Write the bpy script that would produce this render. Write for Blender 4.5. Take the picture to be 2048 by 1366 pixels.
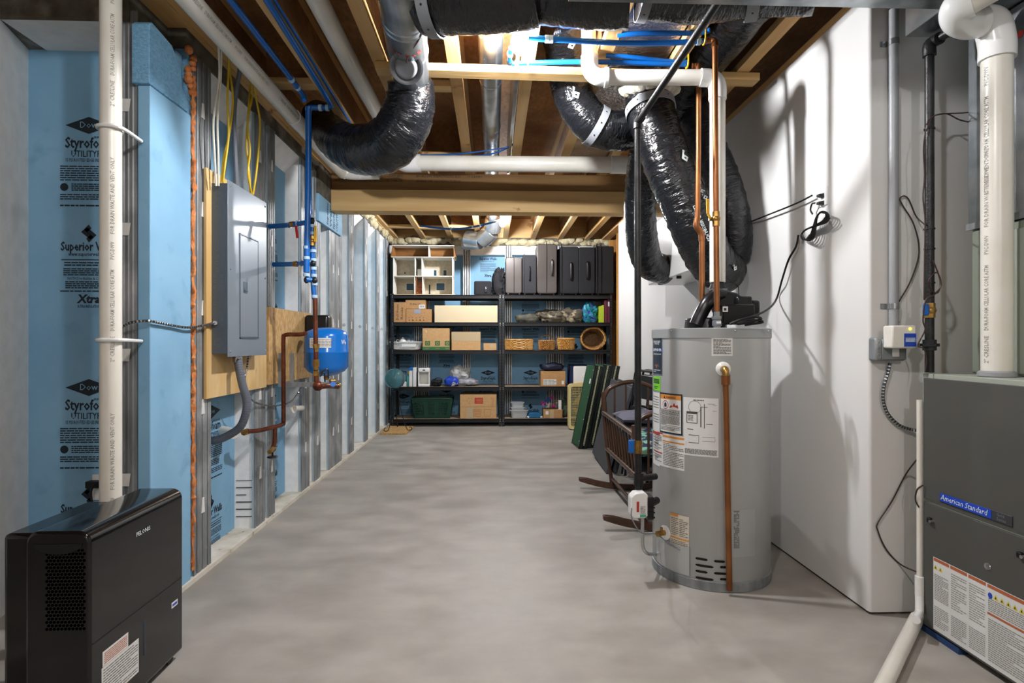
import bpy, math, random
from mathutils import Vector, Matrix
from math import sin, cos, pi, radians as RAD
C = bpy.context.scene.collection
for o in list(bpy.data.objects): bpy.data.objects.remove(o)
sc = bpy.context.scene
# ---------------------------------------------------------------- camera, exposure, world, lamps
EYE = 1.18; YAW = RAD(2.0); FPX = 1120.0
cam_d = bpy.data.cameras.new('camera'); cam = bpy.data.objects.new('camera', cam_d); C.objects.link(cam)
cam.location = (0, 0, EYE); cam.rotation_euler = (RAD(90), 0, -YAW)
cam_d.sensor_width = 36; cam_d.lens = 36 * FPX / 2048; cam_d.clip_start = .05; cam_d.clip_end = 60
sc.camera = cam
sc.view_settings.view_transform = 'Standard'; sc.view_settings.look = 'None'
sc.view_settings.gamma = 1; sc.view_settings.use_curve_mapping = False
sc.view_settings.exposure = .95
w = bpy.data.worlds.new('world'); sc.world = w; w.use_nodes = True
w.node_tree.nodes['Background'].inputs[0].default_value = (.9, .93, 1, 1)
w.node_tree.nodes['Background'].inputs[1].default_value = .05
BULB_NEAR, BULB_FAR, UNSEEN_LIGHT = 74.0, 74.0, 50.0     # watts radiated

# ---------------------------------------------------------------- pixel -> point helpers (camera rays)
def ray(px, py):
    u = (px - 1024) / FPX; v = (683 - py) / FPX
    return Vector((u * cos(YAW) + sin(YAW), cos(YAW) - u * sin(YAW), v))
def at(px, py, X=None, Y=None, Z=None, t=None):
    d = ray(px, py)
    if t is None:
        t = X / d.x if X is not None else Y / d.y if Y is not None else (Z - EYE) / d.z
    return Vector((0, 0, EYE)) + d * t
def on_cyl(px, py, cx, cy, r):
    d = ray(px, py); a = d.x**2 + d.y**2; b = -2 * (d.x * cx + d.y * cy); c = cx * cx + cy * cy - r * r
    k = b * b - 4 * a * c
    t = (-b - math.sqrt(max(k, 0))) / (2 * a)
    return Vector((0, 0, EYE)) + d * t

# ---------------------------------------------------------------- materials
def lin(c):
    return c / 12.92 if c <= .04045 else ((c + .055) / 1.055) ** 2.4
def rgb(h):
    if isinstance(h, str):
        h = h.lstrip('#'); return tuple(lin(int(h[i:i+2], 16) / 255) for i in (0, 2, 4)) + (1,)
    return tuple(h) + (1,)
MATS = {}
def mat(name, col, rough=.5, metal=0, col2=None, scale=8, stretch=(1, 1, 1), bump=0, bscale=40, bstretch=None,
        detail=4, lo=.35, hi=.65, trans=0, ior=1.45, emit=None, coat=0, alpha=1, kind='noise', col3=None, scale3=2, lo3=.55, hi3=.75, rough2=None, spec=.5):
    if name in MATS: return MATS[name]
    m = bpy.data.materials.new(name); m.use_nodes = True; nt = m.node_tree; N = nt.nodes; L = nt.links
    b = N['Principled BSDF']
    b.inputs['Base Color'].default_value = rgb(col); b.inputs['Roughness'].default_value = rough
    b.inputs['Metallic'].default_value = metal; b.inputs['IOR'].default_value = ior
    b.inputs['Transmission Weight'].default_value = trans; b.inputs['Coat Weight'].default_value = coat
    b.inputs['Coat Roughness'].default_value = .1; b.inputs['Alpha'].default_value = alpha
    b.inputs['Specular IOR Level'].default_value = spec
    if emit:
        b.inputs['Emission Color'].default_value = rgb(emit[0]); b.inputs['Emission Strength'].default_value = emit[1]
    tc = N.new('ShaderNodeTexCoord')
    def tex(sca, st, det=4, k='noise'):
        mp = N.new('ShaderNodeMapping'); mp.inputs['Scale'].default_value = [sca * q for q in st]
        L.new(tc.outputs['Object'], mp.inputs['Vector'])
        if k == 'voronoi':
            t = N.new('ShaderNodeTexVoronoi'); t.inputs['Scale'].default_value = 1; L.new(mp.outputs[0], t.inputs['Vector']); 
            return t.outputs['Color']
        t = N.new('ShaderNodeTexNoise'); t.inputs['Scale'].default_value = 1; t.inputs['Detail'].default_value = det
        L.new(mp.outputs[0], t.inputs['Vector']); return t.outputs['Fac']
    def ramp(src, a, z, l, h):
        r = N.new('ShaderNodeValToRGB'); r.color_ramp.elements[0].position = l; r.color_ramp.elements[1].position = h
        r.color_ramp.elements[0].color = a; r.color_ramp.elements[1].color = z; L.new(src, r.inputs[0]); return r.outputs[0]
    out = None
    if col2 is not None:
        f = tex(scale, stretch, detail, kind)
        out = ramp(f, rgb(col), rgb(col2), lo, hi)
    if col3 is not None:
        f3 = tex(scale3, (1, 1, 1), 6); k = ramp(f3, (0, 0, 0, 1), (1, 1, 1, 1), lo3, hi3)
        mx = N.new('ShaderNodeMix'); mx.data_type = 'RGBA'; L.new(k, mx.inputs[0])
        if out: L.new(out, mx.inputs[6])
        else: mx.inputs[6].default_value = rgb(col)
        mx.inputs[7].default_value = rgb(col3); out = mx.outputs[2]
    if out: L.new(out, b.inputs['Base Color'])
    if rough2 is not None:
        L.new(ramp(tex(scale, stretch, detail), (rough,)*3 + (1,), (rough2,)*3 + (1,), .3, .7), b.inputs['Roughness'])
    if bump:
        bp = N.new('ShaderNodeBump'); bp.inputs['Strength'].default_value = bump; bp.inputs['Distance'].default_value = .01
        L.new(tex(bscale, bstretch or stretch, 3), bp.inputs['Height']); L.new(bp.outputs[0], b.inputs['Normal'])
    MATS[name] = m; return m

M = dict(
 concrete=mat('polished_concrete', '#8f8a82', .42, col2='#aaa69f', scale=3.2, stretch=(1, 1.5, 1), detail=15, lo=.3, hi=.7, bump=.04, bscale=60, bstretch=(1,1,1), col3='#7d7972', scale3=.9, lo3=.52, hi3=.8, rough2=.62),
 beamcon=mat('rough_concrete', '#6f6a5f', .9, col2='#4b463c', scale=9, detail=8, bump=.5, bscale=50, col3='#9a958a', scale3=5),
 whitecon=mat('white_coated_concrete', '#efeeeb', .7, col2='#e4e4e1', scale=14, detail=6, bump=.12, bscale=120, col3='#c9c8c2', scale3=3, lo3=.66, hi3=.85),
 ledge=mat('stained_footing', '#d8d3c8', .8, col2='#c3bba9', scale=8, detail=8, col3='#6a6152', scale3=16, lo3=.66, hi3=.72, bump=.2, bscale=60),
 foam=mat('blue_foam_board', '#7ba9c9', .7, col2='#86b3d0', scale=3, detail=5, bump=.06, bscale=180, col3='#6795b5', scale3=9, lo3=.6, hi3=.9),
 foamcut=mat('cut_blue_foam', '#7fb0d0', .8, col2='#6a9bbd', scale=60, stretch=(1, 1, 2), bump=.5, bscale=130),
 galv=mat('galvanised_steel', '#979b9d', .5, .45, col2='#6c7072', scale=22, stretch=(1, 1, .2), detail=6, lo=.3, hi=.75, bump=.06, bscale=80, col3='#c6c9ca', scale3=4, lo3=.5, hi3=.8),
 studlit=mat('lit_stud_facing', '#c3c7c9', .45, .25, col2='#a3a7a9', scale=22, stretch=(1, 1, .2), detail=6),  # paler copy of the stud facing, lamplight on the back wall put into colour
 duct=mat('duct_sheet_metal', '#b4b9bc', .27, .92, col2='#90979b', scale=10, detail=6, bump=.05, bscale=24),
 drywall=mat('white_drywall', '#d9d8d6', .6, bump=.03, bscale=160, spec=.3, col2='#d5d4d1', scale=2),
 osb=mat('osb_sheathing', '#bd8e5c', .85, col2='#9a6d42', scale=38, stretch=(1, .45, 1), detail=3, lo=.3, hi=.7, bump=.25, bscale=60, col3='#7d5735', scale3=2.2, lo3=.4, hi3=.7),
 osbl=mat('osb_backboard', '#c39f6a', .8, col2='#a5804c', scale=55, stretch=(1, 1, .5), detail=3, lo=.35, hi=.65, bump=.25, bscale=60, col3='#7d5c33', scale3=24, lo3=.66, hi3=.72),
 pine=mat('pine_lumber', '#d3b07a', .65, col2='#b98f56', scale=9, stretch=(1, .08, 1), detail=6, bump=.1, bscale=60, col3='#8a5a2c', scale3=5, lo3=.68, hi3=.76),
 pinex=mat('pine_lumber_across', '#d9b77f', .65, col2='#c29a60', scale=11, stretch=(.08, 1, 1), detail=6, bump=.1, bscale=60, col3='#8a5526', scale3=6, lo3=.69, hi3=.76),
 lvl=mat('laminated_veneer', '#9c7848', .7, col2='#7f5e37', scale=16, stretch=(.06, 1, 1), detail=6, bump=.1, bscale=60),
 pinev=mat('pine_lumber_upright', '#cf9d57', .65, col2='#ab7736', scale=9, stretch=(1, 1, .08), detail=6, bump=.1, bscale=60),
 ply=mat('pine_plywood', '#d9bd8b', .65, col2='#c7a268', scale=9, stretch=(1, 1, .12), detail=6, col3='#a1713a', scale3=7, lo3=.7, hi3=.75),
 plyedge=mat('plywood_edge', '#a88654', .8, col2='#6b4e2b', scale=120, stretch=(1, 1, .05)),
 sprayfoam=mat('cream_spray_foam', '#cdc4a4', .85, col2='#a89c78', scale=14, detail=8, bump=1, bscale=30, col3='#8a7d5a', scale3=8, lo3=.6, hi3=.75),
 orangefoam=mat('orange_spray_foam', '#d98e55', .75, col2='#b8652f', scale=30, detail=5, bump=.6, bscale=70),
 ink=mat('black_ink', '#1c2731', .7), inkw=mat('white_ink', '#dfe6e8', .7), inkg=mat('faded_grey_ink', '#4c4a45', .7),
 inkpipe=mat('faint_pipe_ink', '#8d8b84', .6), inkbrown=mat('brown_branding_ink', '#4a321a', .8),
 pvc=mat('white_pvc', '#e4e1d8', .3, col2='#dad6ca', scale=5, spec=.5),
 pvcw=mat('glossy_white_fitting', '#e6e6e3', .22),
 pex=mat('blue_pex', '#0b63b8', .3, col2='#0c5aa6', scale=3), pexl=mat('light_blue_crimp', '#a9c6dc', .4),
 poly=mat('black_poly_fitting', '#16181a', .4),
 copper=mat('copper_pipe', '#a26a40', .32, .8, col2='#7c4a2a', scale=7, detail=6, lo=.35, hi=.7, rough2=.45),
 oldcopper=mat('tarnished_copper', '#7c4630', .45, .7, col2='#5a3224', scale=18, detail=6, col3='#6f8b78', scale3=22, lo3=.66, hi3=.74),
 brass=mat('brass_fitting', '#b08a4c', .35, .85, col2='#8b6a36', scale=30),
 iron=mat('black_iron_pipe', '#1d1d1e', .38, .3, col2='#2d2d2d', scale=20, bump=.15, bscale=120),
 steel=mat('bright_steel', '#b9bcbe', .25, .9), darksteel=mat('dark_steel', '#4a4b4c', .4, .7),
 film=mat('black_duct_film', '#131418', .22, 0, bump=1.0, bscale=62, bstretch=(1.8, .6, 1), coat=.5, spec=.6, col2='#1b1c22', scale=6),
 filmg=mat('grey_duct_film', '#3a3a40', .35, 0, bump=1.0, bscale=22, bstretch=(1, 1, 1), coat=.2),
 strap=mat('grey_hanger_strap', '#7d8084', .5), fluff=mat('white_glass_wool', '#cfc9bb', .95, col2='#a59d8a', scale=20, bump=1, bscale=60),
 foil=mat('foil_facing', '#c3bfc0', .22, .85, bump=.5, bscale=45, col2='#9b8f8d', scale=5),
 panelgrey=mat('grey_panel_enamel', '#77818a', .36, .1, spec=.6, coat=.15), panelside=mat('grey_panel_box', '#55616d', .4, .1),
 heater=mat('pale_grey_enamel', '#acaead', .28, .1, coat=.2), heaterrim=mat('grey_enamel_rim', '#9a9d9d', .35, .15),
 furn=mat('charcoal_enamel', '#53534f', .4, .15, bump=.03, bscale=200), furnside=mat('pale_green_grey_enamel', '#a1a79b', .45, .1),
 coil=mat('grey_green_cabinet', '#7f8678', .5, .1), blkp=mat('black_plastic', '#131315', .3, spec=.5), blkm=mat('matte_black_plastic', '#0e0e10', .5),
 gloss=mat('piano_black', '#0c0c0e', .12, coat=.3), rubber=mat('black_rubber', '#171719', .55),
 white=mat('white_plastic', '#dcdcda', .4), paper=mat('white_paper_label', '#d9d9d6', .55), paper2=mat('grey_text_tint', '#aeb0ae', .6),
 orange=mat('orange_label_ink', '#d58a3a', .55), rust=mat('rust_orange_ink', '#b2603a', .55), red=mat('red_ink', '#b23229', .5), yellow=mat('yellow_ink', '#d9c533', .5),
 greenlab=mat('lime_label', '#79d22a', .5), navy=mat('navy_label', '#27303c', .4), bluelab=mat('blue_label', '#1b46b8', .4),
 tank=mat('blue_tank_enamel', '#0c6fc9', .22, coat=.3), redp=mat('red_plastic', '#b3171b', .35), yelp=mat('yellow_plastic', '#d9a410', .35), bluep=mat('blue_plastic', '#1361b5', .35),
 cablew=mat('white_cable', '#cfcabb', .5), cabley=mat('yellow_cable', '#c9a820', .5), greyc=mat('grey_conduit', '#5d626c', .5), greypipe=mat('grey_pvc_conduit', '#95979a', .4),
 brownw=mat('brown_wire', '#3a2723', .5), rackm=mat('black_rack_steel', '#0e0e11', .45, .1), board=mat('particle_board', '#a3937d', .75, col2='#8c7c66', scale=70),
 card=mat('cardboard', '#b0875a', .8, col2='#a67e52', scale=30), cardl=mat('light_cardboard', '#c29c6c', .8, col2='#b99263', scale=30),
 tape=mat('clear_tape', '#b39f7d', .25), cream=mat('cream_card', '#cdbd9c', .7), wicker=mat('wicker', '#b98745', .6, col2='#7c5122', scale=60, bump=.4, bscale=90),
 wicker2=mat('dark_wicker', '#8f6638', .6, col2='#5d3d1c', scale=60, bump=.4, bscale=90),
 fabric=mat('black_fabric', '#131418', .85, bump=.3, bscale=90), fabricg=mat('charcoal_fabric', '#212327', .8, bump=.3, bscale=90), shell=mat('bronze_hard_shell', '#443f3c', .38, .2), 
 greenp=mat('dark_green_plastic', '#0b3b2b', .4), greenf=mat('green_canvas', '#1a4a2b', .75, bump=.1, bscale=200), webb=mat('cream_webbing', '#b9b391', .8, col2='#5f6a4c', scale=160, lo=.45, hi=.55),
 walnut=mat('dark_stained_wood', '#4c2f20', .35, col2='#33200f', scale=12, stretch=(1, 1, .2), coat=.2), slate=mat('dark_grey_board', '#3f4044', .55),
 glass=mat('clear_plastic', '#dfe6ea', .12, trans=.75, ior=1.3), frost=mat('frosted_plastic', '#cfd4d6', .35, trans=.35, ior=1.2),
 clearfilm=mat('clear_film', '#d8dcdc', .12, alpha=.16),
)

def film_mat(name, col, rough):      # plastic film gathered in fine rings around a duct (UV: metres along, turns around)
    m = mat(name, col, rough, coat=.35, spec=.5); nt = m.node_tree; N = nt.nodes; L = nt.links; b = N['Principled BSDF']
    uv = N.new('ShaderNodeUVMap'); last = None
    for sc_, st, dist in (((34, 4.0, 1), 1, .011), ((95, 11, 1), 1, .004), ((7, 3, 1), 1, .02)):
        mp = N.new('ShaderNodeMapping'); mp.inputs['Scale'].default_value = sc_; L.new(uv.outputs[0], mp.inputs['Vector'])
        t = N.new('ShaderNodeTexNoise'); t.inputs['Scale'].default_value = 1; t.inputs['Detail'].default_value = 3; t.inputs['Distortion'].default_value = .8; L.new(mp.outputs[0], t.inputs['Vector'])
        bp = N.new('ShaderNodeBump'); bp.inputs['Strength'].default_value = .9; bp.inputs['Distance'].default_value = dist; L.new(t.outputs['Fac'], bp.inputs['Height'])
        if last: L.new(last.outputs[0], bp.inputs['Normal'])
        last = bp
    L.new(last.outputs[0], b.inputs['Normal']); L.new(last.outputs[0], b.inputs['Coat Normal']); return m
M['film'] = film_mat('gathered_black_film', '#0f1013', .24)
M['filmg'] = film_mat('gathered_grey_film', '#2a2a2e', .34)
# ---------------------------------------------------------------- geometry collector
def catmull(P, k=6, closed=False):
    P = [Vector(p) for p in P]
    if len(P) < 3 or k <= 1: return P
    out = []; n = len(P)
    for i in range(n if closed else n - 1):
        a = P[(i - 1) % n] if closed or i > 0 else P[0] * 2 - P[1]
        b = P[i]; c = P[(i + 1) % n]
        d = P[(i + 2) % n] if closed or i + 2 < n else P[-1] * 2 - P[-2]
        for j in range(k):
            s = j / k
            out.append(.5 * ((2 * b) + (c - a) * s + (2 * a - 5 * b + 4 * c - d) * s * s + (3 * b - a - 3 * c + d) * s**3))
    if not closed: out.append(P[-1])
    return out
def frames(P, closed=False):
    n = len(P); T = []
    for i in range(n):
        a = P[(i - 1) % n] if closed or i else P[0]; b = P[(i + 1) % n] if closed or i < n - 1 else P[-1]
        T.append((b - a).normalized())
    u = T[0].orthogonal().normalized()
    if abs(T[0].z) < .9: u = T[0].cross(Vector((0, 0, 1))).normalized()
    else: u = (Vector((1, 0, 0)) - T[0] * T[0].x).normalized()
    F = []
    for i in range(n):
        u = (u - T[i] * u.dot(T[i])).normalized()
        F.append((P[i], T[i], u, T[i].cross(u).normalized()))
    return F
def cyl_axis(d):
    d = Vector(d).normalized()
    u = d.orthogonal().normalized(); return u, d.cross(u).normalized(), d
ORG = {}
_txt = {}
def text_mesh(s, bold=0, italic=0, res=1):
    k = (s, bold, italic)
    if k not in _txt:
        cu = bpy.data.curves.new('t', 'FONT'); cu.body = s; cu.resolution_u = res; cu.offset = bold; cu.shear = italic
        cu.size = 1.38
        o = bpy.data.objects.new('t', cu); C.objects.link(o); bpy.context.view_layer.update()
        me = bpy.data.meshes.new_from_object(o.evaluated_get(bpy.context.evaluated_depsgraph_get()))
        V = [v.co.copy() for v in me.vertices]; F = [tuple(p.vertices) for p in me.polygons]
        bpy.data.objects.remove(o); bpy.data.curves.remove(cu); bpy.data.meshes.remove(me)
        wd = max((v.x for v in V), default=0)
        _txt[k] = (V, F, wd)
    return _txt[k]
class G:
    def __init__(s): s.v = []; s.f = []; s.m = []; s.mi = 0
    def add(s, V, F):
        b = len(s.v); s.v += [Vector(p) for p in V]; s.f += [tuple(i + b for i in q) for q in F]; s.m += [s.mi] * len(F); return s
    def box(s, x0, x1, y0, y1, z0, z1):
        if x0 > x1: x0, x1 = x1, x0
        if y0 > y1: y0, y1 = y1, y0
        if z0 > z1: z0, z1 = z1, z0
        V = [(x, y, z) for z in (z0, z1) for y in (y0, y1) for x in (x0, x1)]
        return s.add(V, [(0, 2, 3, 1), (4, 5, 7, 6), (0, 1, 5, 4), (2, 6, 7, 3), (0, 4, 6, 2), (1, 3, 7, 5)])
    def hexa(s, P):   # 8 points: bottom ring 0-3, top ring 4-7
        return s.add(P, [(3, 2, 1, 0), (4, 5, 6, 7), (0, 1, 5, 4), (1, 2, 6, 5), (2, 3, 7, 6), (3, 0, 4, 7)])
    def bar(s, a, b, w, h, up=(0, 0, 1)):
        a = Vector(a); b = Vector(b); d = (b - a).normalized(); up = Vector(up)
        if abs(d.dot(up)) > .98: up = Vector((0, 1, 0))
        r = d.cross(up).normalized() * w / 2; u = r.cross(d).normalized() * h / 2
        return s.hexa([a - r - u, a + r - u, b + r - u, b - r - u, a - r + u, a + r + u, b + r + u, b - r + u])
    def tube(s, P, r, n=12, k=6, closed=False, caps=True, wob=0, wf=40, seed=1, flat=1):
        P = catmull(P, k, closed); F = frames(P, closed); N = len(F); rnd = random.Random(seed)
        V = []; L = 0
        for i, (p, t, u, w_) in enumerate(F):
            if i: L += (p - F[i-1][0]).length
            rr = r(i / (N - 1)) if callable(r) else r
            for j in range(n):
                a = 2 * pi * j / n
                q = rr
                if wob: q = rr * (1 + wob * (.5 * sin(L * wf + 2 * sin(3 * a)) + .5 * sin(L * wf * 1.7 + a * 2 + seed) + .6 * (rnd.random() - .5)))
                V.append(p + u * cos(a) * q + w_ * sin(a) * q * flat)
        Fc = []
        for i in range(N if closed else N - 1):
            for j in range(n):
                a = i * n + j; b = i * n + (j + 1) % n; i2 = (i + 1) % N
                Fc.append((a, b, i2 * n + (j + 1) % n, i2 * n + j))
        if caps and not closed:
            Fc.append(tuple(reversed(range(n)))); Fc.append(tuple((N - 1) * n + j for j in range(n)))
        return s.add(V, Fc)
    def cyl(s, a, b, r, n=20, r2=None, caps=True):
        a = Vector(a); b = Vector(b); u, v, d = cyl_axis(b - a); r2 = r if r2 is None else r2
        V = [a + (u * cos(2*pi*j/n) + v * sin(2*pi*j/n)) * r for j in range(n)] + [b + (u * cos(2*pi*j/n) + v * sin(2*pi*j/n)) * r2 for j in range(n)]
        F = [(j, (j+1) % n, n + (j+1) % n, n + j) for j in range(n)]
        if caps: F += [tuple(reversed(range(n))), tuple(n + j for j in range(n))]
        return s.add(V, F)
    def lathe(s, prof, o=(0, 0, 0), axis=(0, 0, 1), n=28, a0=0, a1=2*pi, cap=False):
        o = Vector(o); u, v, d = cyl_axis(axis) if tuple(axis) != (0, 0, 1) else (Vector((1,0,0)), Vector((0,1,0)), Vector((0,0,1)))
        full = abs(a1 - a0 - 2*pi) < 1e-6; m = n if full else n + 1
        V = []
        for (r, h) in prof:
            for j in range(m):
                a = a0 + (a1 - a0) * j / n; V.append(o + d * h + (u * cos(a) + v * sin(a)) * r)
        F = []
        for i in range(len(prof) - 1):
            for j in range(n):
                k = (j + 1) % m; F.append((i*m + j, i*m + k, (i+1)*m + k, (i+1)*m + j))
        if full and cap:
            if prof[0][0] > 1e-5: F.append(tuple(reversed(range(m))))
            if prof[-1][0] > 1e-5: F.append(tuple((len(prof)-1)*m + j for j in range(m)))
        return s.add(V, F)
    def sphere(s, c, r, n=16, m=10, sc=(1, 1, 1)):
        c = Vector(c); V = []; F = []
        for i in range(m + 1):
            t = pi * i / m
            for j in range(n):
                a = 2*pi*j/n; V.append(c + Vector((sin(t)*cos(a)*r*sc[0], sin(t)*sin(a)*r*sc[1], cos(t)*r*sc[2])))
        for i in range(m):
            for j in range(n): F.append((i*n+j, (i+1)*n+j, (i+1)*n+(j+1) % n, i*n+(j+1) % n))
        return s.add(V, F)
    def prism(s, poly, o, u, v, d):   # polygon in (u,v) about o, swept by vector d
        o = Vector(o); u = Vector(u); v = Vector(v); d = Vector(d); n = len(poly)
        A = [o + u * a + v * b for a, b in poly]; V = A + [p + d for p in A]
        F = [tuple(reversed(range(n))), tuple(n + i for i in range(n))] + [(i, (i+1) % n, n + (i+1) % n, n + i) for i in range(n)]
        return s.add(V, F)
    def poly(s, poly, o, u, v):
        o = Vector(o); u = Vector(u); v = Vector(v)
        return s.add([o + u * a + v * b for a, b in poly], [tuple(range(len(poly)))])
    def rect(s, o, u, v, x0, y0, x1, y1):
        return s.poly([(x0, y0), (x1, y0), (x1, y1), (x0, y1)], o, u, v)
    def text(s, t, o, u, v, size, align='l', bold=0, italic=0, sx=1, fit=None, fn=None):
        V, F, wd = text_mesh(t, bold, italic)
        k = size * sx
        if fit: k = fit / max(wd, 1e-6)
        off = {'l': 0, 'c': -wd * k / 2, 'r': -wd * k}[align]
        if fn: return s.add([fn(p.x * k + off, p.y * size) for p in V], F)
        o = Vector(o); u = Vector(u); v = Vector(v)
        return s.add([o + u * (p.x * k + off) + v * (p.y * size) for p in V], F)
    def lines(s, o, u, v, x0, x1, y0, y1, n, th, seed=0, full=.9):   # unreadable small print: broken bars
        rnd = random.Random(seed)
        for i in range(n):
            y = y1 + (y0 - y1) * (i + .5) / n; x = x0; end = x0 + (x1 - x0) * (1 if rnd.random() < full else rnd.uniform(.4, .9))
            while x < end:
                L = (x1 - x0) * rnd.uniform(.05, .16); e = min(x + L, end)
                s.rect(o, u, v, x, y - th/2, e, y + th/2); x = e + (x1 - x0) * .015
        return s
    def build(s, name, m, parent=None, bevel=0, smooth=True, label=None, org=None, ang=35, seg=2, solid=0):
        me = bpy.data.meshes.new(name)
        if parent is None and org is None:
            xs = [p.x for p in s.v]; ys = [p.y for p in s.v]; zs = [p.z for p in s.v]
            org = Vector(((min(xs)+max(xs))/2, (min(ys)+max(ys))/2, min(zs)))
        if parent is not None: org = ORG.get(parent.name, Vector((0,0,0)))
        me.from_pydata([tuple(p - org) for p in s.v], [], s.f)
        ms = m if isinstance(m, (list, tuple)) else [m]
        for x in ms: me.materials.append(M[x] if isinstance(x, str) else x)
        if len(ms) > 1: me.polygons.foreach_set('material_index', s.m)
        me.validate(); 
        if smooth:
            me.polygons.foreach_set('use_smooth', [True] * len(me.polygons)); me.set_sharp_from_angle(angle=RAD(ang))
        o = bpy.data.objects.new(name, me); C.objects.link(o); ORG[o.name] = org
        if parent is not None: o.parent = parent
        else: o.location = org
        if bevel:
            b = o.modifiers.new('b', 'BEVEL'); b.width = bevel; b.segments = seg; b.limit_method = 'ANGLE'; b.angle_limit = RAD(40); b.harden_normals = False
        if solid:
            b = o.modifiers.new('s', 'SOLIDIFY'); b.thickness = solid; b.offset = 0
        if label: o['label'] = label
        return o
def tag(o, label=None, cat=None, group=None, kind=None):
    if label: o['label'] = label
    if cat: o['category'] = cat
    if group: o['group'] = group
    if kind: o['kind'] = kind
    return o
def thing(name, label, cat, loc=(0, 0, 0), rz=0, group=None, local=False, kind=None):
    o = bpy.data.objects.new(name, None); C.objects.link(o); o.location = loc; o.rotation_euler = (0, 0, rz); o.empty_display_size = .05
    ORG[o.name] = Vector((0, 0, 0)) if local else Vector(loc)
    return tag(o, label, cat, group, kind)
def dup(o, loc=None, rz=None, label=None, parent=None):
    c = o.copy(); C.objects.link(c); c.parent = parent
    if loc is not None: c.location = loc
    if rz is not None: c.rotation_euler.z = rz
    if label: c['label'] = label
    for ch in o.children: dup(ch, parent=c)
    return c
def struct(o): o['kind'] = 'structure'; return o
X_, Y_, Z_ = Vector((1,0,0)), Vector((0,1,0)), Vector((0,0,1))
def rrect(w, h, r, n=4):
    P = []
    for cx, cy, a in ((w/2-r, h/2-r, 0), (-w/2+r, h/2-r, 90), (-w/2+r, -h/2+r, 180), (w/2-r, -h/2+r, 270)):
        for i in range(n + 1):
            t = RAD(a + 90 * i / n); P.append((cx + r*cos(t), cy + r*sin(t)))
    return P
def ngon(r, n=16, c=(0, 0)): return [(c[0] + r*cos(2*pi*i/n), c[1] + r*sin(2*pi*i/n)) for i in range(n)]
# ================================================================ SETTING
XL, XR, YB, ZD = -1.47, 1.625, 8.32, 3.0
# floor with a sawn control joint
g = G(); ys = [-3.2, 5.196, 5.2, 5.204, 8.75]; zs = [0, 0, -.008, 0, 0]
for i in range(4): g.add([(-4.2, ys[i], zs[i]), (4.6, ys[i], zs[i]), (4.6, ys[i+1], zs[i+1]), (-4.2, ys[i+1], zs[i+1])], [(0, 1, 2, 3)])
g.box(-4.2, 4.6, -3.2, 8.75, -.12, -.02)
floor = struct(g.build('floor', 'concrete', smooth=False, org=Vector((0,0,0))))
# unseen remainder of the basement, so the lamps bounce as they do in the place
g = G(); g.box(-4.3, -4.2, -3.2, 2.6, 0, 3.02); g.box(-4.3, 4.7, -3.3, -3.2, 0, 3.02); g.box(4.6, 4.7, -3.2, 2.5, 0, 3.02)
struct(g.build('wall_rear', 'drywall', smooth=False))

def foam_print(g, o, u, v, px=.00235):
    """printing of one repeat, measured in photo pixels about the diamond's centre"""
    o = Vector(o); u = Vector(u) * px; v = Vector(v) * px
    g.mi = 0
    g.poly([(-46, 0), (0, -17), (46, 0), (0, 17)], o, u, v)
    g.text('BRAND', o + u * 10 + v * -26, u, v, 5, 'l', sx=1.6)
    g.text('Styrofoam', o + v * -45, u, v, 22, 'c', bold=.03, fit=93)
    g.text('UTILITYFIT', o + v * -63, u, v, 13, 'c', fit=70, bold=.01)
    g.text('15 PSI ROUTED EDGE INSULATION', o + v * -73, u, v, 7, 'c', fit=92, bold=.01)
    g.lines(o, u, v, -56, 56, -112, -80, 7, 2.2, 1); g.lines(o, u, v, -34, 40, -132, -116, 4, 2.2, 2)
    g.poly(ngon(8, 14, (-48, -124)), o, u, v)
    g.lines(o, u, v, -56, 56, -150, -137, 3, 2.2, 3); g.lines(o, u, v, -56, 56, -163, -159, 1, 3, 4)
    for sg in (1, -1):      # interlocked block mark
        k = o + v * -217
        g.poly([(0, sg * 18), (-sg * 15, sg * 3), (-sg * 8, -sg * 3), (-sg * 3, sg * 3), (sg * 5, sg * 10)][::sg], k, u, v)
        g.poly([(-sg * 8, -sg * 3), (-sg * 3, sg * 3), (sg * 9, -sg * 7), (sg * 3, -sg * 12)][::sg], k, u, v)
    g.text('Superior Walls', o + v * -251, u, v, 18, 'c', bold=.035, fit=110)
    g.text('www.superiorwalls.com', o + v * -262, u, v, 8, 'c', fit=80, bold=.01)
    g.rect(o, u, v, -54, -270.5, 54, -269)
    g.lines(o, u, v, -48, 48, -283, -273, 2, 2.4, 5); g.lines(o, u, v, -50, 50, -302, -286, 4, 2.0, 6)
    g.text('NOTICE to Builder & Contractor', o + v * -310, u, v, 6, 'c', fit=84)
    g.lines(o, u, v, -46, 46, -328, -312, 4, 2.2, 7); g.lines(o, u, v, -56, 56, -335, -330, 1, 2.4, 8)
    g.text('Xtra', o + v * -356, u, v, 17, 'c', bold=.05, fit=44, italic=.15)
    g.text('X-TRA INSULATION', o + v * -366, u, v, 6, 'c', fit=44, bold=.02)
    g.mi = 1
    g.text('Dow', o + v * -5 + u.cross(v).normalized() * .0012, u, v, 13, 'c', fit=36)
    g.mi = 0
def add_print(parent, o, u, v, zs_):
    for z in zs_:
        g = G(); p = Vector(o); p.z = z; foam_print(g, p + Vector(u).cross(Vector(v)) * .0015, u, v)
        ob = g.build('printed_text', ['ink', 'foam'], parent, smooth=False, label='black printing on blue foam')

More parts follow.
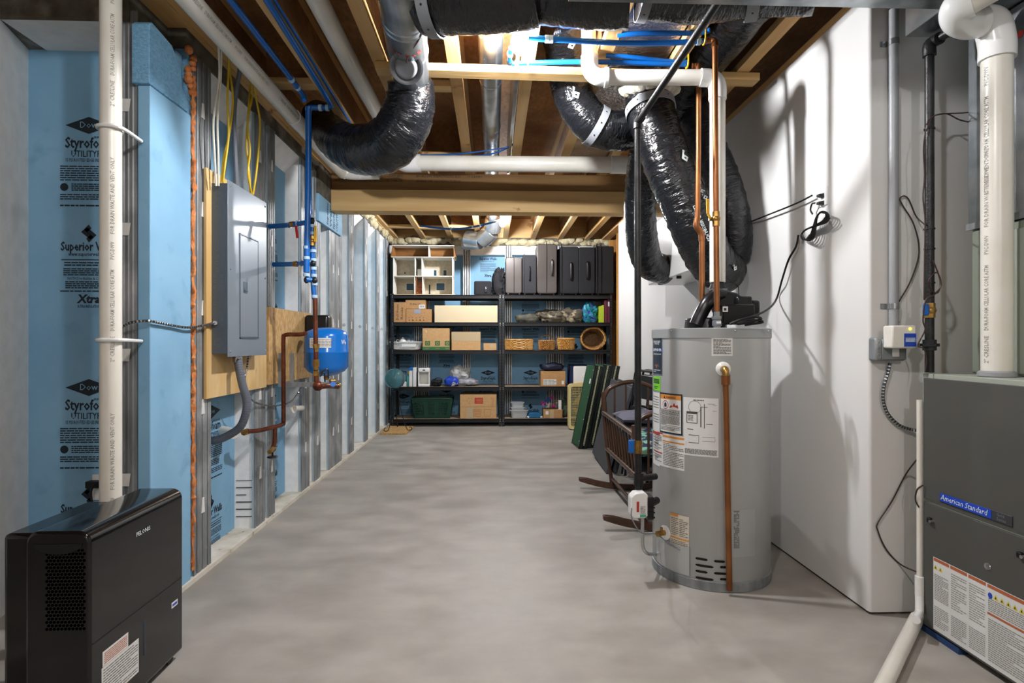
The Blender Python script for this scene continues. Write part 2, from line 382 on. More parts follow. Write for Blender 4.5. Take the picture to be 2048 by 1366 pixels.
def facing(g, p, along, out, wid, z0, z1):
    """ribbed channel facing: profile across `along`, standing proud along `out`"""
    d = .006; n = 3; prof = [(0, 0), (0, d)]
    for i in range(n):
        a = wid * (i + .62) / (n + .24); prof += [(a - .008, d), (a - .004, d - .004), (a + .004, d - .004), (a + .008, d)]
    prof += [(wid, d), (wid, 0)]
    g.prism(prof, Vector(p) + Z_ * z0, along, out, Z_ * (z1 - z0))
def tabs(parent, p, along, out, wid, z0, z1, n, xs=(.5,)):
    for i in range(n):
        z = z0 + (z1 - z0) * (i + .5) / n
        for x in xs:
            g = G(); o = Vector(p) + Vector(along) * wid * x + Z_ * z + Vector(out) * .0062
            g.prism([(-.016, -.038), (.016, -.038), (.008, .038), (-.006, .038)], o, along, Z_, Vector(out) * .003)
            g.build('tab_opening', 'white', parent, smooth=False)

# ---- wall_left : precast insulated wall, ribs and recessed blue foam
def yL(px): return at(px, 700, X=XL).y
ZT = 2.60                                   # underside of the bond beam
g = G(); g.box(-1.85, XL - .005, 2.75, YB + .4, ZT, 2.69); g.box(-1.85, XL + .005, 2.46, YB, -.01, .018); g.box(-2.0, -1.75, 2.85, YB + .4, 0, 2.69)
wl = struct(g.build('wall_left', 'beamcon', smooth=False, org=Vector((0, 0, 0))))
G().box(-1.76, XL + .014, 2.50, YB, .0, .022).build('footing_ledge', 'ledge', wl, smooth=False)
ribs = [(388, 422), (510, 530), (537, 550), (603, 619), (629, 641), (658, 684), (698, 708), (729, 736), (753, 759), (771, 777)]
RB = [(yL(a), yL(b)) for a, b in ribs]
XB = -1.60                                  # face of recessed foam
for i, (a, b) in enumerate(RB):
    g = G(); g.box(XB - .1, XL - .004, a + .012, b, .02, ZT - .0)
    rb = g.build('concrete_rib', 'whitecon', wl, smooth=False)
    g = G(); facing(g, (XL - .006, a, 0), Y_, X_, b - a, .02, ZT)
    g.build('metal_facing', 'galv', rb, smooth=False)
    G().box(XL - .020, XL - .004, a + .002, a + .011, .02, ZT).build('foam_strip', mat('grey_blue_foam_edge', '#a3b4be', .7), rb, smooth=False)
    tabs(rb, (XL - .006, a, 0), Y_, X_, b - a, .1, 2.6, 5, (.5,) if b - a < .3 else (.3, .7))
bays = [(RB[0][1], RB[1][0]), (RB[2][1], RB[3][0]), (RB[4][1], RB[5][0]), (RB[5][1], RB[6][0]), (RB[6][1], RB[7][0]), (RB[7][1], RB[8][0]), (RB[8][1], RB[9][0])]
for i, (a, b) in enumerate(bays):
    p = G().box(XB - .05, XB, a - .02, b + .01, .02, ZT - .12).build('foam_panel', 'foam', wl, smooth=False)
    if i < 3: add_print(p, (XB, (a + b) / 2 - .01, 0), (0, 1, 0), Z_, (.78, 2.01))
    # white coated soffit above each bay and the white coated side of the next rib
    P = [(XB, a, ZT - .12), (XB, b, ZT - .12), (XL - .004, b, ZT), (XL - .004, a, ZT)]
    g = G(); g.hexa([Vector(q) for q in ((XB - .1, a, ZT - .12), (XB, a, ZT - .12), (XB, b + .01, ZT - .12), (XB - .1, b + .01, ZT - .12))] +
           [Vector(q) for q in ((XB - .1, a, ZT + .01), (XL - .006, a, ZT + .01), (XL - .006, b + .01, ZT + .01), (XB - .1, b + .01, ZT + .01))])
    g.build('soffit', 'whitecon', wl, smooth=False)
    g = G(); z = 1.35 if i else 1.02; c = Vector((XB + .075, b + .012, z)); g.lathe([(.0, -.003), (.014, -.003), (.014, .0), (.009, .0)], c, (0, -1, 0), 16); g.build('tie_hole', 'darksteel', wl)
    if i == 0:
        g = G(); rnd = random.Random(i + 5)
        for k in range(6):
            z = .09 + k * .045; g.box(XB + .01, XB + .02 + rnd.uniform(.05, .11), b + .009, b + .0115, z, z + rnd.uniform(.003, .007))
        g.build('crack_line', 'inkg', wl, smooth=False)
for z0, z1 in ((2.0, 2.45), (.3, .9)):       # spray streaks on a rib side
    pass
# sill plate and rim on top of the wall
G().box(-1.78, XL + .02, 2.2, YB, 2.69, 2.728).build('sill_plate', 'pine', wl, bevel=.002)
G().box(-1.78, XL - .02, 2.2, YB, 2.728, ZD).build('rim_board', 'osb', wl, smooth=False)
g = G(); rnd = random.Random(3)
for k in range(34):
    y = 5.3 + k * .09; g.sphere((XL - .03 + rnd.uniform(-.02, .02), y, 2.66 + rnd.uniform(-.03, .05)), rnd.uniform(.045, .075), 9, 6, (.8, 1.3, .8))
tag(g.build('spray_foam_bead', 'sprayfoam', wl), kind='stuff')
# foam corner slabs and the orange foam seam
yc = yL(381)
xs1 = at(275, 500, Y=2.457).x
s1 = G().box(xs1, XL + .002, 2.457, yc, .0, 2.28).build('foam_panel', 'foam', wl, bevel=.004)
g = G(); g.prism([(0, 0), (.30, 0), (.30, .05), (.25, .10), (.25, .17), (.17, .25), (.02, .27), (0, .25)], (xs1 - .012, 2.435, 2.28), Y_, Z_, (.075, 0, 0))
g.build('foam_panel', 'foamcut', wl, bevel=.004)
g = G(); rnd = random.Random(7); P = []
for k in range(60): P.append((XL + .002 + rnd.uniform(-.003, .004), yc + .018 + rnd.uniform(-.004, .004), .06 + k * .041))
rr = [rnd.uniform(.006, .014) for _ in range(400)]
g.tube(P, lambda s: rr[int(s * 230)], 9, 3, wob=.25, seed=3)
for k in range(9): g.sphere((XL + .0, yc - .0 + rnd.uniform(-.03, .03), 2.40 + .03 * k * .8), rnd.uniform(.012, .022), 9, 6)
tag(g.build('orange_foam_seam', 'orangefoam', wl), kind='stuff')
G().box(-1.6, XL - .012, yc - .01, RB[0][0] + .01, 0, ZT).build('foam_filler', 'foamcut', wl, smooth=False)

# ---- wall_front_left : return wall facing the camera
YF = 2.46; YFB = 2.71
xr0 = at(244, 500, Y=YF).x
zt = at(100, 40, Y=YF).z
g = G(); g.box(-4.2, -1.56, YF, YFB + .2, zt, 2.70); g.box(-4.2, -2.2, YFB, YFB + .2, 0, 2.7); g.box(-2.25, -1.54, YFB + .05, YFB + .2, 0, 2.7)
wf = struct(g.build('wall_front_left', 'beamcon', smooth=False, org=Vector((0, 0, 0))))
xb = at(57, 500, Y=YFB).x; zbk = at(100, 101, Y=YFB).z
# left rib (white coated, splayed) and sloping soffit
xf = at(0, 500, Y=YF).x
g = G(); g.prism([(xf - .45, 0), (xf - .0, 0), (xb, YFB - YF), (xb - .6, YFB - YF)], (0, YF, 0), X_, Y_, (0, 0, 2.6)); g.build('concrete_rib', 'whitecon', wf, smooth=False)
g = G(); g.prism([(0, zt), (YFB - YF, zbk), (YFB - YF, 2.66), (0, 2.66)], (xf, YF + .003, 0), Y_, Z_, (xr0 - xf, 0, 0)); g.build('soffit', 'whitecon', wf, smooth=False)
p = G().box(xb - .01, -1.50, YFB, YFB + .05, 0, zbk + .01).build('foam_panel', 'foam', wf, smooth=False)
o = at(178, 251, Y=YFB); add_print(p, (o.x, YFB, 0), X_, Z_, (o.z, at(178, 775, Y=YFB).z))
g = G(); g.box(xr0 + .006, xs1 - .004, YF + .01, YFB + .02, 0, zt); rb = g.build('concrete_rib', 'galv', wf, smooth=False)
g = G(); facing(g, (xr0, YF + .008, 0), X_, -Y_, xs1 - .004 - xr0, 0, zt + .05); g.build('metal_facing', 'galv', rb, smooth=False)
for py in (210, 458, 710, 960):
    q = at(252, py, Y=YF - .0); g = G(); g.prism([(-.02, -.027), (.012, -.027), (.018, .027), (-.02, .027)], (q.x, YF + .002, q.z), X_, Z_, (0, -.003, 0)); g.build('tab_opening', 'whitecon', rb, smooth=False)
G().box(-4.2, -1.5, YF - .03, YFB + .2, 2.70, 2.74).build('sill_plate', 'osb', wf, smooth=False)
G().box(-4.2, -1.5, YF + .02, YFB + .2, 2.74, ZD).build('rim_board', 'osb', wf, smooth=False)

# ---- wall_back
YP = YB + .12
g = G(); g.box(-1.7, 2.2, YP + .05, YP + .25, 0, ZD); g.box(-1.7, 2.2, YB, YP + .1, 2.60, 2.72); g.box(-1.7, 2.2, YB, YP + .1, 0, .03)
wb = struct(g.build('wall_back', 'beamcon', smooth=False, org=Vector((0, 0, 0))))
fx = [at(q, 600, Y=YB).x for q in (769, 781, 828, 858, 926, 941, 1010, 1024, 1093, 1127, 1190, 1206)]
st = [(fx[2], (fx[2]+fx[3])/2 - .004), ((fx[2]+fx[3])/2 + .004, fx[3]), (fx[4], fx[5]), (fx[6], fx[7]), (fx[8], (fx[8]+fx[9])/2 - .01), ((fx[8]+fx[9])/2 + .01, fx[9]), (fx[10], fx[11])]
for a, b in st:
    rb = G().box(a + .004, b - .004, YB + .004, YP + .1, .03, 2.6).build('concrete_rib', 'whitecon', wb, smooth=False)
    g = G(); facing(g, (a, YB + .006, 0), X_, -Y_, b - a, .03, 2.6); g.build('metal_facing', 'studlit', rb, smooth=False)
edges = [-1.52] + [q for ab in ((fx[2], fx[3]), (fx[4], fx[5]), (fx[6], fx[7]), (fx[8], fx[9]), (fx[10], fx[11])) for q in ab] + [1.82]
pc = [at(q, 600, Y=YP).x for q in (806, 893, 976, 1061, 1152)]
for i in range(0, len(edges) - 1, 2):
    a, b = edges[i], edges[i+1]
    p = G().box(a - .01, b + .01, YP, YP + .06, .03, 2.47).build('foam_panel', 'foam', wb, smooth=False)
    if i // 2 < 5:
        zz = {0: (.36, 1.55), 1: (1.02 - .57, 1.02 + .62), 2: (.71, 1.94), 3: (.71, 1.94), 4: (.43, 1.62)}[i // 2]
        if i // 2 == 2: zz = (.71, 1.94, 3.0)
        add_print(p, (pc[i // 2], YP, 0), X_, Z_, [z for z in zz if z < 2.35])
        if i // 2 in (2, 3):      # upper repeat: only its lower half shows below the beam
            g = G(); o = Vector((pc[i // 2], YP - .0015, 2.46)); u = X_ * .00235; v = Z_ * .00235
            g.text('Superior Walls', o + v * -23, u, v, 18, 'c', bold=.035, fit=110); g.text('www.superiorwalls.com', o + v * -34, u, v, 8, 'c', fit=80)
            g.lines(o, u, v, -50, 50, -100, -44, 9, 2.2, 6); g.text('Xtra', o + v * -130, u, v, 17, 'c', bold=.05, fit=44)
            g.build('printed_text', 'ink', p, smooth=False)
    G().box(a, b, YB + .006, YP + .02, 2.47, 2.61).build('soffit', 'whitecon', wb, smooth=False)
g = G(); rnd = random.Random(11)
for k in range(48):
    x = -1.5 + k * .07; g.sphere((x, YB - .0 + rnd.uniform(-.02, .03), 2.655 + rnd.uniform(-.02, .035)), rnd.uniform(.04, .065), 9, 6, (1.3, .7, .85))
tag(g.build('spray_foam_bead', 'sprayfoam', wb), kind='stuff')
G().box(-1.7, 2.2, YB - .01, YP + .2, 2.72, ZD).build('rim_board', 'pinex', wb, smooth=False)

# ---- right drywall partition, its return and the timber wall beyond
YE = at(1237, 600, X=XR).y; YC = 2.36
g = G(); c_ = [(XR + .015 * (1 - math.sin(RAD(a))), YC + .015 * (1 - math.cos(RAD(a)))) for a in range(0, 91, 15)]
g.prism(c_[::-1] + [(4.7, YC), (4.7, YC + .12), (XR + .12, YC + .12), (XR + .12, YE), (XR, YE)], (0, 0, .012), X_, Y_, Z_ * 2.678)
wr = struct(g.build('wall_right', 'drywall', org=Vector((0, 0, 0)), ang=20))
G().box(XR + .005, XR + .12, YC + .01, YE - .01, 0, .012).build('bottom_plate', mat('gap_shade_brown', '#4a4038', .9), wr, smooth=False)  # plate coloured dark to read as the shaded gap under the drywall
G().box(XR - .0, XR + .12, 2.2, 8.3, 2.69, 2.73).build('top_plate', 'pine', wr, bevel=.002)
wt = thing('wall_right_far', None, None, (1.8, YE, 0), kind='structure')
for y in (YE + .02, 7.75, YB - .06):
    G().box(1.735, 1.82, y, y + .04, 0, 2.69).build('wall_stud', 'pinev', wt, bevel=.002)
G().box(1.82, 1.84, YE, YB, 0, 2.69).build('sheathing', 'osb', wt, smooth=False)
G().box(XR + .12, 1.84, YE - .02, YE + .02, 0, 2.69).build('wall_stud', 'pinev', wt, bevel=.002)

# ---- ceiling
g = G(); g.box(-4.3, 4.7, -3.3, YP + .3, ZD, ZD + .02)
ce = struct(g.build('ceiling', 'osb', smooth=False, org=Vector((0, 0, 0))))
JX = [-.21 + .405 * i for i in range(-3, 5)]
ZJ = 2.70
for x in JX + [-1.83, -2.23, -2.64, -3.05, 1.83, 2.23, 2.64, 3.05]:
    y0, y1 = (-3.2, YB) if abs(x) < 1.7 else (-3.2, 2.36)
    w_ = G().box(x - .006, x + .006, y0, y1, ZJ + .038, ZD - .02).build('joist_web', 'osb', ce, smooth=False)
    G().box(x - .036, x + .036, y0, y1, ZJ, ZJ + .04).build('joist_flange', 'pine', w_, bevel=.002)
    G().box(x - .036, x + .036, y0, y1, ZD - .04, ZD).build('joist_flange', 'pine', w_, smooth=False)
rnd = random.Random(5)
for i in range(len(JX) - 1):
    for yb in ((6.45, 7.5) if i == 1 else (3.35, 4.62, 6.45, 7.5) if i < 3 else (6.6,) if i in (3, 4) else ()):
        y = yb + .06 * (i % 2)
        x0, x1 = JX[i] + .037, JX[i+1] - .037
        G().box(x0, x1, y, y + .085, ZJ + .002, ZJ + .04).build('blocking', 'pinex', ce, bevel=.002)
        G().box(x0 + .02, x1 - .02, y + .09, y + .105, ZJ + .01, ZD).build('blocking', 'osb', ce, smooth=False)
# dropped beam: upper veneer member with print, lower timber
xa = at(663, 400, Y=5.1).x
b1 = G().box(xa, XR + .1, 5.09, 5.22, 2.552, ZJ).build('beam_header', 'lvl', ce, bevel=.003)
b2 = G().box(xa, XR + .1, 5.08, 5.24, 2.355, 2.55).build('beam_timber', 'pinex', ce, bevel=.004)
g = G(); o = Vector((xa + .02, 5.0885, 2.635))
for i, (t, x) in enumerate((('-CSTPPS MILL LOST CUSTOM PRODUCT L-DWY (800)', .0), ('LM-R-2015 CCMC 13016-R CE YJM1226-CPD-1144-10A', .0))):
    g.text(t, o + Z_ * (.03 - i * .045), X_, Z_, .024, fit=.62)
for i, t in enumerate(('EN 1402-2005 STRENGTHCLASS GL32', 'ADHESIVE TYPE 1 ACCORDING TO EN 301')):
    g.text(t, o + X_ * .74 + Z_ * (.03 - i * .045), X_, Z_, .022, fit=.40)
g.text('171281431', o + X_ * 1.2 + Z_ * .03, X_, Z_, .022)
g.build('printed_text', 'ink', b1, smooth=False)
# foam and concrete pad carrying the beam
q0 = at(645, 400, X=XL + .03).y
G().box(XL - .02, XL + .018, 4.73, 5.25, 2.42, 2.70).build('beam_pocket', 'beamcon', wl, bevel=.004)
p = G().box(XL - .01, XL + .02, 4.73, 5.45, 2.19, 2.42).build('foam_panel', 'foam', wl, bevel=.003)
g = G(); f_ = XL + .0215
for k, (s_, h_) in enumerate((('Superior', .05), ('Walls', .05), ('Styrofoam', .06), ('UTILITYFIT', .05))): g.text(s_, (f_, 5.0 + .1 * k, 2.205), Z_, -Y_, h_, fit=.2, bold=.02)
g.build('printed_text', 'ink', p, smooth=False)
# ================================================================ WALL SIDE UTILITIES
def pipefn(p0, d, r, out, flip=False):
    p0 = Vector(p0); d = Vector(d).normalized(); out = Vector(out); out = (out - d * out.dot(d)).normalized(); side = out.cross(d).normalized() * -1
    side = d.cross(out).normalized() * -1 if flip else out.cross(d).normalized()
    rr = r + .0008
    return lambda x, y: p0 + d * x + out * cos(y / r) * rr + side * sin(y / r) * rr
def pipe_print(g, texts, p0, d, r, out, size, period, n, flip=False):
    for k in range(n):
        for (t, off, fit) in texts:
            g.text(t, 0, 0, 0, size, fit=fit, bold=.005, fn=pipefn(Vector(p0) + Vector(d).normalized() * (k * period + off), d, r, out, flip))
PTXT = (('2" CRESLINE', .0, .10), ('DURA-FOAM CELLULAR CORE ASTM', .12, .24), ('PVC-DWV', .40, .07), ('FOR DRAIN WASTE AND VENT ONLY', .50, .30))
# ---- white drain pipe by the camera-side stud
q = at(221.5, 500, Y=2.27); r = 18.2 / FPX * 2.33
t = thing('drain_pipe', 'upright white plastic drain pipe in front of blue foam and dark metal stud, tied twice', 'pipe', (q.x, q.y, .0))
G().tube([(q.x, q.y, .0), (q.x, q.y, 2.99)], r, 24, 1).build('pipe_body', 'pvc', t)
g = G(); pipe_print(g, PTXT, (q.x, q.y, .1), Z_, r, (.78, -.62, 0), .014, 1.0, 3); g.build('printed_text', 'inkpipe', t, smooth=False)
for py, dz in ((258, -.05), (680, 0)):
    z = at(221, py, Y=2.27).z
    g = G(); e = at(284, 682 if py > 600 else 283, Y=2.45)
    P = [Vector((q.x + (r + .006) * cos(a), q.y + (r + .006) * sin(a), z)) for a in [RAD(x) for x in (60, 110, 160, 200, 240, 285)]] + [Vector((q.x + .05, q.y - .01, z - .0)), Vector((e.x, 2.445, e.z))]
    g.tube(P, .0075, 8, 4); g.build('pipe_strap', 'pvcw', t)
# ---- plywood backboard
PX = -1.45
y0 = at(413, 700, X=PX).y; y1 = at(533, 700, X=PX).y
z0 = at(415, 798, X=PX).z; z1 = at(430, 345, X=PX).z
g = G(); g.box(XL + .006, PX, y0, y1, z0, z1); o = g.build('plywood_backboard', ['ply'], bevel=.001)
tag(o, 'pale plywood backboard behind the grey breaker box', 'board')
# ---- breaker box
CX = -1.362
ya = at(458, 500, X=CX).y; yb = at(531.5, 500, X=CX).y; za = at(458, 711, X=CX).z; zb = at(458, 363, X=CX).z
t = thing('breaker_box', 'tall grey metal breaker box mounted on pale plywood', 'electrical box', ((PX + CX) / 2, (ya + yb) / 2, za))
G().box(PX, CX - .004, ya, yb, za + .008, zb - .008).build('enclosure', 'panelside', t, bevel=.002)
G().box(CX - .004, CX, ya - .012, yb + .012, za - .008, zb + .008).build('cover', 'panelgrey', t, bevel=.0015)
d0 = at(479, 466, X=CX); d1 = at(516, 481, X=CX); dz0 = at(479.5, 677, X=CX).z
dy0, dy1, dz1 = d0.y, d1.y, d0.z
g = G()
for a in ((dy0, dy0 + .006, dz0, dz1), (dy1 - .006, dy1, dz0, dz1), (dy0, dy1, dz1 - .006, dz1), (dy0, dy1, dz0, dz0 + .006)): g.box(CX, CX + .004, *a)
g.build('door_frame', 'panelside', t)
dr = G().box(CX, CX + .003, dy0 + .009, dy1 - .009, dz0 + .009, dz1 - .009).build('door', 'panelgrey', t, bevel=.001)
a = at(486, 585, X=CX); b = at(493, 565, X=CX)
g = G(); g.box(CX + .003, CX + .007, a.y, b.y, a.z, b.z); g.box(CX + .007, CX + .011, a.y + .004, b.y - .004, a.z + .008, a.z + .016); g.build('latch', 'panelside', dr, bevel=.001)
for yy in (ya + .012, yb - .012):
    for zz in (za + .02, (za + zb) / 2, zb - .02):
        G().lathe([(.006, 0), (.006, .002), (.003, .004), (0, .0045)], (CX, yy, zz), (1, 0, 0), 10).build('screw', 'steel', t)
g = G()
for (px_, py_, rr) in [(439, 392, .022), (439, 392, .014), (434, 416, .009)] + [(434 + 1, 484 + 14 * i, .008) for i in range(5)] + [(430 + 13 * (i % 2), 552 + 11 * (i // 2), .007) for i in range(20)] + [(437, 685, .02), (437, 685, .012)]:
    c = at(px_, py_, Y=ya); g.lathe([(rr - .0012, 0), (rr - .0012, .0012), (rr, .0012), (rr, 0)], (min(c.x, CX - .012), ya - .0001, c.z), (0, -1, 0), 14)
tag(g.build('knockout', 'panelgrey', t), kind='stuff')
# cables entering the top
def cable(name, pts, r, m, label, cat='cable', group=None, X=-1.40, n=8, k=6):
    P = [p if isinstance(p, Vector) else (at(p[0], p[1], X=p[2] if len(p) > 2 else X)) for p in pts]
    o = G().tube(P, r, n, k).build(name, m); return tag(o, label, cat, group)
gp = 'household cables dropping into the breaker box'
for i, (dx, lab) in enumerate(((0, 'thin white cable of the pair dropping to the breaker box, nearer the metal stud'), (5, 'thin white cable of the pair dropping to the breaker box, nearer the yellow cables'))):
    cable('electric_cable', [(434 + dx, 72, -1.30), (437 + dx, 95, -1.32), (438 + dx * .6, 160), (427 + dx * 1.6, 240), (429 + dx * 1.5, 310), (432 + dx, 372, -1.405)], .0055, 'cablew', lab, group=gp)
for i, (pts, lab) in enumerate((
   ([(456, 90, -1.3), (458, 130), (466, 200), (458, 270), (447, 320), (442, 374, -1.405)], 'yellow cable curving down beside the white cables to the breaker box'),
   ([(458, 92, -1.3), (457, 140), (455, 200), (457, 270), (450, 330), (445, 374, -1.405)], 'dull yellow cable hanging straightest behind the curved yellow one'),
   ([(500, 150, -1.3), (500, 175), (496, 235), (493, 290), (498, 340), (501, 386, -1.405)], 'yellow cable of the trio beyond the grey conduit, swinging toward it'),
   ([(504, 152, -1.3), (505, 190), (495, 245), (500, 300), (496, 345), (503, 388, -1.405)], 'yellow cable of the trio beyond the grey conduit, crossing in its middle'),
   ([(508, 155, -1.3), (513, 200), (520, 245), (517, 300), (512, 350), (506, 389, -1.405)], 'yellow cable of the trio bulging toward the far stud'))):
    dx_ = (0, .014, 0, .014, .028)[i]; pts = [(p[0], p[1], (p[2] if len(p) > 2 else -1.40) + dx_ * (.4 if len(p) > 2 else 1)) for p in pts]
    cable('electric_cable', pts, .0055, 'cabley', lab, group=gp)
cable('grey_conduit', [(480, 118, -1.3), (479, 145, -1.36), (472, 185), (468, 240), (470, 300), (473, 376, -1.405)], .0115, 'greyc', 'smooth grey cable dropping between two groups of yellow cables', n=10)
g0 = at(475, 712, X=-1.40)
t = thing('flexible_conduit', 'thick ribbed grey conduit curving from under the breaker box into the wall', 'conduit', (g0.x, g0.y, .6))
P = [at(*p[:2], t=p[2] * 1.05) for p in ((475, 712, 2.93), (479, 740, 2.92), (485, 769, 2.92), (493, 799, 2.93), (492, 825, 2.93), (481, 853, 2.94), (460, 869, 2.96), (438, 879, 2.97), (418, 882, 2.99))]
G().tube(P, .0215, 16, 7, wob=.0).build('conduit_body', 'greyc', t)
g = G()
for (p, tt, u, v) in frames(catmull(P, 12))[4::2]: g.tube([p + (u * cos(a) + v * sin(a)) * .0218 for a in [2*pi*i/12 for i in range(12)]], .0013, 4, 1, closed=True)
tag(g.build('conduit_rib', 'greyc', t), kind='stuff')
G().cyl(P[0] + Z_ * .0, P[0] - Z_ * .035, .027, 8).build('connector', 'steel', t, bevel=.002)
def armoured(name, P, label, r=.0065, m='steel'):
    t = thing(name, label, 'cable', P[0])
    G().tube(P, r * .86, 8, 6).build('cable_core', 'darksteel', t)
    g = G(); F = frames(catmull(P, 10)); L = 0; last = F[0][0]; acc = 0
    for (p, tt, u, v) in F:
        acc += (p - last).length; last = p
        if acc > .011: acc = 0; g.cyl(p - tt * .003, p + tt * .003, r, 8)
    tag(g.build('armour_winding', m, t, smooth=False), kind='stuff'); return t
P = [at(232, 668, Y=2.44), at(246, 653, Y=2.42), at(262, 645, Y=2.41), at(285, 642, Y=2.42), at(305, 643, X=-1.452), at(350, 652, X=-1.452), at(378, 655, X=-1.445), at(400, 652, X=-1.44), at(430, 646, Y=ya - .012)]
t = armoured('armoured_cable', P, 'thin armoured cable crossing the blue foam to the side of the breaker box')
G().cyl(at(430, 646, Y=ya - .022), at(430, 646, Y=ya), .011, 12).build('connector', 'steel', t)
P = [at(497, 708, X=-1.41), at(494, 735, X=-1.43), at(490, 755, X=-1.43), at(494, 785, X=-1.435), at(508, 803, X=-1.44), at(530, 810, X=-1.455), at(555, 811, X=-1.455), at(582, 803, X=-1.44), at(598, 783, X=-1.42), at(606, 765, X=-1.38)]
armoured('armoured_cable', P, 'thin armoured cable looping below the plywood toward the blue tank', .006)
# ---- OSB board, bracket, pressure switch, tank
BX = -1.44
y0 = at(538, 700, X=BX).y
o = G().box(XL + .005, BX, y0, 4.5, at(538, 770, X=BX).z, at(538, 614, X=BX).z).build('strand_backboard', 'osbl', bevel=.001); tag(o, 'rough strand board fixed to the studs behind the blue tank', 'board')
for i, (px_, z) in enumerate(((556, 0), (579, 0))):
    c = at(px_, 765, X=BX); tp = at(px_, 706, X=BX).z
    t = thing('angle_bracket', ('steel angle bracket on the strand board, nearer the breaker box', 'steel angle bracket on the strand board, farther from the breaker box')[i], 'bracket', (c.x, c.y, c.z), 0, 'brackets carrying the tank plumbing')
    g = G(); g.prism([(0, 0), (.03, 0), (.03, .005), (.005, .005), (.005, .03), (0, .03)], (BX, c.y, c.z), Y_, X_, (0, 0, tp - c.z)); g.build('upright_arm', 'galv', t)
    g = G(); g.prism([(0, 0), (.03, 0), (.03, .005), (.005, .005), (.005, .03), (0, .03)], (BX, c.y, c.z), Y_, -Z_, (.32, 0, 0)); g.build('shelf_arm', 'galv', t)
c = at(653, 705, t=4.15); TZ0 = .925; TZ1 = 1.29; TR = .158
t = thing('expansion_tank', 'bright blue pressure tank with white label beside the copper riser', 'tank', (c.x, c.y, TZ0))
prof = [(0, 0), (.04, .0), (.09, .012), (.13, .035), (TR, .07), (TR, .17), (TR + .003, .175), (TR, .182), (TR - .001, .29), (.145, .325), (.10, .348), (.05, .358), (0, .36)]
G().lathe(prof, (c.x, c.y, TZ0), n=40).build('tank_body', 'tank', t, ang=60)
def wrap(cx, cy, r, z0, a0): return lambda x, y: Vector((cx + (r + .0012) * cos(a0 + x / r), cy + (r + .0012) * sin(a0 + x / r), z0 + y))
def cyl_patch(g, cx, cy, r, a0, a1, z0, z1, n=14):
    V = []; F = []
    for i in range(n + 1):
        a = a0 + (a1 - a0) * i / n
        V += [(cx + r*cos(a), cy + r*sin(a), z0), (cx + r*cos(a), cy + r*sin(a), z1)]
    for i in range(n): F.append((2*i, 2*i+2, 2*i+3, 2*i+1))
    g.add(V, F)
g = G(); cyl_patch(g, c.x, c.y, TR + .001, RAD(-120), RAD(-62), TZ0 + .21, TZ0 + .28); g.mi = 1
fn = wrap(c.x, c.y, TR + .001, TZ0, RAD(-118))
for k in range(5):
    x = .01
    for j in range(6): 
        L = .018 + .004 * ((j + k) % 3)
        g.add([fn(x, .222 + k * .011), fn(x + L, .222 + k * .011), fn(x + L, .225 + k * .011), fn(x, .225 + k * .011)], [(0, 1, 2, 3)]); x += L + .004
lb = g.build('paper_label', ['paper', 'inkg'], t, smooth=False)
g = G(); g.text('We', 0, 0, 0, .034, fn=wrap(c.x, c.y, TR + .001, TZ0 + .235, RAD(-34)), bold=.03, fit=.05); g.build('printed_text', 'inkw', t, smooth=False)
G().lathe([(.012, 0), (.02, .01), (.02, .03)], (c.x, c.y, TZ0 - .03), n=14).build('inlet', 'brass', t)
a = at(613, 668, t=4.3); b = at(657, 630, t=4.3)
o = G().box(-1.435, b.x + .0, 4.335, 4.45, a.z, b.z).build('pressure_switch', 'blkp', bevel=.018); tag(o, 'black plastic switch box behind the top of the blue tank', 'switch box')
# copper riser and manifold
def P_(l): return [at(x, y, t=tt) for x, y, tt in l]
t = thing('copper_riser', 'weathered copper riser with brass fittings in front of the blue tank', 'pipe', at(633, 780, t=3.5))
G().tube(P_([(630, 590, 3.5), (631, 660, 3.5), (633, 765, 3.5)]), .0145, 14, 1).build('pipe_body', 'oldcopper', t)
g = G()
for (y0_, y1_, r) in ((688, 697, .02), (697, 704, .015), (719, 734, .02), (734, 740, .016), (742, 752, .018)): g.cyl(at(632, y0_, t=3.5), at(632.3, y1_, t=3.5), r, 10)
g.build('brass_union', 'brass', t, bevel=.001)
g = G(); g.sphere(at(636, 772, t=3.5), .032, 14, 8); g.tube(P_([(634, 765, 3.5), (640, 773, 3.5), (655, 772, 3.55), (676, 773, 3.7)]), .016, 12, 4); g.build('elbow', 'oldcopper', t)
for i, (x, y) in enumerate(((648, 745), (655, 738))): G().tube(P_([(640, y + 8, 3.5), (x, y, 3.5), (x + 2, y + 18, 3.55)]), .005, 8, 4).build('gauge_tube', 'darksteel', t)
g = G(); g.cyl(at(660, 762, t=3.6), at(670, 762, t=3.62), .014, 12); g.sphere(at(676, 772, t=3.7), .022, 10, 6); g.build('valve_body', 'brass', t)
G().cyl(at(666, 770, t=3.52), at(666, 768, t=3.5), .018, 6).build('blue_valve_handle', 'bluep', t)
t = thing('supply_pipe', 'brown copper pipe bent down between breaker box and blue tank', 'pipe', at(567, 845, t=3.65))
G().tube(P_([(612, 667, 3.62), (600, 669, 3.64), (578, 669, 3.65), (569, 671, 3.65), (567, 678, 3.65), (567, 740, 3.65), (567, 838, 3.65), (566, 847, 3.64), (560, 851, 3.6), (540, 856, 3.5), (518, 861, 3.42), (495, 863, 3.33)]), .0135, 12, 4).build('pipe_body', 'oldcopper', t)
g = G(); g.tube(P_([(550, 856, 3.56), (549, 885, 3.56), (545, 897, 3.56)]), .0135, 12, 3); g.build('drain_tee', 'oldcopper', t)
g = G(); g.sphere(at(546, 898, t=3.56), .02, 10, 6); g.cyl(at(545, 897, t=3.5), at(539, 904, t=3.42), .014, 10); g.build('drain_valve', 'brass', t)
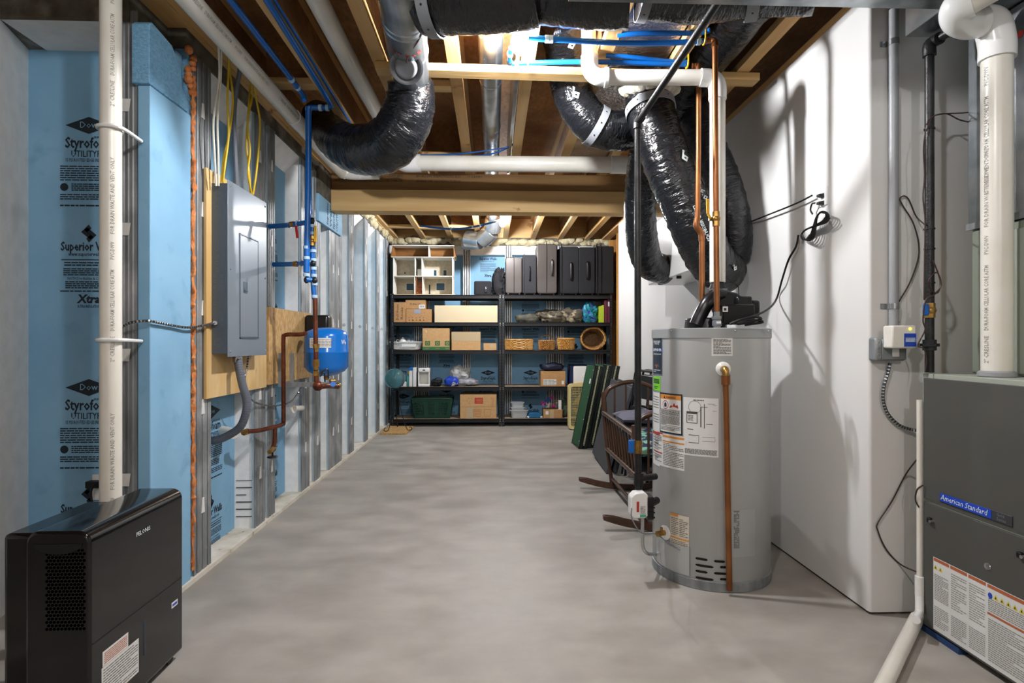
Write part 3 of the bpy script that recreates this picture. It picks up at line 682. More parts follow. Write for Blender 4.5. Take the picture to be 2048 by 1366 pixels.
G().cyl(at(495, 863, t=3.36), at(488, 865, t=3.30), .019, 8).build('brass_union', 'brass', t)
g = G(); c = at(545, 914, t=3.5); g.cyl(c, c + Z_ * .03, .006, 8); g.lathe([(.03, -.004), (.034, 0), (.03, .004), (0, .005)], c, n=12); g.build('valve_handwheel', 'blkm', t)
G().cyl(at(468, 867, t=3.2), at(446, 862, t=3.3), .03, 14).build('wall_sleeve', 'pvc', t)
g = G(); g.cyl(at(604, 816, X=XB + .13), at(586, 818, X=XB + .22), .02, 14); g.lathe([(.02, 0), (.027, 0), (.027, .01), (.012, .01)], at(586, 818, X=XB + .22), (.9, -.3, 0), 14); tag(g.build('sleeve_stub', 'pvc'), 'short cream pipe stub poking from the wall below the tank bracket', 'pipe')
c = at(628, 600, t=3.5)
t = thing('blue_manifold', 'blue tube riser with brass valves and red handle beside the breaker box', 'plumbing', at(617, 560, t=3.47))
T1 = 3.47
for pts in ([(617, 213, 3.42), (617, 300, T1), (616, 400, T1), (614, 492, T1), (613, 545, T1)], [(619, 318, 3.5), (622, 400, 3.52), (624, 440, 3.52)], [(624, 440, 3.5), (626, 560, 3.5), (629, 598, 3.5)],
            [(537, 453, 3.66), (580, 450, 3.56), (612, 445, T1)], [(545, 529, 3.66), (590, 528, 3.56), (612, 526, T1)], [(612, 559, T1), (629, 561, 3.5)]):
    G().tube(P_(pts), .006 if pts[0][0] == 619 else .0185 if pts[0][1] == 213 else .0155, 14, 3).build('blue_tube', 'pex', t)
for (x, y, tt, ax) in [(617, 218, 3.43, 'z'), (613, 495, T1, 'z'), (613, 516, T1, 'z'), (613, 550, T1, 'z'), (624, 433, 3.5, 'z'), (624, 452, 3.5, 'z'), (625, 467, 3.5, 'z'), (626, 502, 3.5, 'z'), (627, 520, 3.5, 'z'), (627, 537, 3.5, 'z'), (628, 551, 3.5, 'z'), (629, 568, 3.5, 'z'), (629, 593, 3.5, 'z'),
                    (540, 453, 3.66, 'x'), (579, 450, 3.57, 'x'), (596, 447, 3.52, 'x'), (546, 529, 3.66, 'x'), (603, 527, 3.52, 'x'), (621, 526, 3.5, 'x')]:
    c = at(x, y, t=tt); d = Z_ * .009 if ax == 'z' else X_ * .009
    G().cyl(c - d, c + d, .0205 if x < 618 and ax == 'z' else .019, 14).build('crimp_ring', 'pexl', t)
g = G()
for (x, y) in ((624, 442), (613, 560), (626, 527), (629, 561)): g.sphere(at(x, y, t=3.49), .018, 10, 6, (1, 1, 1.2))
tag(g.build('poly_fitting', 'poly', t), kind='stuff')
for (x, y, tt) in ((587, 448.5, 3.54), (593, 528, 3.54)):
    c = at(x, y, t=tt); g = G(); g.cyl(c - X_ * .022, c + X_ * .022, .017, 8); g.sphere(c, .019, 10, 6); g.build('valve_body', 'brass', t)
for (x, y) in ((625, 482), (614, 505)):
    c = at(x, y, t=3.48); g = G(); g.cyl(c - Z_ * .03, c + Z_ * .03, .016, 8); g.sphere(c, .02, 10, 6); g.build('valve_body', 'brass', t)
def handle(a, b, w, th, m, nm, par): G().bar(a, b, w, th, (0, 1, 0)).build(nm, m, par, bevel=.002)
handle(at(592, 452, t=3.5), at(595, 476, t=3.49), .017, .006, 'redp', 'red_valve_handle', t)
handle(at(599, 531, t=3.5), at(601, 553, t=3.49), .014, .006, 'cablew', 'pale_valve_handle', t)
handle(at(631, 452, t=3.46), at(631, 484, t=3.46), .018, .007, 'yelp', 'yellow_valve_handle', t)
# ---- white pipes and blue tubes along the joists
def pvc(name, P, r, label, joints=(), k=5, txt=None, m='pvc', cat='pipe', n=20):
    t = thing(name, label, cat, P[0])
    G().tube(P, r, n, k).build('pipe_body', m, t, ang=50)
    for a, b in joints: G().cyl(a, b, r + .0045, 24).build('coupling', 'pvcw', t, bevel=.001)
    if txt: g = G(); txt(g); g.build('printed_text', 'inkpipe', t, smooth=False)
    return t
Z1 = 2.60; XP = -1.26
P = [(XP, 1.2, Z1), (XP, 2.5, Z1), (XP, 3.6, Z1), (XP - .005, 4.68, Z1), (XP + .02, 4.76, Z1), (XP + .09, 4.78, Z1 - .005), (XP + .3, 4.78, Z1)]
pvc('waste_pipe', [Vector(p) for p in P], .046, 'long white waste pipe running under the joists along the foam wall', [(Vector((XP, 3.58, Z1)), Vector((XP, 3.70, Z1))), (Vector((XP + .08, 4.78, Z1)), Vector((XP + .15, 4.78, Z1)))],
    txt=lambda g: pipe_print(g, PTXT, (XP, 2.3, Z1), Y_, .046, (.8, 0, -.6), .016, .95, 2), k=4)
P = [Vector(p) for p in ((-.81, 1.2, 2.765), (-.81, 3.0, 2.765), (-.79, 3.95, 2.755), (-.775, 4.25, 2.72), (-.72, 4.38, 2.62), (-.66, 4.40, 2.588))]
pvc('waste_pipe', P, .05, 'fat white waste pipe tucked up between joists above the black flexible duct', [])
P = [at(806, 326, t=4.40), at(1262, 330, t=4.33)]
tt = lambda g: pipe_print(g, PTXT, P[0] + X_ * .2, P[1] - P[0], .063, (0, -.85, -.5), .02, .92, 2)
t = thing('waste_pipe', 'white waste pipe crossing level under the joists in front of the dropped beam', 'pipe', P[0])
G().tube(P, .060, 24, 1).build('pipe_body', 'pvc', t)
g = G(); pipe_print(g, PTXT, P[0] + X_ * .2, P[1] - P[0], .0605, (0, -.75, -.66), .02, .92, 2); g.build('printed_text', 'inkg', t, smooth=False)
G().tube([P[0] + Vector((.14, 0, 0)), P[0] + Vector((.02, 0, 0)), P[0] + Vector((-.06, -.02, .04)), P[0] + Vector((-.11, -.05, .1))], .069, 22, 5).build('elbow', 'pvcw', t, ang=60)
G().cyl(P[1] - X_ * .16, P[1] - X_ * .02, .067, 24).build('coupling', 'pvcw', t, bevel=.002)
def pexrun(label, P, r=.0158, rings=(), m='pex', clips=()):
    t = thing('blue_water_tube', label, 'tube', P[0], 0, 'blue water tubes under the joists')
    G().tube(P, r, 12, 5).build('tube_body', m, t)
    for c, d in rings: G().cyl(Vector(c) - Vector(d) * .009, Vector(c) + Vector(d) * .009, r + .004, 14).build('crimp_ring', 'pexl', t)
    for c in clips: g = G(); g.tube([Vector(c) + Vector((0, -.02 * cos(a), -.02 * sin(a))) for a in (0, .6, 1.2, 1.8, 2.4, 3.14)], .005, 6, 2); g.bar(Vector(c) + Vector((0, -.02, 0)), Vector(c) + Vector((0, -.022, .04)), .012, .004, (1, 0, 0)); g.build('pipe_clip', 'yelp' if c[0] > .9 else 'pexl', t)
    return t
pexrun('blue water tube over the foam wall, running to the top of the valve riser', [Vector(p) for p in ((-1.15, 1.4, 2.665), (-1.14, 2.4, 2.665), (-1.135, 3.32, 2.66), (-1.135, 3.42, 2.63))], rings=[((-1.135, 3.2, 2.66), Y_), ((-1.135, 3.3, 2.66), Y_)])
pexrun('blue water tube clipped beside the second joist from the foam wall', [Vector(p) for p in ((-.975, 1.4, 2.685), (-.985, 2.4, 2.675), (-1.0, 3.4, 2.655), (-1.01, 3.5, 2.63), (-1.13, 3.49, 2.62))], rings=[((-1.06, 3.49, 2.62), X_), ((-1.02, 3.5, 2.625), X_)])
pexrun('dark blue tube squeezed against the second joist, above its twin', [Vector(p) for p in ((-.965, 1.4, 2.71), (-.97, 2.4, 2.705), (-.975, 3.4, 2.69), (-.98, 3.9, 2.69))], .008)
pexrun('thin blue tube sagging behind the black flexible duct to the shiny duct', [at(x, y, t=q) for x, y, q in ((660, 296, 4.4), (700, 302, 4.45), (800, 309, 4.5), (900, 309, 4.5), (980, 300, 4.5), (1026, 288, 4.5), (1030, 240, 4.6), (1040, 170, 4.0))], .0062)
pexrun('thin blue tube looping lowest behind the level waste pipe', [at(x, y, t=q) for x, y, q in ((665, 309, 4.5), (720, 312, 4.5), (800, 311, 4.52), (930, 313, 4.53), (990, 306, 4.52), (1026, 290, 4.5))], .0062)
pexrun('blue tube with white crimp rings beyond the dropped beam', [at(x, y, t=q) for x, y, q in ((840, 452, 6.6), (900, 458, 6.5), (940, 455, 6.5), (980, 446, 6.5), (1000, 440, 6.7))], .012, rings=[(at(x, y, t=6.48), X_) for x, y in ((902, 457), (945, 454), (960, 452))])
# ---- dehumidifier
X1 = at(366, 1290, t=2.1).x; Ya = at(180, 1100, X=X1).y; Yb = at(366, 1100, X=X1).y; X0 = at(50, 1200, Y=Ya).x
H = .632
t = thing('dehumidifier', 'black glossy dehumidifier with side grille standing by the foam wall', 'dehumidifier', ((X0 + X1) / 2, (Ya + Yb) / 2, 0))
w_ = X1 - X0
def arch(w, h, r):
    P = [(w/2, 0), (w/2, h - r)] + [(w/2 - r + r*cos(RAD(a)), h - r + r*sin(RAD(a))) for a in range(15, 90, 15)] + [(w/2 - r, h), (-w/2 + r, h)]
    return P + [(-w/2 + r - r*sin(RAD(a)), h - r + r*cos(RAD(a))) for a in range(15, 90, 15)] + [(-w/2, h - r), (-w/2, 0)]
cx = (X0 + X1) / 2
G().prism(arch(w_, H - .03, .035), (cx, Ya, .03), X_, Z_, (0, Yb - Ya, 0)).build('body', 'gloss', t, bevel=.008, ang=40)
G().box(X0 - .14, X0 + .002, Ya + .09, Yb - .04, .04, H - .035).build('rear_housing', 'gloss', t, bevel=.015)
G().box(X1 - .02, X1 + .0012, Ya + .01, Yb - .01, .299, .302).build('tank_seam', 'blkm', t, smooth=False)
g = G()
gx0 = at(90, 1200, Y=Ya).x; gx1 = at(172, 1200, Y=Ya).x; gz1 = at(100, 1098, Y=Ya).z; gz0 = at(100, 1262, Y=Ya).z
nr = 24; nc = 11
for i in range(nr):
    for j in range(nc - (i % 2)):
        x = gx0 + (gx1 - gx0) * (j + .5 + .5 * (i % 2)) / nc; z = gz0 + (gz1 - gz0) * (i + .5) / nr
        g.poly([(p[0], p[1]) for p in ngon(.0046, 6)], (x, Ya - .0006, z), X_, Z_)
g.build('side_grille', mat('grille_holes', '#020202', .9, spec=0), t, smooth=False)
g = G(); g.prism([(.07 * cos(a), .03 * sin(a)) for a in [pi + pi * i / 12 for i in range(13)]], (cx, Ya + .001, H - .035), X_, Z_, (0, -.003, 0)); g.build('carry_handle', 'blkm', t)
def face_print(g, s, a, b, size, **k):
    pass
g = G(); a = at(272, 1074, X=X1); b = at(300, 1058, X=X1); g.text('PELONIS', a + X_ * .001, Y_, Z_, .014, fit=(b.y - a.y), bold=.01); g.build('printed_text', 'inkw', t, smooth=False)
for (x0_, y0_, x1_, ztop, zbot, seed, ink) in ((205, 1305, 256, None, None, 1, 'rust'), (203, 1338, 277, None, None, 2, 'inkg')):
    a = at(x0_, y0_, X=X1); b = at(x1_, y0_, X=X1); hh = .045 if seed == 1 else .11
    g = G(); g.box(X1, X1 + .0008, a.y, b.y, a.z - hh, a.z); g.mi = 1
    g.lines(Vector((X1 + .0012, a.y, a.z - hh)), Y_, Z_, .006, (b.y - a.y) - .006, .005, hh - .005, 6 if seed == 1 else 12, .0028, seed)
    g.build('warning_label', ['paper', ink], t, smooth=False)
a = at(343, 1218, X=X1); b = at(355, 1197, X=X1)
g = G(); g.box(X1, X1 + .0008, a.y, b.y, a.z, b.z); g.mi = 1; g.box(X1 + .0008, X1 + .0012, a.y + .005, b.y - .005, a.z + .006, b.z - .006); g.build('blue_sticker', ['paper', 'bluelab'], t, smooth=False)
a = at(287, 1312, X=X1); b = at(290, 1240, X=X1); G().box(X1 - .002, X1 + .002, a.y, a.y + .012, a.z, b.z).build('level_window', 'navy', t, bevel=.002)
for x in (X0 + .03, X1 - .03):
    for y in (Ya + .05, Yb - .05): G().cyl((x - .012, y, .018), (x + .012, y, .018), .018, 14).build('caster', 'blkm', t)
# socket and plugs behind it
c = at(203, 975, Y=YFB - .01); t = thing('wall_socket', 'pale socket plate half hidden behind the white drain pipe', 'socket', (c.x, YFB, c.z))
G().box(c.x - .045, c.x + .045, YFB - .008, YFB - .001, c.z - .06, c.z + .06).build('plate', 'white', t, bevel=.002)
o = G().tube([at(205, 966, Y=YFB - .02), at(190, 970, Y=YFB - .06), at(182, 985, Y=YFB - .07), at(186, 1020, Y=YFB - .08), at(190, 1060, Y=YFB - .08), at(192, 1140, Y=YFB - .1)], .005, 8, 5)
o.box(c.x - .05, c.x + .01, YFB - .045, YFB - .008, c.z + .005, c.z + .035); tag(o.build('power_cord', 'blkm'), 'black power cord and plug dropping behind the dehumidifier', 'cord')
# ================================================================ OVERHEAD DUCTS, BOARD AND PIPES
def flex(name, label, P, r, group='insulated flexible ducts', m='film', seed=1, straps=(), prints=(), wob=.055, k=9):
    P = [Vector(p) for p in P]
    t = thing(name, label, 'duct', P[0], 0, group)
    sl = G().tube(P, r, 40, k, wob=wob * .6, wf=75, seed=seed).build('duct_sleeve', m, t, ang=180)
    me = sl.data; ul = me.uv_layers.new(name='UVMap').data; C_ = catmull(P, k); Ls = [0]
    for a_, b_ in zip(C_, C_[1:]): Ls.append(Ls[-1] + (b_ - a_).length)
    for pl in me.polygons:
        js = [me.loops[l].vertex_index % 40 for l in pl.loop_indices]; wrap_ = max(js) - min(js) > 20
        for l, j in zip(pl.loop_indices, js):
            i_ = min(me.loops[l].vertex_index // 40, len(Ls) - 1); ul[l].uv = (Ls[i_] + seed, (40 if wrap_ and j == 0 else j) / 40 * 2)
    F = frames(catmull(P, 12)); n = len(F)
    for s, wd in straps:
        p, d, u, v = F[int(s * (n - 1))]
        g = G(); g.lathe([(r * 1.04, -wd/2), (r * 1.07, -wd/2), (r * 1.07, wd/2), (r * 1.04, wd/2)], p, d, 30)
        sp = g.build('hanger_strap', 'strap', t)
        g = G()
        for j in range(10):
            a = 2*pi*j/10; uu, vv, dd = cyl_axis(d); o = p + (uu*cos(a) + vv*sin(a)) * (r * 1.071)
            g.poly(ngon(.005, 6), o + (uu*cos(a) + vv*sin(a)) * .0012, dd, (-uu*sin(a) + vv*cos(a)))
        tag(g.build('strap_hole', 'blkm', sp, smooth=False), kind='stuff')
    if prints:
        g = G()
        for (txt_, s, size, out, sgn, off) in prints:
            p, d, u, v = F[int(s * (n - 1))]
            f = pipefn(p + d * off, d * sgn, r * 1.065, out)
            g.text(txt_, 0, 0, 0, size, 'c', bold=.03, fn=(lambda x, y, f=f: f(-y, x)) if txt_ == '6' else f)
        g.build('printed_text', 'inkw', t, smooth=False)
    return t
# round sheet-metal duct and dangling cap
A = at(803, -10, t=2.30); B = at(821, 148, t=3.0)
t = thing('round_duct', 'round galvanised sheet duct ending in a grey dish above the black flexible duct', 'duct', A)
G().tube([A - Y_ * .9, A, B], .098, 36, 1).build('duct_body', 'duct', t, ang=50)
for s in (.2, .26, .62):
    c = A.lerp(B, s); d = (B - A).normalized(); G().lathe([(.098, -.006), (.102, 0), (.098, .006)], c, d, 36).build('bead_ring', 'duct', t)
c = at(811, 84, t=2.62) ; g = G(); g.box(c.x - .02, c.x + .045, c.y - .01, c.y + .08, c.z - .012, c.z + .0); g.build('damper_clip', 'duct', t, bevel=.003)
g = G(); rnd = random.Random(2); c = A.lerp(B, .42); d = (B - A).normalized(); f = pipefn(c, d, .0985, (0, -.7, -.7))
for k in range(26): 
    x = rnd.uniform(-.02, .02) ; y = rnd.uniform(-.08, .08); g.add([f(x, y), f(x + .01, y + .002), f(x + .012, y + .008), f(x + .002, y + .006)], [(0, 1, 2, 3)])
g.build('red_marking', 'red', t, smooth=False)
c = at(813, 134, t=2.70); ax = (0.03, -.75, -.66)
g = G(); g.lathe([(.078, .0), (.080, .008), (.072, .010), (.056, -.004), (.052, .016), (.038, .024), (0, .026)], c, ax, 36)
o = tag(g.build('grey_dish', 'panelside', ang=50), 'grey round dish hanging by a cord at the end of the sheet duct', 'duct cap')
o.data.materials[0] = mat('grey_dish_plastic', '#83858a', .4)
tag(G().tube([at(880, -20, t=2.3), at(862, 25, t=2.4), at(838, 78, t=2.5), at(818, 108, t=2.6), at(812, 128, t=2.68)], .004, 8, 6).build('dish_cord', 'brownw'), 'dark cord holding the grey dish', 'cord')
out = Vector((0, -.9, -.3))
flex('flexible_duct', 'shiny black flexible duct hanging in a deep U over the walkway from the grey dish', [at(x, y, t=q) for x, y, q in ((818, 158, 3.06), (822, 190, 3.1), (812, 240, 3.14), (778, 288, 3.2), (730, 300, 3.3), (690, 290, 3.5), (660, 266, 3.75), (638, 234, 3.95))],
     lambda s: .118 + .03 * sin(pi * min(1, s * 1.15)), seed=4)
flex('flexible_duct', 'big black flexible duct with grey strap, hanging just before the near bulb', [at(845, -12, t=2.35), at(880, -14, t=2.33), at(950, -16, t=2.32), at(1030, -22, t=2.31), at(1066, -30, t=2.3)], .158, seed=8, straps=((.19, .05),), wob=.02)
flex('flexible_duct', 'black flexible duct end with torn edge beside the strapped one', [at(1088, -32, t=2.32), at(1130, -28, t=2.3), at(1200, -22, t=2.28), at(1262, -24, t=2.26)], .150, seed=9, wob=.025)
flex('flexible_duct', 'black flexible duct slung in straps over the gas pipe toward the tall white wall', [at(1286, -36, t=2.42), at(1380, -26, t=2.42), at(1470, -34, t=2.4), at(1560, -44, t=2.35), at(1640, -48, t=2.3)], .145, seed=10, straps=((.04, .04), (.62, .05)), wob=.03)
flex('flexible_duct', 'black flexible duct marked 6, dropping between joists behind the cross board', [at(x, y, t=q) for x, y, q in ((1118, 30, 3.0), (1130, 90, 3.2), (1137, 150, 3.34), (1152, 205, 3.38), (1192, 252, 3.4), (1245, 262, 3.45), (1290, 240, 3.55))], .118, seed=5,
     straps=((.68, .045),), prints=(('6', .10, .075, out, 1, 0), ('R-6.0', .27, .035, out, 1, .03), ('6', .50, .07, out, 1, 0)))
flex('flexible_duct', 'long black flexible duct marked 6, leaning from the ceiling behind the copper pipes', [at(x, y, t=q) for x, y, q in ((1297, 188, 3.32), (1303, 230, 3.27), (1334, 325, 3.24), (1366, 400, 3.24), (1398, 475, 3.26), (1426, 528, 3.34), (1448, 545, 3.5))], .135, seed=6,
     straps=((.15, .05),), prints=(('6', .38, .07, (.35, -.9, 0), 1, 0), ('R-6.0', .5, .04, (.4, -.9, 0), 1, 0), ('LISTED AIR DUCT', .62, .02, (-.15, -.9, 0), 1, 0), ('UL 181 CLASS 1', .66, .02, (-.15, -.9, 0), 1, 0), ('6', .86, .05, (.1, -.9, 0), 1, 0)))
flex('flexible_duct', 'black flexible duct sagging into the near end of the white ventilator box', [at(x, y, t=q) for x, y, q in ((1292, 300, 3.75), (1283, 370, 3.85), (1280, 430, 3.95), (1286, 490, 4.05), (1300, 528, 4.2), (1330, 540, 4.3))], .112, seed=7)
flex('flexible_duct', 'greyish flexible duct bulging against the white wall behind the copper pipes', [at(x, y, t=q) for x, y, q in ((1380, 215, 3.6), (1411, 285, 3.53), (1440, 350, 3.5), (1461, 420, 3.48), (1468, 480, 3.52), (1464, 520, 3.6))], .108, m='filmg', seed=12)
flex('flexible_duct', 'black flexible duct lying up in the joist bay next to the sloping rim timber', [(1.21, 2.2, 2.80), (1.21, 2.8, 2.80), (1.2, 3.4, 2.78), (1.17, 3.62, 2.68)], .135, seed=13)
g = G(); rnd = random.Random(4)
for k in range(16):
    a = 2*pi*k/16; c = at(1300 + 44*cos(a), 180 + 6*sin(a), t=3.28 + .1*sin(a)); g.sphere(c, rnd.uniform(.028, .05), 8, 6, (1.3, 1, .9))
tag(g.build('glass_wool_collar', 'fluff'), 'torn white glass wool ringing the top of the leaning duct', 'insulation', kind='stuff')
# shiny duct in joist bay, far elbow
t = thing('round_duct', 'long shiny round duct running between joists over the dropped beam', 'duct', (-.01, 2.4, 2.80))
G().tube([(-.01, 2.3, 2.80), (-.01, 7.3, 2.80)], .068, 30, 1).build('duct_body', 'duct', t)
for y in (2.9, 3.45, 4.2, 5.0): G().lathe([(.068, -.006), (.072, 0), (.068, .006)], (-.01, y, 2.80), (0, 1, 0), 30).build('bead_ring', 'duct', t)
t = thing('duct_elbow', 'silver segmented duct elbow turning down at the back wall above the doll house', 'duct', at(950, 480, t=7.6))
P = [at(x, y, t=q) for x, y, q in ((988, 436, 7.4), (984, 462, 7.5), (962, 482, 7.6), (934, 478, 7.7))]
for i, (a, b) in enumerate(zip(P, P[1:])):
    G().cyl(a, b, .115, 24).build('elbow_gore', 'duct', t, bevel=.006)
G().cyl(at(938, 480, t=7.8), at(938, 497, t=7.8), .11, 24).build('duct_collar', 'galv', t)
g = G(); g.box(.13, .15, 3.1, 5.05, 2.70, 2.99); tag(g.build('metal_joist_panning', 'duct', smooth=False), 'thin galvanised strip fixed beside the joist near the shiny duct', 'duct strip')
# foil sheets
o = G().box(.64, .965, 2.45, 5.05, 2.745, 2.75).build('foil_insulation', 'foil', smooth=False); tag(o, 'silver foil sheet closing the joist bay over the blue tubes', 'insulation')
o = G().box(1.05, 1.37, 2.6, 3.0, 2.90, 2.905).build('foil_insulation', 'foil', smooth=False); tag(o, 'silver foil sheet high above the black duct in the joist bay', 'insulation')
a = at(1132, 345, Y=5.10); b = at(1206, 370, Y=5.10)
g = G(); g.box(a.x, b.x, 5.10, 5.12, b.z, 2.69); tag(g.build('bubble_foil', 'foil', bevel=.006), 'crumpled silver bubble wrap tucked over the beam', 'insulation')
a = at(1080, 430, Y=5.6); b = at(1150, 440, Y=5.6)
g = G(); g.box(a.x, b.x, 5.4, 6.0, 2.68, 2.70); tag(g.build('black_flap', 'fabricg', smooth=False), 'dark sheet stapled under the joists beyond the beam', 'sheet')
# cross board
BA = at(750, 137, Z=2.655); BB = at(1520, 160, Z=2.655)
g = G(); d = (BB - BA).normalized(); n = Vector((-d.y, d.x, 0))
g.hexa([BA, BB, BB + n * .088, BA + n * .088] + [p + Z_ * .042 for p in (BA, BB, BB + n * .088, BA + n * .088)])
o = g.build('cross_board', 'pinex', bevel=.002); tag(o, 'pale pine board nailed across under the joists', 'board')
# blue tubes to the heater
z = 2.655
def zt_(x, y, zz=z): return at(x, y, Z=zz)
pexrun('blue water tube with white rings nearest the bulb, running to the copper elbow', [zt_(1056, 76), zt_(1130, 80), zt_(1240, 86), zt_(1330, 86), zt_(1412, 82)], .0135, rings=[(zt_(1094, 78), X_), (zt_(1102, 78.5), X_), (zt_(1397, 83), X_)], clips=[zt_(1408, 80)])
pexrun('blue water tube lying along the cross board from its black corner fitting', [zt_(1022, 96, 2.66), zt_(1019, 120, 2.66), zt_(1024, 127, 2.66), zt_(1060, 126, 2.66), zt_(1200, 124, 2.66), zt_(1372, 130, 2.66)], .0125, rings=[(zt_(1033, 127, 2.66), X_), (zt_(1020, 108, 2.66), Y_)], clips=[zt_(1056, 125, 2.66), zt_(1374, 128, 2.66)])
pexrun('blue tube bowed under the foil sheet, the upper of two', [zt_(1235, 70, 2.70), zt_(1300, 66, 2.69), zt_(1395, 66, 2.69), zt_(1420, 60, 2.69)], .012)
pexrun('blue tube bowed under the foil sheet, the lower of two', [zt_(1212, 112, 2.69), zt_(1260, 114, 2.685), zt_(1330, 122, 2.68), zt_(1375, 124, 2.68)], .012)
g = G(); g.sphere(zt_(1019, 124, 2.66), .018, 10, 6); tag(g.build('corner_fitting', 'poly'), 'black corner fitting joining blue tubes below the bulb', 'fitting')
# vent pipe to the water heater
HX, HY, HR, HH = 1.131, 2.879, .2896, 1.245
Z2 = 2.547; T2 = 2.93
P = [at(1177, 60, t=2.95), at(1179, 112, t=2.93), at(1181, 138, t=2.93), at(1195, 153, t=2.93), at(1220, 155, t=2.93), at(1300, 155, t=2.92), at(1400, 155, t=2.90), at(1424, 158, t=2.9), at(1434, 172, t=2.9), at(1435, 200, t=2.9), at(1435, 565, t=2.9)]
t = thing('vent_pipe', 'white vent pipe crossing under the board then dropping to the water heater', 'pipe', P[-1])
VR = .039
G().tube(P[:3], VR, 22, 1).build('pipe_body', 'pvc', t)
G().tube(P[1:5], VR + .006, 22, 5).build('elbow', 'pvcw', t, ang=60)
G().tube(P[4:7], VR, 22, 1).build('pipe_body', 'pvc', t)
G().tube([P[6] - X_ * .0, P[7], P[8], P[9]], VR + .006, 22, 5).build('elbow', 'pvcw', t, ang=60)
G().tube(P[8:], VR, 22, 1).build('pipe_body', 'pvc', t)
G().cyl(at(1208, 155, t=2.93), at(1216, 155, t=2.93), VR + .012, 22).build('coupling', 'pvcw', t, bevel=.002)
# copper pipes
t = thing('copper_pipe', 'bright copper pipe kinked halfway, passing behind the vent to the heater top', 'pipe', at(1404, 640, t=2.93), 0, 'copper pipes to the water heater')
P = [(1384, 132, 3.0), (1392, 133, 3.0), (1397, 142, 2.98), (1397, 300, 2.94), (1395, 436, 2.93), (1393, 452, 2.93), (1402, 466, 2.93), (1404, 482, 2.93), (1404, 570, 2.93), (1404, 652, 2.93)]
G().tube(P_(P[:4]), .0135, 14, 3).build('pipe_body', 'copper', t); G().tube(P_(P[3:5]), .0135, 14, 1).build('pipe_body', 'copper', t)
G().tube(P_(P[4:8]), .0165, 14, 5).build('offset_bend', 'copper', t, ang=60); G().tube(P_(P[7:]), .0145, 14, 1).build('pipe_body', 'copper', t)
t = thing('copper_pipe', 'copper pipe with brass ball valve and yellow lever before the white vent', 'pipe', at(1434, 640, t=2.72), 0, 'copper pipes to the water heater')
G().tube(P_([(1412, 82, 2.755), (1422, 80, 2.75), (1429, 84, 2.74), (1430, 96, 2.72)]), .016, 14, 5).build('elbow', 'copper', t, ang=60)
G().tube(P_([(1430, 94, 2.72), (1432, 425, 2.72)]), .0135, 14, 1).build('pipe_body', 'copper', t); G().tube(P_([(1432, 450, 2.72), (1434, 630, 2.72)]), .0135, 14, 1).build('pipe_body', 'copper', t)
c = at(1432, 438, t=2.72); g = G(); g.cyl(c - Z_ * .035, c + Z_ * .035, .018, 8); g.sphere(c, .021, 12, 8); g.cyl(c, c - X_ * .035, .01, 10); g.build('ball_valve', 'brass', t)
g = G(); a = at(1421, 437, t=2.7); b = at(1416, 428, t=2.7); e = at(1415, 398, t=2.7); g.bar(a, b, .012, .006, (0, 1, 0)); g.bar(b, e, .015, .006, (0, 1, 0)); g.build('yellow_valve_lever', 'yelp', t, bevel=.002)
c = at(1434, 640, t=2.72); G().lathe([(.018, -.05), (.018, -.03), (.024, -.028), (.024, -.005), (.02, 0), (.026, .004), (.026, .018), (.016, .02), (.016, .04)], c, n=6).build('union_nut', 'steel', t)
# gas pipe
t = thing('gas_pipe', 'black iron gas pipe sloping from the ceiling then dropping before the rocking cradle', 'pipe', at(1277, 990, t=2.75))
G().tube(P_([(1448, -14, 2.2), (1279, 240, 2.73)]), .0165, 14, 1).build('pipe_body', 'iron', t)
G().tube(P_([(1283, 234, 2.72), (1276, 244, 2.75), (1275, 258, 2.75)]), .022, 14, 4).build('elbow', 'iron', t)
G().tube(P_([(1275, 252, 2.75), (1276, 880, 2.75)]), .0165, 14, 1).build('pipe_body', 'iron', t)
G().tube(P_([(1276, 905, 2.75), (1277, 982, 2.75)]), .0165, 14, 1).build('pipe_body', 'iron', t)
g = G(); c = at(1276, 893, t=2.75); g.cyl(c - Z_ * .032, c + Z_ * .032, .021, 8); g.build('brass_valve', 'brass', t)
G().box(c.x - .05, c.x - .022, c.y - .02, c.y - .005, c.z - .03, c.z + .035).build('blue_valve_lever', 'bluep', t, bevel=.005)
g = G(); c = at(1277, 958, t=2.75); g.cyl(c - Z_ * .03, c + Z_ * .03, .024, 12); g.cyl(c, c + Vector((.1, .05, -.0)), .016, 12); g.build('pipe_tee', 'iron', t)
# ventilator box
xa_, xb_ = 1.323, 1.62; ya_, yb_ = 3.76, 4.72; za_, zb_ = 1.658, 2.15
t = thing('ventilator_box', 'white box ventilator hung on the white wall between black ducts', 'ventilator', ((xa_ + xb_) / 2, (ya_ + yb_) / 2, za_))
G().box(xa_, xb_, ya_, yb_, za_, zb_).build('casing', 'pvcw', t, bevel=.008)
G().box(xa_ + .1, xa_ + .103, ya_ - .001, ya_ + .3, za_ + .0, zb_).build('casing_seam', 'strap', t)
for y in (4.05, 4.5): G().cyl((xa_ + .04, y, za_ - .018), (xa_ + .04, y, za_), .018, 12).build('rubber_foot', 'rubber', t)
g = G(); g.text('RSO', (xa_ - .001, yb_ - .06, za_ + .13), -Y_, Z_, .03, bold=.02); g.build('printed_text', 'rust', t, smooth=False)
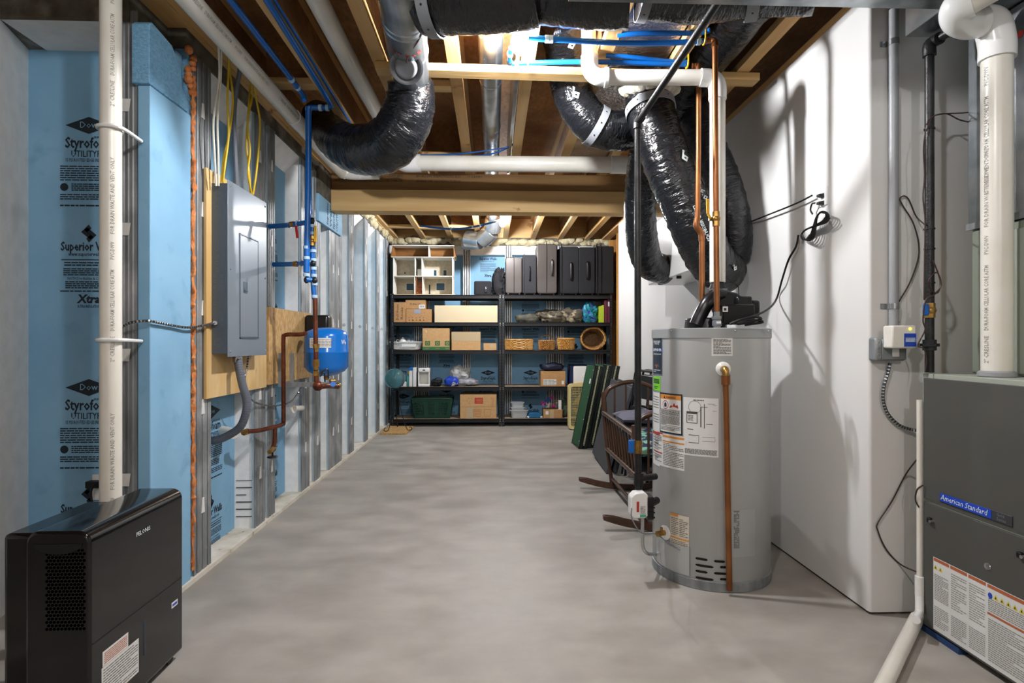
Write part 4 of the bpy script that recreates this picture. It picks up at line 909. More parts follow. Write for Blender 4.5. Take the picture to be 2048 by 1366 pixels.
# ================================================================ WATER HEATER
t = thing('water_heater', 'tall pale grey cylindrical water heater covered in labels before the white wall', 'water heater', (HX, HY, 0))
G().lathe([(HR - .02, 0), (HR - .004, .0), (HR - .004, .045), (HR, .05), (HR, HH - .045)], (HX, HY, 0), n=72).build('tank_jacket', 'heater', t, ang=40)
G().lathe([(HR - .003, .0), (HR + .003, .002), (HR + .003, .045), (HR - .003, .048)], (HX, HY, 0), n=72).build('base_ring', 'galv', t)
G().lathe([(HR + .0, HH - .05), (HR + .004, HH - .048), (HR + .004, HH - .004), (HR - .004, HH), (0, HH)], (HX, HY, 0), n=72).build('top_cap', 'heaterrim', t, ang=40)
def hang(px, py, r=HR):
    p = on_cyl(px, py, HX, HY, r); a_ = math.atan2(p.y - HY, p.x - HX); return (a_ - 2 * pi if a_ > 0 else a_), p.z
for px in (1343, 1471, 1536):
    p = on_cyl(px, 662, HX, HY, HR + .004); G().sphere(p, .006, 8, 6).build('cap_screw', 'steel', t)
def patch(px0, px1, pt, pb, mats, draw=None, name='paper_label', r=HR + .0012, par=None, ptop_at=None):
    a0, _ = hang(px0, pt); a1, z1 = hang(px1, pt); _, z0 = hang((px0 + px1) / 2, pb); _, z1 = hang((px0 + px1) / 2, pt)
    if a0 > a1: a0 -= 0
    g = G(); cyl_patch(g, HX, HY, r, a0, a1, z0, z1, 14)
    W = (a1 - a0) * r; H_ = z1 - z0
    f = lambda x, y: Vector((HX + (r + .0008) * cos(a0 + x / r), HY + (r + .0008) * sin(a0 + x / r), z0 + y))
    if draw: draw(g, f, W, H_)
    return g.build(name, mats, par or t, smooth=False)
def fr(g, f, x0, y0, x1, y1, mi):
    g.mi = mi; n = max(1, int((x1 - x0) / .02)); V = []
    for i in range(n + 1):
        x = x0 + (x1 - x0) * i / n; V += [f(x, y0), f(x, y1)]
    g.add(V, [(2*i, 2*i+2, 2*i+3, 2*i+1) for i in range(n)]); g.mi = 0
def small(g, f, x0, x1, y0, y1, n, th, mi, seed):
    rnd = random.Random(seed); g.mi = mi
    for i in range(n):
        y = y1 + (y0 - y1) * (i + .5) / n; x = x0; e_ = x0 + (x1 - x0) * (1 if rnd.random() < .75 else rnd.uniform(.35, .9))
        while x < e_ - .001:
            e = min(x + rnd.uniform(.006, .016), e_); g.add([f(x, y - th/2), f(e, y - th/2), f(e, y + th/2), f(x, y + th/2)], [(0, 1, 2, 3)]); x = e + .002
    g.mi = 0
# brand plate
def d1_(g, f, W, H):
    fr(g, f, .006, .006, W - .006, H - .006, 1); fr(g, f, .0, H * .58, W, H * .64, 2)
    g.mi = 3; g.text('BRADFORD', 0, 0, 0, .011, 'c', fn=lambda x, y: f(W/2 + x, H * .80 + y), fit=W * .7); g.text('WHITE', 0, 0, 0, .011, 'c', fn=lambda x, y: f(W/2 + x, H * .75 + y), fit=W * .5)
    g.text('DEFENDER', 0, 0, 0, .014, 'c', fn=lambda x, y: f(W/2 + x, H * .59 + y), fit=W * .9, bold=.02)
    g.text('Safety System', 0, 0, 0, .010, 'c', fn=lambda x, y: f(W/2 + x, H * .50 + y), fit=W * .8); g.mi = 1
    g.mi = 4; g.add([f(W*.3, H*.22), f(W*.5, H*.17), f(W*.7, H*.22), f(W*.62, H*.28), f(W*.4, H*.28)], [(0, 1, 2, 3, 4)]); g.mi = 3; small(g, f, W*.15, W*.85, H*.06, H*.14, 2, .004, 3, 1); g.mi = 0
patch(1307, 1325, 669, 750, ['steel', 'navy', 'bluelab', 'inkw', 'rust'], d1_, 'brand_plate')
def d2_(g, f, W, H):
    g.mi = 1; g.text('TAG', 0, 0, 0, .001, fn=f) if 0 else None
    small(g, f, W*.1, W*.9, H*.5, H*.85, 3, .006, 1, 3); small(g, f, W*.2, W*.8, H*.1, H*.35, 2, .004, 1, 4)
patch(1307.5, 1321, 753, 781, ['greenlab', 'ink'], d2_, 'lime_label')
def d3_(g, f, W, H): small(g, f, W*.25, W*.75, H*.85, H*.95, 2, .003, 1, 5); small(g, f, .008, W-.008, H*.08, H*.78, 13, .0028, 1, 6)
patch(1423, 1465, 668, 712, ['paper', 'inkg'], d3_)
def d4_(g, f, W, H):
    small(g, f, W*.1, W*.9, H*.78, H*.96, 5, .003, 1, 7); small(g, f, W*.1, W*.9, H*.58, H*.72, 4, .003, 1, 8); fr(g, f, 0, H*.42, W, H*.46, 2); small(g, f, W*.1, W*.9, H*.1, H*.4, 8, .003, 1, 9)
patch(1307, 1320, 785, 930, ['paper', 'inkg', 'red'], d4_)
def d5_(g, f, W, H):
    fr(g, f, .004, .004, W - .004, H - .004, 1); fr(g, f, .008, H * .86, W - .008, H - .008, 2)
    fr(g, f, .008, .008, W - .008, H * .85, 0) 
    g.mi = 3; g.text('WARNING', 0, 0, 0, .012, 'c', fn=lambda x, y: (f(W/2 + x, H*.89 + y) - Vector((HX, HY, 0))) * 1.0 + Vector((HX, HY, 0)), fit=W*.4, bold=.02); g.mi = 0
p = patch(1320, 1365, 787, 868, ['ink', 'ink'], None)
def d5b(g, f, W, H):
    fr(g, f, 0, 0, W, H, 0)
    f2 = lambda x, y: f(x, y) + Vector((f(x, y).x - HX, f(x, y).y - HY, 0)).normalized() * .0005
    fr(g, f2, 0, H * .88, W, H, 1)
    g.mi = 2; g.text('WARNING', 0, 0, 0, .010, 'c', fn=lambda x, y: f2(W*.55 + x, H*.905 + y) + Vector((0, -.0006, 0)), fit=W*.45, bold=.02)
    g.add([f2(W*.2, H*.9) + Vector((0,-.0006,0)), f2(W*.3, H*.9) + Vector((0,-.0006,0)), f2(W*.25, H*.97) + Vector((0,-.0006,0))], [(0, 1, 2)])
    c0 = (W*.3, H*.73)
    g.mi = 3
    for j in range(18):
        a, b = 2*pi*j/18, 2*pi*(j+1)/18
        g.add([f2(c0[0] + .021*cos(a), c0[1] + .021*sin(a)), f2(c0[0] + .021*cos(b), c0[1] + .021*sin(b)), f2(c0[0] + .018*cos(b), c0[1] + .018*sin(b)), f2(c0[0] + .018*cos(a), c0[1] + .018*sin(a))], [(0, 1, 2, 3)])
    g.add([f2(W*.5, H*.66), f2(W*.9, H*.66), f2(W*.86, H*.76), f2(W*.78, H*.72), f2(W*.72, H*.8), f2(W*.64, H*.7), f2(W*.58, H*.74)], [tuple(range(7))])
    g.mi = 2; g.add([f2(W*.24, H*.67), f2(W*.36, H*.67), f2(W*.36, H*.76), f2(W*.3, H*.8), f2(W*.24, H*.76)], [tuple(range(5))])
    for q in (.6, .44, .17): fr(g, f2, W*.02, H*q, W*.98, H*q + .0015, 2)
    small(g, f2, W*.05, W*.95, H*.46, H*.59, 5, .0028, 4, 11); small(g, f2, W*.05, W*.95, H*.19, H*.43, 9, .0028, 4, 12); small(g, f2, W*.05, W*.95, H*.04, H*.15, 3, .0028, 4, 13)
patch(1322, 1362.5, 790, 865, ['paper', 'orange', 'ink', 'red', 'inkg'], d5b, r=HR + .0022)
def d6_(g, f, W, H):
    small(g, f, W*.3, W*.6, H*.94, H*.98, 1, .004, 1, 1)
    c0 = (W*.3, H*.62); 
    for k, (x0, y0, x1, y1) in enumerate(((.1,.56,.42,.75), (.1,.72,.42,.76), (.5,.5,.53,.85), (.6,.48,.62,.9), (.66,.55,.84,.56), (.5,.84,.7,.85), (.12,.45,.3,.46), (.16,.22,.45,.23), (.16,.35,.45,.36), (.45,.22,.46,.36), (.55,.26,.9,.265), (.55,.33,.9,.335), (.9,.26,.905,.34), (.7,.9,.9,.905), (.84,.78,.95,.785), (.84,.88,.95,.885))):
        if k == 0: 
            for q in ((x0,y0,x0+.02,y1),(x1-.02,y0,x1,y1),(x0,y0,x1,y0+.01)): fr(g, f, W*q[0], H*q[1], W*q[2], H*q[3], 1)
        else: fr(g, f, W*x0, H*y0, W*x1, H*y1, 1)
    g.mi = 1
    for j in range(20):
        a, b = 2*pi*j/20, 2*pi*(j+1)/20; R1, R2 = .030, .0285; cx_, cy_ = W*.34, H*.84
        g.add([f(cx_ + R1*cos(a), cy_ + R1*sin(a)), f(cx_ + R1*cos(b), cy_ + R1*sin(b)), f(cx_ + R2*cos(b), cy_ + R2*sin(b)), f(cx_ + R2*cos(a), cy_ + R2*sin(a))], [(0, 1, 2, 3)])
    g.mi = 0; small(g, f, W*.15, W*.3, H*.6, H*.7, 4, .003, 1, 18); fr(g, f, W*.08, H*.16, W*.085, H*.24, 2)
    small(g, f, W*.05, W*.95, H*.03, H*.12, 5, .0028, 1, 14)
patch(1367, 1437, 796, 913, ['paper', 'inkg', 'red'], d6_)
def d7_(g, f, W, H):
    fr(g, f, W*.42, H*.9, W, H*.96, 1); fr(g, f, W*.42, H*.76, W, H*.8, 1); fr(g, f, W*.2, H*.96, W*.42, H*1.0, 2); fr(g, f, W*.0, H*.36, W*.4, H*.4, 2)
    small(g, f, W*.44, W*.98, H*.06, H*.74, 14, .003, 3, 15); small(g, f, W*.05, W*.38, H*.5, H*.92, 9, .0028, 3, 16); small(g, f, W*.05, W*.38, H*.1, H*.32, 5, .0028, 3, 17)
patch(1309, 1369, 869, 936, ['paper', 'orange', 'red', 'inkg'], d7_)
def d8_(g, f, W, H):
    fr(g, f, .0, H*.93, W*.45, H, 1); fr(g, f, W*.0, H*.3, W, H*.34, 1); small(g, f, W*.05, W*.47, H*.38, H*.9, 10, .0028, 2, 21); small(g, f, W*.53, W*.95, H*.38, H*.9, 10, .0028, 2, 22); small(g, f, W*.05, W*.95, H*.05, H*.27, 5, .0028, 2, 23)
patch(1341, 1378, 1030, 1100, [mat('cream_label', '#cdc5b4', .6), 'orange', 'inkg'], d8_)
def d9_(g, f, W, H):
    rnd = random.Random(3)
    for i in range(22):
        for j in range(4): 
            if rnd.random() < .85: fr(g, f, W*(.1 + .2*j), H*(.02 + i*.044), W*(.1 + .2*j) + W*.15, H*(.02 + i*.044) + .006, 0)
a0, zt1 = hang(1466, 1020); a1, _ = hang(1480, 1020)
g = G(); f = lambda x, y: Vector((HX + (HR + .002) * cos(a0 + x / HR), HY + (HR + .002) * sin(a0 + x / HR), hang(1473, 1098)[1] + y)); d9_(g, f, (a1 - a0) * HR, zt1 - hang(1473, 1098)[1]); g.build('printed_text', 'inkg', t, smooth=False)
patch(1434, 1509, 1020, 1114, ['clearfilm'], None, 'clear_pouch', r=HR + .0035)
# ventilation slots, service door
for k, (x0, x1, y) in enumerate(((1391, 1415, 1116), (1428, 1450, 1122), (1391, 1427, 1129), (1440, 1452, 1134), (1391, 1415, 1141), (1428, 1453, 1146), (1391, 1427, 1154), (1440, 1453, 1158), (1391, 1415, 1165), (1428, 1454, 1170))):
    a0, z = hang(x0, y); a1, _ = hang(x1, y); r = HR + .0012; g = G(); n = 8; hh = .0055
    V = []
    for i in range(n + 1):
        a = a0 + (a1 - a0) * i / n; h2 = hh * (1 if 0 < i < n else .45); V += [(HX + r*cos(a), HY + r*sin(a), z - h2), (HX + r*cos(a), HY + r*sin(a), z + h2)]
    g.add(V, [(2*i, 2*i+2, 2*i+3, 2*i+1) for i in range(n)]); g.build('vent_slot', mat('slot_dark', '#120d08', .9), t, smooth=False)
a0, z = hang(1314, 1085); a1, _ = hang(1380, 1110)
g = G(); cyl_patch(g, HX, HY, HR + .003, a0, a1, .055, .19, 12); g.build('service_door', 'heater', t)
g = G(); cyl_patch(g, HX, HY, HR + .0036, a1 - .006, a1, .055, .19, 2); g.build('door_edge', 'panelside', t)
# relief valve and discharge pipe
p = on_cyl(1446, 738, HX, HY, HR); d = Vector((p.x - HX, p.y - HY, 0)).normalized()
g = G(); g.lathe([(.034, 0), (.034, .004), (.026, .010), (.0, .012)], p, d, 24); g.build('valve_escutcheon', 'pvcw', t)
rv = thing('relief_valve', 'relief valve with lever and long copper discharge pipe down the heater front', 'valve', p)
g = G(); g.tube([p + d * .005, p + d * .04, p + d * .052 - Z_ * .012, p + d * .052 - Z_ * .05], .016, 12, 4); g.build('valve_body', 'brass', rv)
g = G(); g.bar(p + d * .05 + Z_ * .008, p + d * .062 + Vector((.02, 0, -.03)), .010, .004); g.build('test_lever', 'steel', rv)
b = at(1459, 1183, t=2.50)
top = p + d * .052 - Z_ * .04; bot = Vector((at(1459, 1180, t=2.53).x, at(1459, 1180, t=2.53).y, .015)); e = at(1459, 1183, Z=.012); bot = Vector((e.x, e.y, .012))
bot = at(1459, 1180, t=2.60)
G().tube([top, bot], .0132, 16, 1).build('discharge_pipe', 'copper', rv)
G().cyl(top + Z_ * .012, top - Z_ * .03, .02, 14).build('threaded_adapter', 'copper', rv)
# drain cock, gas control
p = on_cyl(1331, 1065, HX, HY, HR); d = Vector((p.x - HX, p.y - HY, 0)).normalized()
G().lathe([(.036, 0), (.036, .004), (.0, .008)], p, d, 24).build('drain_escutcheon', 'pvcw', t)
g = G(); g.cyl(p, p + d * .05, .013, 12); g.cyl(p + d * .045, p + d * .052, .016, 6); g.cyl(p + d * .025, p + d * .025 + Z_ * .03, .007, 8); g.build('drain_cock', 'brass', t)
c = at(1284, 1012, t=2.72)
gv = thing('gas_control', 'white and black gas control box on the side of the water heater', 'gas valve', (c.x, c.y, c.z - .06))
G().prism([(-.062, -.04), (-.045, -.052), (.008, -.052), (.022, -.04), (.022, .06), (.004, .075), (-.04, .07), (-.062, .05)], (c.x, c.y - .03, c.z), X_, Z_, (0, .06, 0)).build('white_cover', 'pvcw', gv, bevel=.006)
G().box(c.x + .018, c.x + .05, c.y - .03, c.y + .05, c.z - .06, c.z + .05).build('black_body', 'blkp', gv, bevel=.004)
for k in range(4): G().box(c.x + .02, c.x + .054, c.y - .034, c.y - .029, c.z - .05 + k * .024, c.z - .044 + k * .024).build('cooling_fin', 'blkm', gv)
g = G(); g.box(c.x - .018, c.x + .012, c.y - .0315, c.y - .0305, c.z - .03, c.z + .012); g.mi = 1; small(g, lambda x, y: Vector((c.x - .016 + x, c.y - .0322, c.z - .028 + y)), 0, .024, 0, .036, 6, .0022, 1, 5); g.mi = 2; g.box(c.x - .018, c.x + .012, c.y - .0315, c.y - .0305, c.z - .045, c.z - .032); g.mi = 3; g.box(c.x - .034, c.x - .022, c.y - .0315, c.y - .0305, c.z - .02, c.z + .03)
g.build('control_label', ['paper', 'ink', mat('mint_label', '#58a884', .5), 'red'], gv, smooth=False)
G().cyl(c + Vector((.04, 0, .01)), c + Vector((.09, .06, .01)), .018, 12).build('gas_nipple', 'iron', gv)
t2 = thing('gas_tube', 'thin aluminium gas tube curling from the control box to the burner', 'tube', (c.x, c.y, .1))
G().tube([c + Vector((.0, -.01, -.055)), c + Vector((.0, -.01, -.13)), c + Vector((.005, 0, -.2)), c + Vector((.03, .01, -.235)), on_cyl(1312, 1108, HX, HY, HR)], .0085, 10, 6).build('tube_body', 'steel', t2)
G().tube([c + Vector((-.058, -.03, .0)), c + Vector((-.058, -.035, -.05)), c + Vector((-.01, -.03, -.12)), on_cyl(1314, 1068, HX, HY, HR + .01), on_cyl(1335, 1085, HX, HY, HR + .01), on_cyl(1360, 1100, HX, HY, HR + .004)], .0028, 6, 6).build('ignition_wire', 'strap', t2)
# blower on top
bl = thing('vent_blower', 'black blower box and flue hood on top of the water heater', 'blower', (HX, HY, HH))
G().cyl((HX - .03, HY - .02, HH), (HX - .03, HY - .02, HH + .055), .105, 28, r2=.10).build('hood_base', 'blkp', bl, bevel=.006)
G().tube([at(1392, 650, t=2.82), at(1400, 632, t=2.82), at(1415, 605, t=2.82), at(1432, 590, t=2.85), at(1450, 592, t=2.88)], .034, 18, 6, flat=1).build('intake_neck', 'blkp', bl, ang=60)
c = at(1454, 612, t=2.9); G().cyl(c - Y_ * .06 + Z_ * .0, c + Y_ * .05, .068, 30).build('fan_scroll', 'blkp', bl, bevel=.008)
c = at(1435, 588, t=2.9)
G().lathe([(.034, -.06), (.036, -.0), (.045, .012), (.045, .022), (.032, .06), (.040, .062)], c, n=24).build('rubber_coupling', 'rubber', bl)
G().lathe([(.047, .010), (.047, .024), (.045, .024)], c, n=24).build('hose_clamp', 'steel', bl)
a = at(1447, 608, t=2.72); b = at(1512, 648, t=2.72)
G().box(a.x, b.x, a.y, a.y + .14, b.z, a.z).build('control_box', 'blkp', bl, bevel=.008)
a = at(1474, 592, t=2.82); b = at(1506, 612, t=2.82); G().box(a.x, b.x, a.y, a.y + .1, b.z, a.z).build('motor_cover', 'blkp', bl, bevel=.01)
a = at(1500, 600, t=2.85); b = at(1522, 634, t=2.85); G().box(a.x, b.x, a.y, a.y + .12, b.z, a.z).build('end_cover', 'blkp', bl, bevel=.014)
a = at(1445, 613, t=2.715); g = G(); g.box(a.x, a.x + .026, a.y - .002, a.y - .0005, a.z - .026, a.z); g.mi = 1; g.box(a.x + .006, a.x + .018, a.y - .003, a.y - .002, a.z - .02, a.z - .008); g.build('paper_label', ['paper', 'ink'], bl, smooth=False)
def cord(name, pts, r, m, label, cat='cord', k=8, group=None):
    o = G().tube([at(x, y, t=q) if not isinstance(x, Vector) else x for x, y, q in pts], r, 8, k).build(name, m); return tag(o, label, cat, group)
def tw(px): return at(px, 500, X=XR - .03)
def tq(px, X=XR - .03): d = ray(px, 500); return X / d.x
cord('blower_cord', [(1462, 645, 2.62), (1490, 638, 2.64), (1530, 622, 2.75), (1552, 600, tq(1552) ), (1564, 560, tq(1564)), (1577, 520, tq(1577)), (1592, 493, tq(1592)), (1597, 470, tq(1597))], .0055, 'blkm', 'black power cord rising from the blower to its coiled bundle at the outlet')
cord('spare_cord', [(1460, 648, 2.60), (1480, 640, 2.58), (1510, 634, 2.58), (1522, 638, 2.6), (1500, 644, 2.6), (1475, 648, 2.6), (1500, 640, 2.62), (1526, 644, 2.62), (1490, 650, 2.62)], .006, 'blkm', 'black cord slack lying coiled on the heater top before the blower')
cord('outlet_cord', [(1425, 462, 3.3), (1470, 455, tq(1470)), (1530, 432, tq(1530)), (1590, 408, tq(1590)), (1624, 391, tq(1624))], .0045, 'blkm', 'thin black cord stretched from behind the ducts to the upper socket')
# coiled bundle hanging on the outlet
P = []
for k in range(5):
    ph = k * .5
    for j in range(12):
        a = 2*pi*j/12; s = (k - 2) * .004
        u = 36 * cos(a); v = (8 + k) * sin(2 * a)
        x = 1627 + u * .62 - v * .8 + k * 1.2; y = 452 - u * .72 - v * .6
        P.append(at(x, y, X=XR - .03 - .006 * k))
o = G().tube(P, .0042, 8, 4).build('cord_bundle', 'blkm'); tag(o, 'black cord wound in a figure eight hanging below the white outlet', 'cord')
tag(G().tube([at(1625, 428, X=XR - .03), at(1621, 420, X=XR - .03), at(1624, 408, X=XR - .035), at(1630, 406, X=XR - .03)], .0042, 8, 5).build('outlet_cord', 'blkm'), 'short black cord end looping from the bundle to the lower socket', 'cord')
t = thing('wall_outlet', 'white wall outlet with two black plugs on the tall white wall', 'outlet', at(1648, 394, X=XR))
a = at(1638, 420, X=XR); b = at(1656.5, 372, X=XR)
G().box(XR - .005, XR, b.y, a.y, a.z + .01, b.z).build('plate', 'pvcw', t, bevel=.002)
for py in (391, 406):
    c = at(1636, py, X=XR - .03); g = G(); c.y = (a.y + b.y) / 2; c.z = at(1640, py, X=XR - .02).z
    g.prism([(-.014, -.008), (-.03, -.006), (-.03, .006), (-.014, .008), (0, .012), (0, -.012)][::-1], (c.x + .03, c.y + .012, c.z), X_, Z_, (0, -.026, 0)); g.build('plug', 'blkm', t, bevel=.002)
tag(G().tube([at(1478, 440, X=XR - .012), at(1475, 480, X=XR - .012), at(1473, 520, X=XR - .012), at(1476, 560, X=XR - .012), at(1478, 596, t=2.9)], .0025, 6, 6).build('sensor_wire', 'blkm'), 'thin black wire hanging from the grey duct to the blower', 'wire')

# ================================================================ FURNACE
FX, FY0, FY1 = 1.765, 1.50, 2.239
t = thing('furnace', 'charcoal gas furnace with warning labels standing by the white return wall', 'furnace', (FX + .35, (FY0 + FY1) / 2, .022))
G().box(FX, FX + .7, FY0, FY1, .022, 1.05).build('cabinet', 'furnside', t, bevel=.003)
g = G(); g.prism([(0, 0), (.012, -.012), (FY1 - FY0 - .026, -.012), (FY1 - FY0 - .014, 0)], (FX, FY0 + .006, .545), Y_, X_, (0, 0, .487)); g.build('upper_door', 'furn', t, bevel=.002)
g = G(); g.prism([(0, 0), (.012, -.012), (FY1 - FY0 - .026, -.012), (FY1 - FY0 - .014, 0)], (FX, FY0 + .006, .03), Y_, X_, (0, 0, .50)); ld = g.build('lower_door', 'furn', t, bevel=.002)
DX = FX - .012
def dz(px, py): return at(px, py, X=DX)
a = dz(1881, 984); b = dz(2026, 1030); c0 = dz(1881, 1003)
g = G(); g.box(DX - .004, DX, b.y, a.y, c0.z, a.z + .0); pl = g.build('name_badge', 'navy', t, bevel=.002); pl.data.materials[0] = mat('badge_grey', '#39393d', .45)
e = dz(1985, 1015)
g = G(); g.box(DX - .0055, DX - .004, e.y, a.y - .004, c0.z + .004, a.z - .002); g.mi = 1
L_ = a.y - .004 - e.y
g.text('American Standard', (DX - .0065, a.y - .008, c0.z + .011), -Y_, Z_, .022, fit=L_ * .93, italic=.25); g.mi = 2
g.text('Gold', (DX - .0048, e.y - .02, c0.z + .022), -Y_, Z_, .011); g.text('Series', (DX - .0048, e.y - .02, c0.z + .007), -Y_, Z_, .011)
g.build('blue_nameplate', ['bluelab', 'inkw', 'strap'], pl, smooth=False)
a = dz(1867, 1113); b = dz(1867, 1257); ys_ = [a.y] + [dz(x, 1200).y for x in (1900, 1936, 1974)] + [FY0 + .02]
zt_l, zb_l = a.z, b.z
g = G(); g.box(DX - .0008, DX, ys_[4], ys_[0], zb_l, zt_l)
def ff(y0): return lambda x, y: Vector((DX - .0014, y0 - x, zb_l + y))
Hl = zt_l - zb_l
g.mi = 1
for i in range(4): g.add([ff(ys_[i])(.003, Hl - .014), ff(ys_[i])(ys_[i] - ys_[i+1] - .003, Hl - .014), ff(ys_[i])(ys_[i] - ys_[i+1] - .003, Hl - .002), ff(ys_[i])(.003, Hl - .002)], [(0, 1, 2, 3)])
i = 3; W = ys_[3] - ys_[4]
g.add([ff(ys_[3])(.003, Hl * .62), ff(ys_[3])(W - .003, Hl * .62), ff(ys_[3])(W - .003, Hl * .62 + .008), ff(ys_[3])(.003, Hl * .62 + .008)], [(0, 1, 2, 3)])
for i in range(3):
    W = ys_[i] - ys_[i+1]; top_ = Hl * (.78 if i == 0 else .9)
    small(g, ff(ys_[i]), .006, W - .006, Hl * .42, top_, 16, .0035, 2, 30 + i); small(g, ff(ys_[i]), .006, W - .006, Hl * .06, Hl * .34, 11, .0035, 2, 40 + i)
W = ys_[3] - ys_[4]
small(g, ff(ys_[3]), .006, W - .006, Hl * .66, Hl * .83, 7, .0035, 2, 50); small(g, ff(ys_[3]), .006, W * .45, Hl * .05, Hl * .58, 20, .0035, 2, 51); small(g, ff(ys_[3]), W * .5, W - .006, Hl * .05, Hl * .58, 20, .0035, 2, 52)
g.mi = 3
tri = [(ys_[0], .012), (ys_[0], .036)] + [(ys_[3], .036 + .024 * k) for k in range(6)]
for y0, x in tri:
    f = ff(y0); g.add([f(x - .010, Hl * .86 - .006), f(x + .010, Hl * .86 - .006), f(x, Hl * .86 + .012)], [(0, 1, 2)])
g.mi = 5
for y0, x in tri:
    f = ff(y0); o = Vector((-.0006, 0, 0)); g.add([f(x - .002, Hl * .86 - .003) + o, f(x + .002, Hl * .86 - .003) + o, f(x + .002, Hl * .86 + .004) + o, f(x - .002, Hl * .86 + .004) + o], [(0, 1, 2, 3)])
g.mi = 4; f = ff(ys_[3]); V = [f(.014 + .009 * cos(2*pi*j/12), Hl * .86 + .011 * sin(2*pi*j/12)) for j in range(12)]; g.add(V, [tuple(range(12))])
g.build('warning_label', ['paper', 'rust', mat('label_text_grey', '#8f8f88', .6), 'yellow', 'bluelab', 'ink'], ld, smooth=False)
for px, py in ((1862, 1040), (2044, 1110)):
    c = dz(px, py); g = G(); g.box(c.x - .014, c.x, c.y - .008, c.y + .008, c.z - .01, c.z + .01); g.build('door_latch', 'blkm', ld, bevel=.003)
    g = G(); g.cyl((c.x - .016, c.y - .012, c.z - .002), (c.x, c.y - .012, c.z - .002), .006, 10); g.build('latch_screw', 'steel', ld)
c = dz(1975.5, 1133); G().lathe([(.011, 0), (.013, .001), (.012, .003), (.006, .002), (0, .002)], c, (-1, 0, 0), 20).build('sight_glass', 'steel', ld)
G().box(FX - .01, FX + .09, 2.05, FY1 - .002, 0, .022).build('foam_pad', mat('blue_pad', '#24406b', .7), t)
# coil cabinet, plenum, trunk ducts
t = thing('coil_cabinet', 'grey green sheet metal cabinet standing on the furnace', 'cabinet', (2.3, 1.9, 1.052))
G().box(1.957, 2.46, FY0, 2.22, 1.052, 1.632).build('casing', 'coil', t, bevel=.003)
G().box(1.953, 1.957, FY0, FY0 + .62, 1.06, 1.60).build('front_panel', 'furnside', t, bevel=.001)
t = thing('supply_plenum', 'galvanised plenum rising from the grey green cabinet to the trunk duct', 'duct', (2.3, 1.9, 1.634))
G().box(1.95, 2.46, FY0, 2.23, 1.634, 2.43).build('duct_body', 'duct', t, bevel=.002)
G().box(1.944, 1.95, FY0, 2.235, 1.634, 1.66).build('flange', 'galv', t)
g = G(); c = at(2040, 68, X=1.949); g.poly(ngon(.014, 14), (1.9485, c.y, c.z), -Y_, Z_); g.build('red_marking', 'red', t, smooth=False)
t = thing('trunk_duct', 'flat grey trunk duct overhead above the furnace', 'duct', (2.2, 1.5, 2.44))
G().box(1.70, 2.7, .9, 2.25, 2.435, 2.68).build('duct_body', 'duct', t, bevel=.002)
for y in (1.9,): 
    g = G(); g.box(1.70, 2.7, y, y + .05, 2.4335, 2.435); g.mi = 1; g.box(1.72, 1.9, y + .012, y + .035, 2.433, 2.4335); g.build('foil_tape', ['foil', 'rust'], t, smooth=False)
o = G().box(.28, 1.698, 1.45, at(1400, 9, Z=2.44).y, 2.44, 2.66).build('cross_duct', 'duct', bevel=.002); tag(o, 'flat galvanised duct crossing overhead nearest the viewer above the flexible ducts', 'duct')
# vent pipes of the furnace
t = thing('vent_pipe', 'thick white vent pipe rising from the furnace top before the sheet metal plenum', 'pipe', (1.862, 2.0, 1.052))
vx, vy = 1.862, at(1994, 700, X=1.862).y
G().tube([(vx, vy, 1.056), (vx, vy, 2.26)], .048, 28, 1).build('pipe_body', 'pvc', t)
G().lathe([(.058, 0), (.058, .014), (.05, .02)], (vx, vy, 1.052), n=28).build('pipe_collar', 'greypipe', t)
g = G(); pipe_print(g, PTXT, (vx, vy, 1.1), Z_, .048, (-.95, -.30, 0), .016, .62, 2); g.build('printed_text', 'inkpipe', t, smooth=False)
T_ = 2.06
G().tube([Vector((vx, vy, 2.22)), Vector((vx, vy, 2.28))] + [at(x, y, t=q) for x, y, q in ((1984, 50, 2.07), (1962, 42, 2.09))], .057, 26, 6).build('elbow', 'pvcw', t, ang=60)
G().tube([at(x, y, t=q) for x, y, q in ((1962, 42, 2.05), (1940, 46, 2.05), (1918, 36, 2.02), (1918, 14, 1.98), (1945, 0, 1.95))], .055, 26, 6).build('elbow', 'pvcw', t, ang=60)
G().tube([at(1935, 4, t=1.96), at(2010, -40, t=1.90)], .048, 26, 1).build('pipe_body', 'pvc', t)
# ================================================================ RETURN WALL UTILITIES
WY = YC
cx_ = at(1787, 400, Y=WY - .02).x
t = thing('conduit_pipe', 'grey straight conduit strapped to the white return wall above the junction box', 'conduit', (cx_, WY - .02, 1.2))
G().tube([(cx_, WY - .021, at(1787, 672, Y=WY - .02).z), (cx_, WY - .021, 2.60)], .0185, 18, 1).build('pipe_body', 'greypipe', t)
for py in (90, 613):
    z = at(1787, py, Y=WY).z
    g = G(); g.lathe([(.0188, -.012), (.0215, -.012), (.0215, .012), (.0188, .012)], (cx_, WY - .021, z), n=16); g.box(cx_ - .045, cx_ - .018, WY - .004, WY - .001, z - .012, z + .012); g.build('pipe_strap', 'steel', t)
a = at(1750, 722, Y=WY - .05); b = at(1814, 675, Y=WY - .05)
t = thing('junction_box', 'steel junction box with knockouts below the grey conduit', 'junction box', ((a.x + b.x)/2, WY - .03, a.z))
G().box(a.x + .004, b.x - .004, WY - .05, WY, a.z, b.z).build('box_body', 'galv', t, bevel=.008)
G().box(a.x + .028, b.x - .006, WY - .056, WY - .05, a.z + .006, b.z - .006).build('cover_plate', 'galv', t, bevel=.005)
for k in range(3): G().lathe([(.010, 0), (.010, .001), (.008, .001), (.008, 0)], (a.x + .016, WY - .0505, a.z + .022 + .027 * k), (0, -1, 0), 14).build('knockout', 'steel', t)
